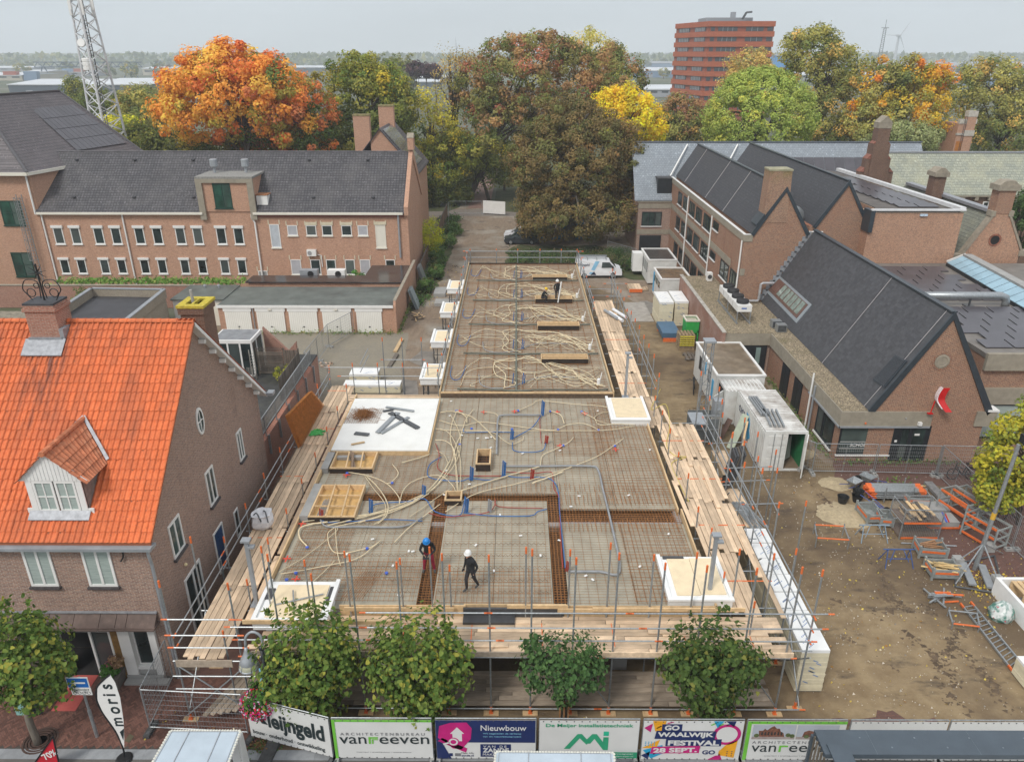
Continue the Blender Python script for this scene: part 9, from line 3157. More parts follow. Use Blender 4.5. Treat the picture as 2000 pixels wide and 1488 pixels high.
def frame4(Lb,q,h,cols):
 t=Th('scaffold_table',Lb,'frame',(q[0].x,q[0].y,0),'low orange scaffold frames')
 for i in rg(4):
  a,b=q[i],q[(i+1)%4];br('tube',cols[i],t,(a+Ve((0,0,h)),b+Ve((0,0,h)),.035));br('leg',GALV,t,(a,a+Ve((0,0,h+.15)),.03))
 return t
frame4('square low frame with two orange tubes standing on the sand',[G(1592,1068),G(1655,1072),G(1645,1045),G(1588,1042)],.55,(OR,GALV,OR,GALV))
frame4('low frame with one red tube beside the aluminium ladder',[G(1858,1228),G(1910,1234),G(1905,1208),G(1850,1202)],.3,(OR,GALV,GALV,GALV))
for i,(x,y,c)in en(((18.05,31.3,(.22,.30,.38)),(18.35,29.3,(.03,.09,.28)))):
 t=Th('trestle',['pale blue steel trestle on the sand','dark blue steel trestle on the sand'][i],'trestle',(x,y,0),'steel trestles')
 tm=M('trestle_%d'%i,c,.5,var=.2)
 br('top_rail',tm,t,(Ve((x-.75,y,.85)),Ve((x+.75,y,.85)),.03))
 for sx in(-.7,.7):
  for sy in(-.38,.38):
   br('leg',tm,t,(Ve((x+sx*.75,y,.85)),Ve((x+sx*.95,y+sy,0)),.022))
 br('brace',tm,t,(Ve((x-.6,y-.2,.45)),Ve((x+.6,y-.2,.45)),.018),(Ve((x-.2,y,.85)),Ve((x-.45,y-.25,.3)),.018),(Ve((x+.2,y,.85)),Ve((x+.45,y-.25,.3)),.018))
t=Th('steel_plank','long weathered steel plank lying behind the crates','plank',(23.6,35.7,0))
m_=MB()
m_.beam(G(1812,942,.15),G(1850,983,.15),.45,.16)
ob('plank',m_,M('steel_plank',(.26,.26,.26),.5,metal=.3,var=.3,scale=6),t)
t=Th('ladder','long aluminium ladder with orange ends lying on the sand','ladder',G(1935,1240))
a0,a1,b0,b1=G(1876,1178,.1),G(1896,1175,.1),G(1978,1310,.1),G(1996,1296,.1)
for a,b in((a0,b0),(a1,b1)):
 d_=(b-a).normalized()
 m_=MB()
 m_.beam(a,a+d_*.3,.06,.1,1)
 m_.beam(a+d_*.3,b-d_*.3,.055,.09)
 m_.beam(b-d_*.3,b,.06,.1,1)
 ob('stile',m_,[GALV,OR],t)
for k in rg(1,16):
 br('rung',GALV,t,(a0.lerp(b0,k/16),a1.lerp(b1,k/16),.022))
t=Th('scaffold_scrap','small heap of grey brackets with orange paint in front of the crates','scrap heap',G(1835,1168))
rr=random.Random(15)
for k in rg(14):
 c=G(1835,1168)+Ve((rr.uniform(-.4,.4),rr.uniform(-.3,.3),.06+.02*k))
 a=rr.gauss(0,.5)
 d_=Ve((cos(a),sin(a),rr.uniform(-.1,.1)))*rr.uniform(.3,.65)
 m_=MB()
 m_.beam(c-d_,c+d_,.07,.05)
 ob('bracket',m_,OR if k%4==0 else GALV,t)
for i,(p,q,m__,lab)in en((((1722,1012),(1752,1012),WH,'white tube lying left of the mesh cage'),((1760,1060),(1868,1066),GALV,'long grey tube lying in front of the mesh cage'),((1773,948),(1812,949),WF,'pale lath lying behind the tube bundle'))):
 m_=MB()
 m_.bar(G(*p,.05),G(*q,.05),.045,6)
 tag(ob('loose_tube' if i<2 else 'lath',m_,m__),lab,'tube' if i<2 else 'lath')
for i,(p,lab,rz)in en((((19.,35.9),'upturned grey wheelbarrow beside the tube bundle',.6),((20.,36.4),'grey wheelbarrow with blue handles behind the tube bundle',2.2),((19.5,34.),'blue framed handcart in front of the tube bundle',-.9))):
 t=Th('wheelbarrow',lab,'wheelbarrow',(*p,0),'wheelbarrows',rz)
 BLF=M('barrow_blue',(.03,.08,.30),.5)
 if i<2:
  m_=MB();m_.add([(-.35,-.3,.65),(.4,-.3,.65),(.4,.3,.65),(-.35,.3,.65),(-.15,-.18,.35),(.2,-.18,.35),(.2,.18,.35),(-.15,.18,.35)],[(4,7,6,5),(0,4,5,1),(1,5,6,2),(2,6,7,3),(3,7,4,0)]);ob('tray',m_,GALV,t,Lc=True)
 else:
  br('deck_bars',BLF,t,*[(Ve((-.3,y,.25)),Ve((.35,y,.15)),.015)for y in(-.2,-.1,0,.1,.2)],Lc=True)
 br('handle',BLF,t,*[(Ve((.45,s_*.08,.2)),Ve((-.95,s_*.28,.6)),.02)for s_ in(-1,1)],Lc=True)
 m_=MB()
 m_.lathe([(.02,-.05),(.2,-.05),(.2,.05),(.02,.05)],(.55,0,.2),12,axis=(0,1,0))
 ob('wheel',m_,TYRE,t,Lc=True)
lb_=G(1903,1112)
lm=Th('lamp_mast','leaning grey site lamp mast with black floodlights on a braced ballast base','lamp mast',lb_)
tp_=GY(1990,868,lb_.y+.3)
m_=MB()
m_.bar(lb_,lb_.lerp(tp_,.42),.1,8)
m_.bar(lb_.lerp(tp_,.42),lb_.lerp(tp_,.47),.105,8,1)
m_.bar(lb_.lerp(tp_,.47),tp_,.085,8)
ob('pole',m_,[GALV,M('yellow_mark',(.60,.36,.04),.5)],lm)
for dx,dz in((0,.4),(.25,.2),(.1,.95)):
 bx('floodlight',BLACK,lm,(tp_.x-.1+dx,tp_.x+.3+dx,tp_.y-.35,tp_.y-.05,tp_.z+dz-.2,tp_.z+dz+.2))
kn=lb_.lerp(tp_,.22)
for q in((1866,1140),(1960,1158),(1958,1080),(1862,1100)):
 br('stay',GALV,lm,(G(*q,.1),kn,.03))
qs=[G(1866,1145,.06),G(1962,1160,.06),G(1942,1085,.06),G(1868,1100,.06)]
br('base_tube',STEEL,lm,*[(qs[i],qs[(i+1)%4],.05)for i in rg(4)])
for q in((1867,1120),(1868,1102),(1945,1140),(1930,1075)):
 c=G(*q)
 bx('ballast_block',CONCG,lm,(c.x-.2,c.x+.2,c.y-.2,c.y+.2,.02,.42))
for a,b,lab in(((1880,1098),(1900,1142),'left grey steel channel lying in the lamp mast base'),((1917,1103),(1935,1148),'right grey steel channel lying in the lamp mast base')):
 m_=MB()
 m_.beam(G(*a,.2),G(*b,.2),.32,.1)
 tag(ob('steel_channel',m_,ZINC),lab,'steel channel')
weeds('fallen_leaves','yellow leaves gathered in the base of the lamp mast',[(22,27.8,.8,.8)],.01,260,[(3,(.55,.38,.04)),(1,(.4,.25,.05))],.1)
t=Th('white_bin','white open trough at the right edge holding a wooden pallet','bin',(22.5,26.2,0))
bx('side_wall',XPS,t,(21.7,21.85,24.2,27.2,0,.9),(21.85,25,27.05,27.2,0,.9),(21.85,25,24.2,24.35,0,.9))
bx('floor',CONCG,t,(21.85,25,24.35,27.05,.02,.1))
t=Th('pallet','upright wooden pallet in the white trough at the right edge','pallet',(22.4,26.5,.1))
for k in rg(5):
 bx('slat',WF,t,(22.2+k*.24,22.38+k*.24,25.9,26.9,.9,.94))
bx('bearer',WF,t,(22.2,23.34,25.9,26.,.1,.895),(22.2,23.34,26.8,26.9,.1,.895))
p=Ve((21.15,25.6,0))
m_=MB()
rr=random.Random(22)
vs=[]
for j,(z,r0)in en(((0,.45),(.2,.58),(.45,.5),(.7,.3),(.85,.12))):
 for k in rg(14):
  a=2*pi*k/14;r_=r0*rr.uniform(.85,1.12);vs.append((p.x+cos(a)*r_,p.y+sin(a)*r_*.85,z+rr.uniform(-.03,.03)*(j>0)))
m_.add(vs,[(j*14+k,j*14+(k+1)%14,(j+1)*14+(k+1)%14,(j+1)*14+k)for j in rg(4)for k in rg(14)]+[tuple(rg(56,70))])
bm_,t_,b_=Nm('mixed_bag')
c_=mX(t_,rng(t_,nO(t_,coords(t_),3.5,3),.42,.58),(.62,.64,.62),(.07,.20,.16))
c_=mX(t_,rng(t_,nO(t_,coords(t_),5.,2),.66,.7),c_,(.45,.06,.08))
link(t_,c_,b_.inputs['Base Color'])
b_.inputs['Roughness'].default_value=.3
tag(ob('rubbish_bag',m_,bm_,loc=p),'white and green plastic rubbish bag leaning on the white trough','bag')
insul('cut off insulation stack at the right picture edge',19.7,20.9,21.2,22.4,.9,7,None)
tree('street_tree','yellowing young tree over the bicycles at the right edge',(26.3,32.6,0),[B(1985,905,32.5,70,75),B(2010,830,32.5,60,40),B(1955,950,32.3,45,40)],[(3,(.36,.30,.025)),(3,(.24,.24,.03)),(1,(.13,.16,.025))],95,60,.55,.2,.12,90,None)
# banners along the street
BW=M('banner_white',(.66,.66,.64),.55,var=.04,scale=1.2)
GRNB=M('banner_green',(.16,.50,.05),.5)
TEAL=M('banner_teal',(.03,.33,.17),.5)
NAVY=M('banner_navy',(.012,.025,.11),.5)
PINK=M('banner_pink',(.50,.012,.17),.5)
INK=M('banner_ink',(.018,.03,.033),.5)
GINK=M('banner_grey_ink',(.18,.18,.19),.5)
SKYP=M('banner_sky_blue',(.22,.47,.62),.5)
YELP=M('banner_yellow',(.78,.36,.015),.5)
CYAN=M('banner_cyan',(.02,.33,.55),.5)
class Ban:
 """a printed cloth on a fence panel; u runs 0..L along it, v from its foot"""
 def __init__(s,Lb,p,q,bg=BW,h=1.82):
  p,q=Ve((*p,0)),Ve((*q,0));s.d=(q-p).normalized();s.n=Ve((s.d.y,-s.d.x,0));s.L,s.H=(q-p).length,h;s.o=p+s.n*.05+Ve((0,0,.15));s.t=Th('banner',Lb,'banner',p,'advertising banners along the street fence');m_=MB();nx,nz=24,8;vs=[];r=random.Random(int(p.x*10));ph=[r.uniform(0,6)for _ in rg(3)]
  for j in rg(nz+1):
   for i in rg(nx+1):
    u,v=s.L*i/nx,h*j/nz;w_=.006*sin(u*3.1+v*2+ph[0])*sin(pi*i/nx);vs.append(s.o+s.d*u+Ve((0,0,v))+s.n*(w_-.008))
  m_.add(vs,[(j*(nx+1)+i,j*(nx+1)+i+1,(j+1)*(nx+1)+i+1,(j+1)*(nx+1)+i)for j in rg(nz)for i in rg(nx)]);ob('cloth',m_,bg,s.t,So=True);m_=MB()
  for k in rg(13):
   for v in(.04,h-.04):
    c=s.o+s.d*(s.L*(k+.5)/13)+Ve((0,0,v));m_.obox(c+s.n*.01,s.d*.018,Ve((0,0,.018)),s.n*.006)
  ob('eyelets',m_,STEEL,s.t,kind='stuff');s.k=0
 def P(s,u,v,l):
  return s.o+s.d*u+Ve((0,0,v))+s.n*(.006+.0035*l)
 def poly(s,pts,mat,l=0,name='print'):
  m_=MB();m_.prism([s.P(u,v,l)for u,v in pts],s.n*.002);return ob(name,m_,mat,s.t)
 def rect(s,u0,u1,v0,v1,mat,l=0):
  return s.poly([(u0,v0),(u1,v0),(u1,v1),(u0,v1)],mat,l)
 def disc(s,u,v,r,mat,l=0,k=20,sx=1):
  return s.poly([(u+cos(2*pi*i/k)*r*sx,v+sin(2*pi*i/k)*r)for i in rg(k)],mat,l)
 def text(s,t,u,v,width,height,mat,bold=0,l=2,sp=1.,rot=.0,shear=0):
  mb=Tm(t,1.,bold,.002,sp,shear);xs,ys=[q[0]for q in mb.v],[q[1]for q in mb.v]
  if not xs:
   return
  kx,ky=width/(max(xs)-min(xs)),height/(max(ys)-min(ys));cx,cy=(max(xs)+min(xs))/2,(max(ys)+min(ys))/2;mb.v=[((q[0]-cx)*kx,(q[1]-cy)*ky,q[2])for q in mb.v];c,s_=cos(rot),sin(rot);mb.v=[(q[0]*c-q[1]*s_,q[0]*s_+q[1]*c,q[2])for q in mb.v];return ob('lettering',Pm(mb,s.P(u,v,l),s.d,(0,0,1)),mat,s.t)
FL=[((-9.42,19.22),(-6.30,18.34)),((-6.2,18.33),(-2.82,18.33)),((-2.68,18.33),(.72,18.33)),((.84,18.33),(4.22,18.33)),((4.36,18.33),(7.74,18.33)),((7.86,18.33),(11.2,18.33)),((11.35,18.33),(14.6,18.33)),((14.7,18.33),(18.,18.33))]
RUB=M('rubber_foot',(.06,.06,.06),.9,var=.3,scale=6)
for i,(p,q)in en(FL):
 heras(['angled','first','second','third','fourth','fifth','sixth','seventh'][i]+' street fence panel carrying a banner',p,q,'street fence panels',2,RUB if i==0 else CONCG,mesh=False)
heras('open mesh fence panel at the foot of the left scaffold',(-13.2,19.5),(-9.6,19.3),HG,1,RUB)
heras('mesh fence panel between shop corner and scaffold',(-13.25,19.55),(-13.4,21.9),HG,False)
b=Ban('white banner reading Kleijngeld on the angled panel',*FL[0])
b.poly([(.14,.80),(.25,.80),(.25,1.72),(.14,1.72)],INK)
b.poly([(.27,1.2),(.45,1.02),(1.,1.72),(.72,1.72)],SKYP)
b.poly([(.45,1.),(.56,1.14),(.80,.8),(.56,.8)],INK,1)
b.text('leijngeld',1.92,.95,2.2,.98,INK,.03)
b.text('bouw · onderhoud · ontwikkeling',1.55,.27,2.85,.24,INK,.006)
b=Ban('white banner with green edge reading Architectenbureau van Reeven, the left one',*FL[1])
L_=b.L
b.rect(0,.1,0,b.H,GRNB)
b.rect(.1,L_,b.H-.1,b.H,GRNB)
b.text('ARCHITECTENBUREAU',L_/2,1.16,L_-.5,.12,GINK,0,2,1.5)
b.text('van',.66,.86,.92,.32,INK)
b.poly([(1.2,.7),(1.27,.7),(1.27,.95),(1.52,.95),(1.52,1.02),(1.2,1.02)],GRNB,2)
b.poly([(1.31,.7),(1.36,.7),(1.36,.88),(1.52,.88),(1.52,.92),(1.31,.92)],GRNB,2)
b.text('eeven',2.42,.86,1.7,.32,INK)
b.text('interieur | architectuur | stedenbouw',L_/2,.3,1.9,.05,GINK)
b=Ban('navy banner reading Nieuwbouw with a pink brush mark and white house',*FL[2])
b.rect(0,L_,.78,b.H,NAVY)
b.poly([(0,0),(.5,0),(.3,.5),(.2,.78),(0,.78)],NAVY,0)
b.poly([(.06,1.),(.12,1.55),(.5,1.7),(1.05,1.72),(1.22,1.45),(1.18,.95),(.85,.45),(.55,.5),(.35,.75)],PINK,1)
b.poly([(.05,.85),(1.,.3),(1.05,.5),(.2,1.)],PINK,1)
b.poly([(.48,1.2),(.72,1.5),(.96,1.2),(.88,1.2),(.88,.85),(.56,.85),(.56,1.2)],BW,2)
b.disc(.58,.82,.2,PINK,3)
b.disc(.58,.82,.16,BW,4)
b.disc(.58,.82,.1,PINK,5)
b.poly([(.24,.68),(.45,.75),(.45,.82),(.22,.74)],BW,4)
b.text('Nieuwbouw',2.3,1.47,1.55,.25,BW,.005)
b.text('Wij begeleiden de verkoop',2.25,1.2,1.3,.09,SKYP,0,2)
b.text('van dit nieuwbouwproject',2.25,1.06,1.3,.09,SKYP,0,2)
b.rect(1.5,2.55,.1,.7,NAVY)
b.text('VAN DE',2.,.6,.8,.1,BW,0,3,1.4)
b.text('ZANDE',2.03,.42,.9,.2,BW,.03,3)
b.text('MAKELAARS',2.03,.22,.9,.1,BW,0,3)
b.text('Meer info',1.05,.28,.42,.08,GINK)
b.text('zande.nl',1.05,.16,.42,.09,NAVY,.01)
b.rect(.42,.54,.12,.26,NAVY)
b.rect(.62,.82,.12,.26,GINK)
b=Ban('white banner reading De Meijer installatietechniek in green',*FL[3])
b.text('De Meijer installatietechniek',L_/2,1.58,2.95,.2,TEAL,.012)
b.poly([(.85,.5),(1.3,1.2),(1.45,1.2),(1.62,.95),(1.8,1.2),(1.95,1.2),(2.18,.82),(2.18,1.05),(2.36,1.05),(2.36,.45),(2.2,.45),(1.88,.98),(1.75,.75),(1.66,.75),(1.62,.7),(1.38,1.),(1.05,.5)],TEAL)
b.rect(2.18,2.36,1.12,1.32,M('banner_mint',(.02,.42,.25),.5))
b.rect(2.5,L_,.05,.34,TEAL)
b.text('loodgieter',2.95,.26,.6,.07,BW,0,2)
b.text('demeijer.nl',2.95,.14,.6,.07,BW,0,2)
b=Ban('colourful festival banner reading GO Waalwijk Festival 28 Sept',*FL[4])
r=random.Random(8)
for(pts,m__)in(([(0,.55),(.5,.55),(.6,.95)],YELP),([(.3,1.82),(.75,1.82),(.68,1.3),(.4,1.35)],YELP),([(2.55,.25),(3.2,.1),(3.25,.95),(2.9,.75)],YELP),([(.05,.45),(.35,.05),(.75,.3),(.7,.7)],CYAN),([(2.35,1.82),(2.7,1.82),(2.5,1.5)],CYAN),([(2.75,1.82),(3.1,1.82),(3.05,1.55)],NAVY),([(0,.2),(.25,0),(.3,.4)],NAVY),([(2.3,0),(2.8,0),(2.7,.3)],PINK),([(.02,1.5),(.25,1.3),(.3,1.7)],PINK)):
 b.poly(pts,m__)
b.disc(2.85,1.2,.48,PINK,0,24,1)
b.disc(2.85,1.2,.36,BW,1,24,1)
for k in rg(10):
 u,v=r.uniform(.15,3.1),r.choice((r.uniform(1.45,1.7),r.uniform(.1,.3)))
 a=r.uniform(.4,1.2)
 b.poly([(u,v),(u+cos(a)*.22,v+sin(a)*.16),(u+cos(a)*.22-.04,v+sin(a)*.16+.03),(u-.04,v+.03)],r.choice((CYAN,PINK,YELP,GRNB,NAVY)),0)
for i in rg(4):
 for j in rg(3):
  b.disc(.12+i*.1,.68+j*.08,.025,CYAN,1,6);b.disc(2.95+i*.08,.2+j*.1,.025,YELP if i%2 else NAVY,1,6)
b.rect(.62,1.3,1.36,1.68,NAVY,2)
b.poly([(.4,1.),(2.45,.98),(2.48,1.36),(.45,1.38)],NAVY,2)
b.rect(.8,2.7,.66,.99,NAVY,2)
b.poly([(.3,.3),(1.98,.34),(2.,.68),(.35,.62)],PINK,3)
b.rect(1.98,2.65,.22,.55,BW,3)
b.text('GO',.96,1.52,.5,.23,BW,.04,4)
b.text('WAALWIJK',1.45,1.18,1.9,.27,BW,.04,5)
b.text('FESTIVAL',1.75,.82,1.75,.24,BW,.04,5)
b.text('28 SEPT.',1.15,.48,1.5,.22,BW,.04,6,rot=.02)
b.text('GO',2.31,.38,.45,.2,NAVY,.04,6)
b=Ban('green edged banner with building pictures reading Architectenbureau van Reeven, the right one',*FL[5])
b.rect(0,.13,0,b.H,GRNB)
b.rect(.13,b.L,b.H-.12,b.H,GRNB)
PHS,PHB,PHG=M('print_sky',(.42,.45,.50),.5,var=.1,scale=2),M('print_brick',(.20,.085,.055),.5,var=.5,scale=14),M('print_ground',(.36,.30,.28),.5,var=.2,scale=6)
PHT=M('print_leaf',(.10,.13,.05),.5,var=.5,scale=12)
for u0,u1 in((.2,1.65),(1.7,3.1)):
 b.rect(u0,u1,1.12,1.66,PHS,1)
 b.rect(u0,u1,1.,1.12,PHG,1)
b.poly([(.45,1.12),(.4,1.4),(.55,1.4),(.6,1.5),(.68,1.42),(.8,1.55),(.9,1.62),(1.,1.5),(1.1,1.5),(1.15,1.36),(1.25,1.3),(1.3,1.12)],PHB,2)
for k in rg(7):
 b.rect(.5+k*.11,.55+k*.11,1.2,1.34,INK,3)
b.poly([(1.9,1.12),(1.95,1.35),(2.1,1.42),(2.3,1.36),(2.5,1.45),(2.8,1.3),(2.9,1.12)],PHB,2)
for u,v in((.35,1.18),(1.42,1.2),(1.56,1.16),(2.05,1.14)):
 b.disc(u,v,.09,PHT,3,10)
b.text('ARCHITECTENBUREAU',1.7,.85,2.9,.12,GINK,0,2,1.4)
b.text('van',.68,.55,.85,.3,INK)
b.poly([(1.2,.4),(1.27,.4),(1.27,.63),(1.5,.63),(1.5,.7),(1.2,.7)],GRNB,2)
b.text('eeven',2.35,.55,1.6,.3,INK)
b.text('interieur | architectuur | stedenbouw',1.7,.2,1.9,.05,GINK)
for i,(p,q)in en(FL[6:]):
 Ban(['plain white banner behind the dark steel beam','last plain white banner behind the dark steel beam'][i],p,q)
 # street trees, lamp, flags, sign
BOOST[0]=1.2
LIME=[(5,(.10,.15,.024)),(3,(.17,.21,.038)),(2,(.055,.095,.016)),(1.6,(.30,.27,.04))]
def lime(Lb,base,Bl,seed,n=5600,pal=LIME,size=.155,stakes=True,cores=True):
 npr=np.random.RandomState(seed)
 t=Th('street_tree',Lb,'tree',base,'clipped street trees')
 P,Nn=[],[]
 vol=np.array([q[3]*q[5]for q in Bl])
 for q,k in zip(Bl,(n*vol/vol.sum()).astype(int)):
  d=npr.normal(size=(k,3));d/=np.linalg.norm(d,axis=1,keepdims=True);rr_=1-np.abs(npr.normal(size=(k,1)))*.22;bump_=1+.2*np.sin(d[:,:1]*6+seed)*np.sin(d[:,1:2]*5+seed)+.16*np.sin(d[:,2:]*8+d[:,:1]*5+seed);kp=np.sin(d[:,0]*9+seed)*np.sin(d[:,1]*8+2*seed)*np.sin(d[:,2]*9+seed)>-.16;P.append((np.array(q[:3])+d*np.clip(rr_,.25,1.06)*bump_*np.array(q[3:6]))[kp])
  Nn.append((d*.8+np.array([0,0,.55])+npr.normal(size=(k,3))*.32)[kp])
 for k in rg(26):
  q=Bl[npr.randint(len(Bl))];a=npr.uniform(0,6.28);e=np.array([q[0]+cos(a)*q[3]*.75*npr.uniform(),q[1]+sin(a)*q[4]*.6,q[2]+q[5]*.85]);m=14;tt=npr.uniform(0,1,(m,1));P.append(e+tt*np.array([cos(a)*.25,sin(a)*.2,.5])+npr.normal(size=(m,3))*.07);Nn.append(npr.normal(size=(m,3))+[0,0,.5])
 P,Nn=np.concatenate(P),np.concatenate(Nn)
 m=len(P)
 c=Pk(npr,m,pal,.2)
 Lo('crown',P,Nn,size*npr.uniform(.6,1.2,m),np.clip(c,0,1),t,droop=1.1,shape='heart',npr=npr,base=base)
 b_=Ve(base)
 cz=max(q[2]for q in Bl)
 m_=MB()
 m_.tube(Sm([b_,b_+Ve((.02,0,cz*.35)),Ve((Bl[0][0],Bl[0][1],cz*.7)),Ve((Bl[0][0],Bl[0][1],cz))],4),.1,8,rs=[.13-.006*k for k in rg(13)])
 for q in Bl:
  for k in rg(5):
   a=npr.uniform(0,6.28);m_.bar((Bl[0][0],Bl[0][1],cz*.75),(q[0]+cos(a)*q[3]*.75,q[1]+sin(a)*q[4]*.7,q[2]+npr.uniform(-.2,.5)*q[5]),.04,5,r2=.012)
 ob('trunk',m_,BARKG,t,So=True)
 if stakes:
  for dx in(-.16,0,.16):
   m_=MB();m_.beam(b_+Ve((dx,-.17,0)),b_+Ve((dx*.9,-.17,1.25)),.1,.05);ob('stake',m_,M('tree_guard',(.34,.17,.07),.8,var=.25),t)
 return t
def LB(px,py,Y,rx,ry,dy=.85):
 return B(px,py,Y,rx*1.12,ry*1.08,dy)
lime('dense clipped lime beside the hanging flower basket',(-6.9,19.75,0),[LB(600,1285,19.55,82,78),LB(655,1290,19.55,48,48),LB(560,1330,19.5,52,50),LB(610,1365,19.5,50,36)],401)
lime('dense clipped lime with a banner ribbon on its trunk, second from the lamp',(-3.4,19.85,0),[LB(815,1300,19.55,92,80),LB(760,1300,19.5,48,46),LB(870,1300,19.5,46,48),LB(815,1370,19.5,50,36)],402,6000)
lime('sparse umbrella shaped street tree in the middle of the front scaffold',(1.78,19.9,0),[LB(1100,1283,19.6,74,24),LB(1048,1312,19.5,30,36),LB(1152,1312,19.5,28,34),LB(1100,1345,19.5,26,30)],403,2700,[(5,(.06,.115,.03)),(3,(.09,.15,.04)),(1,(.035,.07,.02))],.13)
lime('dense dark clipped lime at the right end of the front scaffold',(7.15,19.95,0),[LB(1390,1290,19.6,82,62),LB(1345,1300,19.5,42,38),LB(1440,1300,19.5,46,40),LB(1390,1355,19.5,44,46)],404,5200,[(5,(.065,.10,.02)),(3,(.10,.14,.03)),(2,(.04,.07,.014)),(1,(.17,.16,.03))])
lime('clipped lime on the herringbone pavement before the shop entrance',(-16.98,18.92,0),[LB(52,1285,19.2,76,74),LB(105,1295,19.3,34,46),LB(5,1310,19.1,40,50),LB(60,1240,19.2,45,36),LB(70,1345,19.2,42,34)],405,5600,LIME,.15,False)
t=Th('tree_grate','round rusty tree grate at the foot of the pavement lime','tree grate',(-16.98,18.92,0))
m_=MB()
for r0 in(.22,.32,.42,.52):
 m_.lathe([(r0,.012),(r0,.02),(r0+.07,.02),(r0+.07,.012)],(-16.98,19.05,.005),26)
ob('ring',m_,M('grate_rust',(.07,.04,.03),.9,var=.3),t,kind='stuff')
t=Th('street_lamp','grey bell shaped street lamp on a curved arm over the flower basket','street lamp',(-8.6,19.35,0))
m_=MB()
m_.bar((-8.6,19.35,0),(-8.6,19.35,4.),.075,10,r2=.06)
m_.ball((-8.6,19.35,4.08),.1,10,7)
ob('post',m_,M('lamp_black',(.02,.022,.025),.4),t,So=True)
m_=MB()
m_.tube(Sm([(-8.6,19.4,3.3),(-8.55,19.4,4.3),(-8.62,19.4,4.6),(-8.85,19.4,4.72),(-9.08,19.4,4.5),(-9.15,19.4,4.1)],6),.045,8)
ob('arm',m_,ZINC,t,So=True)
m_=MB()
m_.lathe([(.05,.75),(.08,.6),(.13,.45),(.22,.3),(.3,.12),(.29,.1),(.2,.28),(.02,.5)],(-9.15,19.4,3.3),20)
m_.lathe([(.33,-.16),(.345,-.14),(.345,-.1),(.33,-.08)],(-9.15,19.4,3.3),20)
for k in rg(6):
 a=k*pi/3
 m_.tube([(-9.15+cos(a)*.3,19.4+sin(a)*.3,3.42),(-9.15+cos(a)*.345,19.4+sin(a)*.345,3.2)],.012,4)
ob('bell',m_,ZINC,t,So=True)
m_=MB()
m_.lathe([(.02,.14),(.27,.14),(.325,-.06),(.3,-.18),(.16,-.25),(.02,-.27)],(-9.15,19.4,3.3),20)
ob('lens',m_,M('lamp_lens',(.42,.42,.31),.18,var=.15,spec=.6),t,So=True)
t=Th('flower_basket','hanging basket overflowing with red and pink geraniums','flowers',(-8.95,19.25,1.9))
npr=np.random.RandomState(6)
P,Nn,S,C,cl=crown(npr,[(-8.95,19.25,1.95,.58,.55,.42),(-9.,19.2,1.6,.45,.42,.3)],60,40,.2,[(3,(.05,.13,.02)),(2,(.09,.18,.03))],.085,None,.6)
Lo('foliage',P,Nn,S,C,t,npr=npr,base=(-8.95,19.25,1.9))
d=npr.normal(size=(620,3))
d/=np.linalg.norm(d,axis=1,keepdims=True)
d[:,2]=d[:,2]*.9-.18
P=np.array([-8.95,19.2,1.82])+d*np.array([.66,.62,.56])*npr.uniform(.9,1.05,(620,1))
Lo('flowers',P,d+[0,-.4,.3],npr.uniform(.05,.1,620),Pk(npr,620,[(4,(.62,.015,.03)),(3,(.72,.10,.28)),(1.2,(.75,.62,.62)),(1,(.35,.01,.12))],.15),t,npr=npr,base=(-8.95,19.25,1.9),kind='stuff')
m_=MB()
m_.lathe([(.1,0),(.35,.25),(.38,.3)],(-8.95,19.25,1.45),12)
ob('bowl',m_,BLACK,t)
m_=MB()
m_.tube(Sm([(-8.72,19.2,3.3),(-8.66,19.15,3.),(-8.74,19.12,2.75),(-8.68,19.1,2.5),(-8.75,19.1,2.3)],4),.035,4)
tag(ob('ribbon',m_,SKYP,loc=(-8.7,19.1,2.8)),'pale blue ribbon tied below the street lamp','ribbon')
sb=Ve((-15.04,19.24,0))
t=Th('traffic_sign','blue one way sign with a white arrow and a white bicycle plate below','sign',sb)
m_=MB()
m_.bar(sb,sb+Ve((0,0,1.3)),.06,8)
m_.bar(sb+Ve((0,0,1.3)),sb+Ve((0,0,2.85)),.042,8)
ob('pole',m_,GALV,t)
SZ=2.45
bx('plate',WH,t,(sb.x-.4,sb.x+.35,sb.y-.10,sb.y-.07,SZ,SZ+.46))
pl=bx('blue_face',M('sign_blue',(.01,.13,.45),.35),t,(sb.x-.375,sb.x+.325,sb.y-.106,sb.y-.101,SZ+.025,SZ+.435))
m_=MB()
m_.prism([(sb.x-.28,sb.y-.107,SZ+.23),(sb.x-.1,sb.y-.107,SZ+.36),(sb.x-.1,sb.y-.107,SZ+.265),(sb.x+.24,sb.y-.107,SZ+.265),(sb.x+.24,sb.y-.107,SZ+.195),(sb.x-.1,sb.y-.107,SZ+.195),(sb.x-.1,sb.y-.107,SZ+.10)],(0,-.003,0))
ob('arrow',m_,WH,t)
bx('lower_plate',WH,t,(sb.x-.33,sb.x+.36,sb.y-.1,sb.y-.07,SZ-.33,SZ-.02))
ob('lettering',Pm(Tm('uitgezonderd',.105,.004),(sb.x+.02,sb.y-.104,SZ-.08),(1,0,0),(0,0,1)),INK,t)
m_=MB()
for x in(-.22,-.06,.1,.26):
 m_.tube([(sb.x+x+cos(a*pi/5)*.06,sb.y-.105,SZ-.23+sin(a*pi/5)*.06)for a in rg(11)],.007,4)
for x in(-.14,.18):
 m_.tube([(sb.x+x-.08,sb.y-.105,SZ-.23),(sb.x+x-.04,sb.y-.105,SZ-.15),(sb.x+x+.05,sb.y-.105,SZ-.15),(sb.x+x,sb.y-.105,SZ-.23),(sb.x+x-.04,sb.y-.105,SZ-.15)],.006,4)
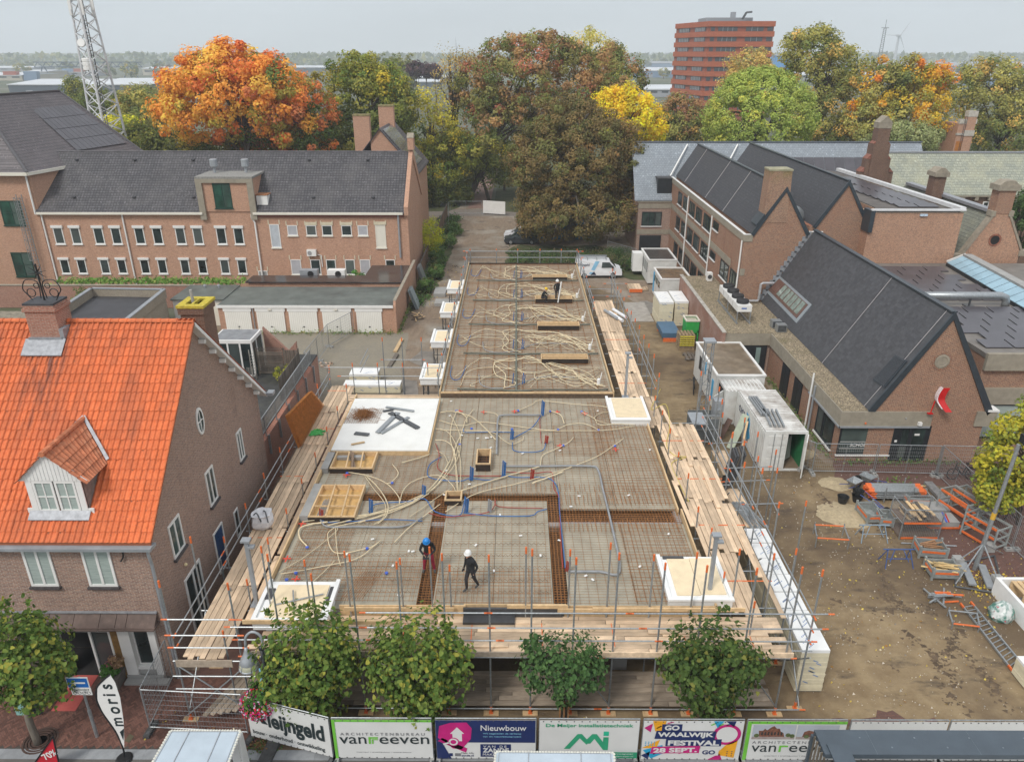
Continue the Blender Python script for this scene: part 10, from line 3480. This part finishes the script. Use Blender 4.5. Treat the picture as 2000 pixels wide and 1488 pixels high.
ob('bicycle_symbols',m_,INK,t)
fb_=Ve((-13.6,18.3,0))
t=Th('feather_flag','white feather flag with black lettering on a black foot before the shop','flag',fb_)
ft=GY(236,1318,18.3)
sc=(ft.z-.35)/3.
out_=[(0,.5),(-.10,1.2),(-.36,2.),(-.42,2.5),(-.3,3.),(.05,3.35),(.25,3.5),(.34,3.2),(.36,2.6),(.26,1.7),(.1,.9)]
sc=ft.z/3.5
m_=MB()
m_.prism([(fb_.x+.1+u,fb_.y,v*sc)for u,v in out_],(0,.01,0))
CL=ob('cloth',m_,WH,t)
m_=MB()
m_.tube(Sm([(fb_.x+0,fb_.y+.02,0),(fb_.x+.05,fb_.y+.02,.5*sc)]+[(fb_.x+.08+u,fb_.y+.005,v*sc)for u,v in out_[1:7]],4),.03,6)
ob('pole',m_,BLACK,t)
for ch,v,k in(('s',3.05,.3),('i',2.72,.3),('r',2.45,.3),('o',2.1,.34),('m',1.62,.34)):
 mb=Tm(ch,.62 if ch!='m' else .56,.02,.003)
 ob('lettering',Pm(mb,(fb_.x+.14-(.03 if v>3 else 0),fb_.y-.005,v*sc),(0,0,1),(-1,0,0)),INK,CL)
m_=MB()
m_.prism([(fb_.x+.12,fb_.y-.006,1.2*sc),(fb_.x+.3,fb_.y-.006,1.35*sc),(fb_.x+.16,fb_.y-.006,.85*sc)],(0,-.004,0))
ob('lettering',m_,INK,CL)
m_=MB()
m_.lathe([(.02,.12),(.22,.12),(.28,.06),(.28,0),(.02,0)],fb_,14)
ob('base',m_,BLACK,t)
q=[GY(60,1500,17.9),GY(104,1437,17.9),GY(122,1520,17.9),GY(80,1530,17.9)]
t=Th('sale_flag','red sale flag with white percent lettering and black edge at the bottom left','flag',(q[0].x+.3,17.9,0))
m_=MB()
m_.prism(q,(0,.012,0))
ob('cloth',m_,M('flag_red',(.52,.015,.03),.5,var=.1),t)
m_=MB()
for a,b_ in((0,1),(1,2)):
 m_.beam(q[a]+Ve((0,-.01,0)),q[b_]+Ve((0,-.01,0)),.03,.05)
m_.bar((q[2].x,17.92,0),q[2],.02,5)
ob('edge',m_,BLACK,t)
mb=Tm('70%',.36,.015,.003)
c=GY(97,1474,17.88)
ob('lettering',Pm(mb,(c.x,17.885,c.z),Ve((.86,0,.5)),Ve((-.5,0,.86))),WH,t)
m_=MB()
m_.prism([G(100,1388,.016),G(147,1388,.016),G(197,1311,.016),G(151,1311,.016)],(0,0,.012))
tag(ob('carpet',m_,M('red_carpet',(.46,.095,.08),.95,var=.08,scale=9),loc=(-16.7,21,0)),'faded red carpet leading into the shop entrance','carpet')
t=Th('planter','grey brown planter with heather and green leaves at the slatted shop wall','planter',(-15.55,21.65,0))
m_=MB()
m_.add([(-15.8,21.4,0),(-15.3,21.4,0),(-15.3,21.9,0),(-15.8,21.9,0),(-15.88,21.32,.6),(-15.22,21.32,.6),(-15.22,21.98,.6),(-15.88,21.98,.6)],[(3,2,1,0),(4,5,6,7),(0,1,5,4),(1,2,6,5),(2,3,7,6),(3,0,4,7)])
ob('pot',m_,M('pot_grey',(.12,.105,.09),.9),t)
npr=np.random.RandomState(8)
P,Nn,S,C,cl=crown(npr,[(-15.6,21.6,.75,.3,.3,.22)],22,40,.14,[(3,(.06,.14,.02)),(1,(.1,.2,.04))],.09,None,.4)
Lo('foliage',P,Nn,S,C,t,npr=npr,base=(-15.55,21.65,0))
P,Nn,S,C,cl=crown(npr,[(-15.4,21.75,1.05,.26,.24,.22)],20,36,.12,[(3,(.32,.19,.09)),(1,(.28,.10,.08))],.07,None,.4)
Lo('heather',P,Nn,S,C,t,npr=npr,base=(-15.55,21.65,0))
m_=MB()
m_.prism([G(253,1432,.02),G(262,1437,.02),G(252,1450,.02),G(244,1446,.02)],(0,0,.006))
tag(ob('drain_cover',m_,M('drain_iron',(.10,.085,.05),.7),loc=(-13.2,18.9,0)),'small iron drain cover in the pavement right of the feather flag','drain')
m_=MB()
m_.beam(G(540,1440,.08),G(515,1490,.08),.45,.12)
tag(ob('rubber_ramp',m_,RUB,loc=(-8.6,18.6,0)),'black rubber kerb ramp under the Kleijngeld banner','ramp')
weeds('weeds','brown dry weeds at the foot of the angled banner',[(-8.9,18.85,.3,.15)],.05,420,[(2,(.20,.11,.04)),(1,(.08,.13,.03))],.08)
LACE=M('lace_edge',(.62,.61,.54),.8,var=.15,scale=14)
ZR=M('stall_roof',(.43,.50,.56),.4,var=.1,scale=1.2,dirt=.12,Dc=(.3,.34,.38))
for lab,q in(('pale blue stall roof with lace edging at the bottom left',[G(333,1426,2.5),G(470,1426,2.5),G(438,1510,2.35),G(285,1510,2.35)]),('pale blue stall roof cut off at the bottom middle',[G(968,1467,2.5),G(1199,1469,2.5),G(1205,1540,2.35),G(962,1540,2.35)])):
 c=sum(q,Ve())/4
 t=Th('market_stall',lab,'stall',(c.x,c.y,0),'market stalls')
 m_=MB()
 m_.prism(q,(0,0,-.04))
 R=ob('roof',m_,ZR,t)
 m_=MB()
 for u in(.28,.72):
  m_.beam(q[0].lerp(q[1],u)+Ve((0,0,.01)),q[3].lerp(q[2],u)+Ve((0,0,.01)),.025,.03)
 for i,j in((0,1),(1,2),(3,0)):
  a,b_=q[i].lerp(c,.06),q[j].lerp(c,.06);m_.beam(a+Ve((0,0,.008)),b_+Ve((0,0,.008)),.02,.02)
 ob('seam',m_,ZINC,R)
 m_=MB()
 for i,j in((0,1),(1,2),(3,0)):
  n_=int((q[j]-q[i]).length/.09)
  for k in rg(n_):
   p=q[i].lerp(q[j],(k+.5)/n_);m_.ball((p.x,p.y,p.z),.05,6,4,0,(1,1,.5))
 ob('lace',m_,LACE,R,kind='stuff')
 for i in rg(4):
  p=q[i].lerp(c,.08);bx('post',WH,t,(p.x-.03,p.x+.03,p.y-.03,p.y+.03,0,p.z-.05))
p=G(458,1470,1.5)
m_=MB()
m_.prism([(p.x-.1,p.y,0),(p.x+.2,p.y,0),(p.x+.15,p.y,1.9),(p.x-.1,p.y,1.9)],(0,.5,0))
tag(ob('white_board',m_,WH,loc=p),'white side board next to the left market stall','board')
t=Th('steel_portal','dark blue grey steel portal beam with slatted infill at the bottom right','portal',(13,16.6,0))
PB=M('portal_blue',(.065,.085,.105),.45,var=.12,scale=1.5,dirt=.12,Dc=(.13,.15,.16),Ds=1.4)
o=bx('beam',PB,t,(9.45,17.5,16.15,17.05,2.82,3.))
m_=MB()
for x in(11.05,14.2):
 m_.box(x,x+.006,16.15,17.05,3.,3.004)
for k in rg(9):
 m_.lathe([(.02,0),(.03,.012),(.01,.02)],(9.9+k*.85,16.4+.35*(k%2),3.),8)
ob('bolts',m_,M('portal_joint',(.16,.19,.22),.5),o,kind='stuff')
bx('cross_beam',PB,t,(9.62,10.25,13.,16.5,3.002,3.05))
sl0=None
m_=MB()
m_.box(0,.05,-.02,.02,0,1.25)
SLM=M('portal_slat',(.14,.115,.085),.8,oj=.25)
for k in rg(18):
 y=13.6+k*.19
 o=ob('slat',m_,SLM,t,Lc=True)if sl0 is None else dup(sl0,t)
 sl0=sl0 or o
 o.location=Ve((9.38,y,1.7))-BASE[t.name]
for y in(13.4,17.):
 bx('post',PB,t,(9.37,9.5,y-.05,y+.05,0,2.82))
bx('post',PB,t,(17.3,17.5,16.3,16.5,0,2.82))
npr=np.random.RandomState(18)
t=Th('clipped_hedge','clipped dark green hedge under the steel portal','hedge',(12.1,16.4,0))
n=2600
P=np.stack([npr.uniform(11.,13.5,n),npr.uniform(15.2,16.6,n),.9-np.abs(npr.normal(size=n))*.12],1)
Lo('foliage',P,npr.normal(size=(n,3))*.6+[0,0,.8],npr.uniform(.05,.1,n),Pk(npr,n,[(3,(.04,.06,.015)),(1,(.12,.13,.04)),(.4,(.35,.3,.12))],.25),t,npr=npr,base=(12.1,16.4,0))
bx('hedge_core',INTER,t,(11.,13.5,15.2,16.6,0,.78))
bx('forecourt',M('pale_paving',(.42,.41,.38),.8,var=.08),None,(13.6,22,10,17.6,-.02,.012),(10.4,10.9,10,17.6,-.02,.012),kind='structure')
# people
SKIN=M('skin',(.48,.26,.18),.6,var=.06)
def Pe(name,Lb,base,rz,J,cols,helmet,tablet=False,vest=None):
 """J: joints in metres, facing -y. One skinned body; helmet and hands are its children."""
 pts,edges,rad_,part_=[],[],[],[]
 def add(p,r,q,c):
  pts.append(Ve(p));rad_.append(r);part_.append(c)
  if q is not None:
   edges.append((q,len(pts)-1))
  return len(pts)-1
 pv=add(J['pelvis'],(.155,.125),None,1)
 sp=add(Ve(J['pelvis']).lerp(Ve(J['chest']),.5),(.15,.115),pv,0)
 ch=add(J['chest'],(.18,.125),sp,0)
 nk=add(J['neck'],(.065,.065),ch,0)
 h0=Ve(J['head'])
 hd=add(h0-Ve((0,0,.03)),(.088,.1),nk,2)
 add(h0+Ve((0,0,.07)),(.085,.1),hd,2)
 for s in('L','R'):
  a=add(J['sh'+s],(.075,.075),ch,0);e=add(J['el'+s],(.055,.055),a,0);w_=add(J['wr'+s],(.036,.036),e,0);add(Ve(J['wr'+s]).lerp(Ve(J['ha'+s]),.45),(.034,.03),w_,2);a=add(J['hip'+s],(.1,.105),pv,1);k=add(J['kn'+s],(.07,.075),a,1);f=add(J['an'+s],(.052,.055),k,1);add(J['to'+s],(.045,.04),f,3)
 me=bpy.data.meshes.new('body')
 me.from_pydata(pts,edges,[])
 o=bpy.data.objects.new('body',me)
 COL.objects.link(o)
 md=o.modifiers.new('skin','SKIN')
 for i,v in en(me.skin_vertices[0].data):
  v.radius=rad_[i];v.use_root=i==0
 md2=o.modifiers.new('sub','SUBSURF')
 md2.levels=md2.render_levels=2
 dg=bpy.context.evaluated_depsgraph_get()
 m2=bpy.data.meshes.new_from_object(o.evaluated_get(dg))
 bpy.data.objects.remove(o)
 t=Th(name,Lb,'person',base,None,rz)
 for m__ in cols:
  m2.materials.append(m__)
 for p in m2.polygons:
  c=p.center;best,bi=9,0
  for a,b_ in edges:
   A_,B_=pts[a],pts[b_];d_=B_-A_;u=max(0,min(1,(c-A_).dot(d_)/(d_.length_squared+1e-9)));ds=(A_+d_*u-c).length-rad_[b_][0]*.3
   if ds<best:
    best,bi=ds,(part_[b_]if u>.22 or part_[b_]==part_[a]else part_[a])
  p.material_index=bi;p.use_smooth=True
 o=bpy.data.objects.new('body',m2)
 COL.objects.link(o)
 o.parent=t
 hp=h0+Ve((0,0,.09))
 tilt=Ve(J.get('up',(0,0,1)))
 m_=MB()
 m_.lathe([(.135,-0),(.132,.03),(.125,.07),(.10,.115),(.06,.145),(.01,.155)],hp,16,axis=tilt)
 m_.lathe([(.02,0),(.15,-.006),(.152,.008),(.02,.015)],hp+Ve((0,-.025,0)),16,axis=tilt)
 ob('helmet',m_,helmet,t,Lc=True,So=True)
 f=h0+Ve((0,-.095,0))
 m_=MB()
 m_.ball(f+Ve((0,-.012,0)),.018,6,5,0,(.8,1,1.3))
 for sx in(-1,1):
  m_.ball(h0+Ve((sx*.088,0,.01)),.025,6,5,0,(.5,1,1.4))
 ob('nose_and_ears',m_,SKIN,t,Lc=True,So=True,kind='stuff')
 m_=MB()
 for sx in(-1,1):
  m_.ball(f+Ve((sx*.034,.004,.03)),.012,6,5)
 m_.box(f.x-.025,f.x+.025,f.y-.008,f.y+.006,f.z-.05,f.z-.042)
 ob('eyes_and_mouth',m_,M('eye_dark',(.05,.025,.02),.5),t,Lc=True,kind='stuff')
 for s in('L','R'):
  w0,h1=Ve(J['wr'+s]),Ve(J['ha'+s]);d_=(h1-w0).normalized();sd=d_.cross(Ve((0,1,.3))).normalized();up=sd.cross(d_).normalized();m_=MB();pc=w0+d_*.055;m_.obox(pc,d_*.045,sd*.038,up*.013)
  for i,ln in en((.07,.08,.075,.058)):
   b0=w0+d_*.098+sd*(.029-i*.019);m_.tube([b0,b0+d_*ln*.5-up*.008,b0+d_*ln*.85-up*.03],.0095,5)
  b0=w0+d_*.04+sd*.036;m_.tube([b0,b0+sd*.025+d_*.025,b0+sd*.026+d_*.058-up*.012],.011,5);ob('hand',m_,cols[2]if not J.get('gloves')else J['gloves'],t,Lc=True,So=True,kind='stuff')
 return t
BLK=M('black_fabric',(.014,.015,.017),.85,var=.3,scale=9)
BOOT=M('work_boot',(.06,.06,.06),.8)
DTR=M('charcoal_trousers',(.028,.026,.03),.85,var=.3,scale=9)
CRIM=M('crimson_trousers',(.27,.012,.035),.85,var=.2,scale=9)
z0=3.31
st=dict(pelvis=(0,.05,.95),chest=(0,-.06,1.36),neck=(0,-.16,1.52),head=(0,-.27,1.6),shL=(-.2,-.08,1.42),shR=(.2,-.08,1.42),elL=(-.3,-.1,1.14),elR=(.3,-.1,1.14),wrL=(-.13,-.32,1.06),wrR=(.13,-.32,1.06),haL=(-.04,-.42,1.05),haR=(.05,-.42,1.05),hipL=(-.11,.05,.9),hipR=(.11,.05,.9),knL=(-.16,0,.5),knR=(.17,0,.5),anL=(-.2,.05,.09),anR=(.22,.05,.09),toL=(-.24,-.14,.04),toR=(.26,-.14,.04),up=(0,-.55,.84))
pp=G(838,1116,z0)
Pe('person','person in black jacket and crimson trousers with a blue helmet bending over a tablet',(pp.x,pp.y,z0),0,st,[BLK,CRIM,SKIN,BOOT],M('helmet_blue',(.015,.22,.62),.3))
m_=MB()
m_.obox((pp.x-0,pp.y-.44,z0+1.04),(.15,0,0),(0,.1,.03),(0,-.003,.01))
tag(ob('tablet',m_,BLACK,loc=(pp.x,pp.y-.44,z0+1.04)),'black tablet held by the person with the blue helmet','tablet')
st2=dict(pelvis=(0,0,.96),chest=(.02,-.02,1.38),neck=(0,-.05,1.55),head=(-.02,-.09,1.66),shL=(-.2,0,1.44),shR=(.21,-.02,1.44),elL=(-.28,.04,1.15),elR=(.3,.06,1.15),wrL=(-.3,-.04,.92),wrR=(.26,-.1,.9),haL=(-.31,-.08,.84),haR=(.25,-.16,.83),hipL=(-.1,0,.91),hipR=(.1,0,.91),knL=(-.1,-.16,.52),knR=(.12,.08,.5),anL=(-.08,-.16,.09),anR=(.14,.28,.12),toL=(-.1,-.36,.04),toR=(.12,.1,.04),up=(0,-.1,1),gloves=BLK)
pp=G(920,1150,z0)
Pe('person','person in black workwear with a white helmet walking on the near slab',(pp.x,pp.y,z0),rad(-38),st2,[BLK,DTR,SKIN,BOOT],WH)
st3=dict(st2)
st3.update(knL=(-.1,-.03,.5),knR=(.1,-.02,.5),anL=(-.12,0,.09),anR=(.12,0,.09),toL=(-.13,-.18,.04),toR=(.13,-.18,.04),elR=(.28,-.05,1.2),wrR=(.2,-.25,1.18),haR=(.17,-.34,1.2),elL=(-.27,0,1.15),wrL=(-.22,-.14,.98),haL=(-.18,-.2,.9))
z1=SF+.1
pp=G(1088,588,z1)
Pe('person','person with a white helmet holding a long white tube on the far slab',(pp.x,pp.y,z1),0,st3,[BLK,DTR,SKIN,BOOT],WH)
m_=MB()
m_.bar((pp.x+.05,pp.y-.42,z1),(pp.x+.3,pp.y-.3,z1+1.75),.06,8)
tag(ob('white_tube',m_,WH,loc=(pp.x+.2,pp.y-.4,z1)),'long white tube held upright by the person on the far slab','tube')
st4=dict(pelvis=(0,.1,.42),chest=(0,-.1,.82),neck=(0,-.18,.97),head=(0,-.26,1.06),shL=(-.19,-.1,.88),shR=(.19,-.1,.88),elL=(-.24,-.28,.64),elR=(.24,-.28,.64),wrL=(-.12,-.48,.58),wrR=(.12,-.48,.58),haL=(-.08,-.57,.56),haR=(.08,-.57,.56),hipL=(-.1,.08,.4),hipR=(.1,.08,.4),knL=(-.13,-.34,.5),knR=(.13,-.34,.5),anL=(-.13,-.26,.09),anR=(.13,-.26,.09),toL=(-.14,-.46,.04),toR=(.14,-.46,.04),up=(0,-.35,.94))
pp=G(1060,590,z1)
Pe('person','person with a yellow helmet crouching at a form box on the far slab',(pp.x,pp.y,z1),rad(75),st4,[BLK,DTR,SKIN,BOOT],M('helmet_yellow',(.78,.50,.01),.35))
st5=dict(st3)
st5.update(head=(0,-.06,1.68),up=(0,0,1))
Pe('person','person in dark trousers half hidden under the pavement lime',(-17.75,20.15,.03),rad(160),st5,[BLK,M('dark_jeans',(.02,.025,.035),.9),SKIN,BOOT],M('dark_hair',(.03,.02,.015),.8))
t=Th('shopping_bag','pale green bag carried beside the person under the lime','bag',(-18.1,20.,.35))
bx('bag',M('bag_green',(.22,.42,.38),.6,var=.3,scale=12),t,(-18.28,-17.92,19.9,20.1,.3,.75))
br('handle',STEEL,t,(Ve((-18.2,20,.75)),Ve((-18.05,20,.92)),.015),(Ve((-17.98,20,.75)),Ve((-18.05,20,.92)),.015))
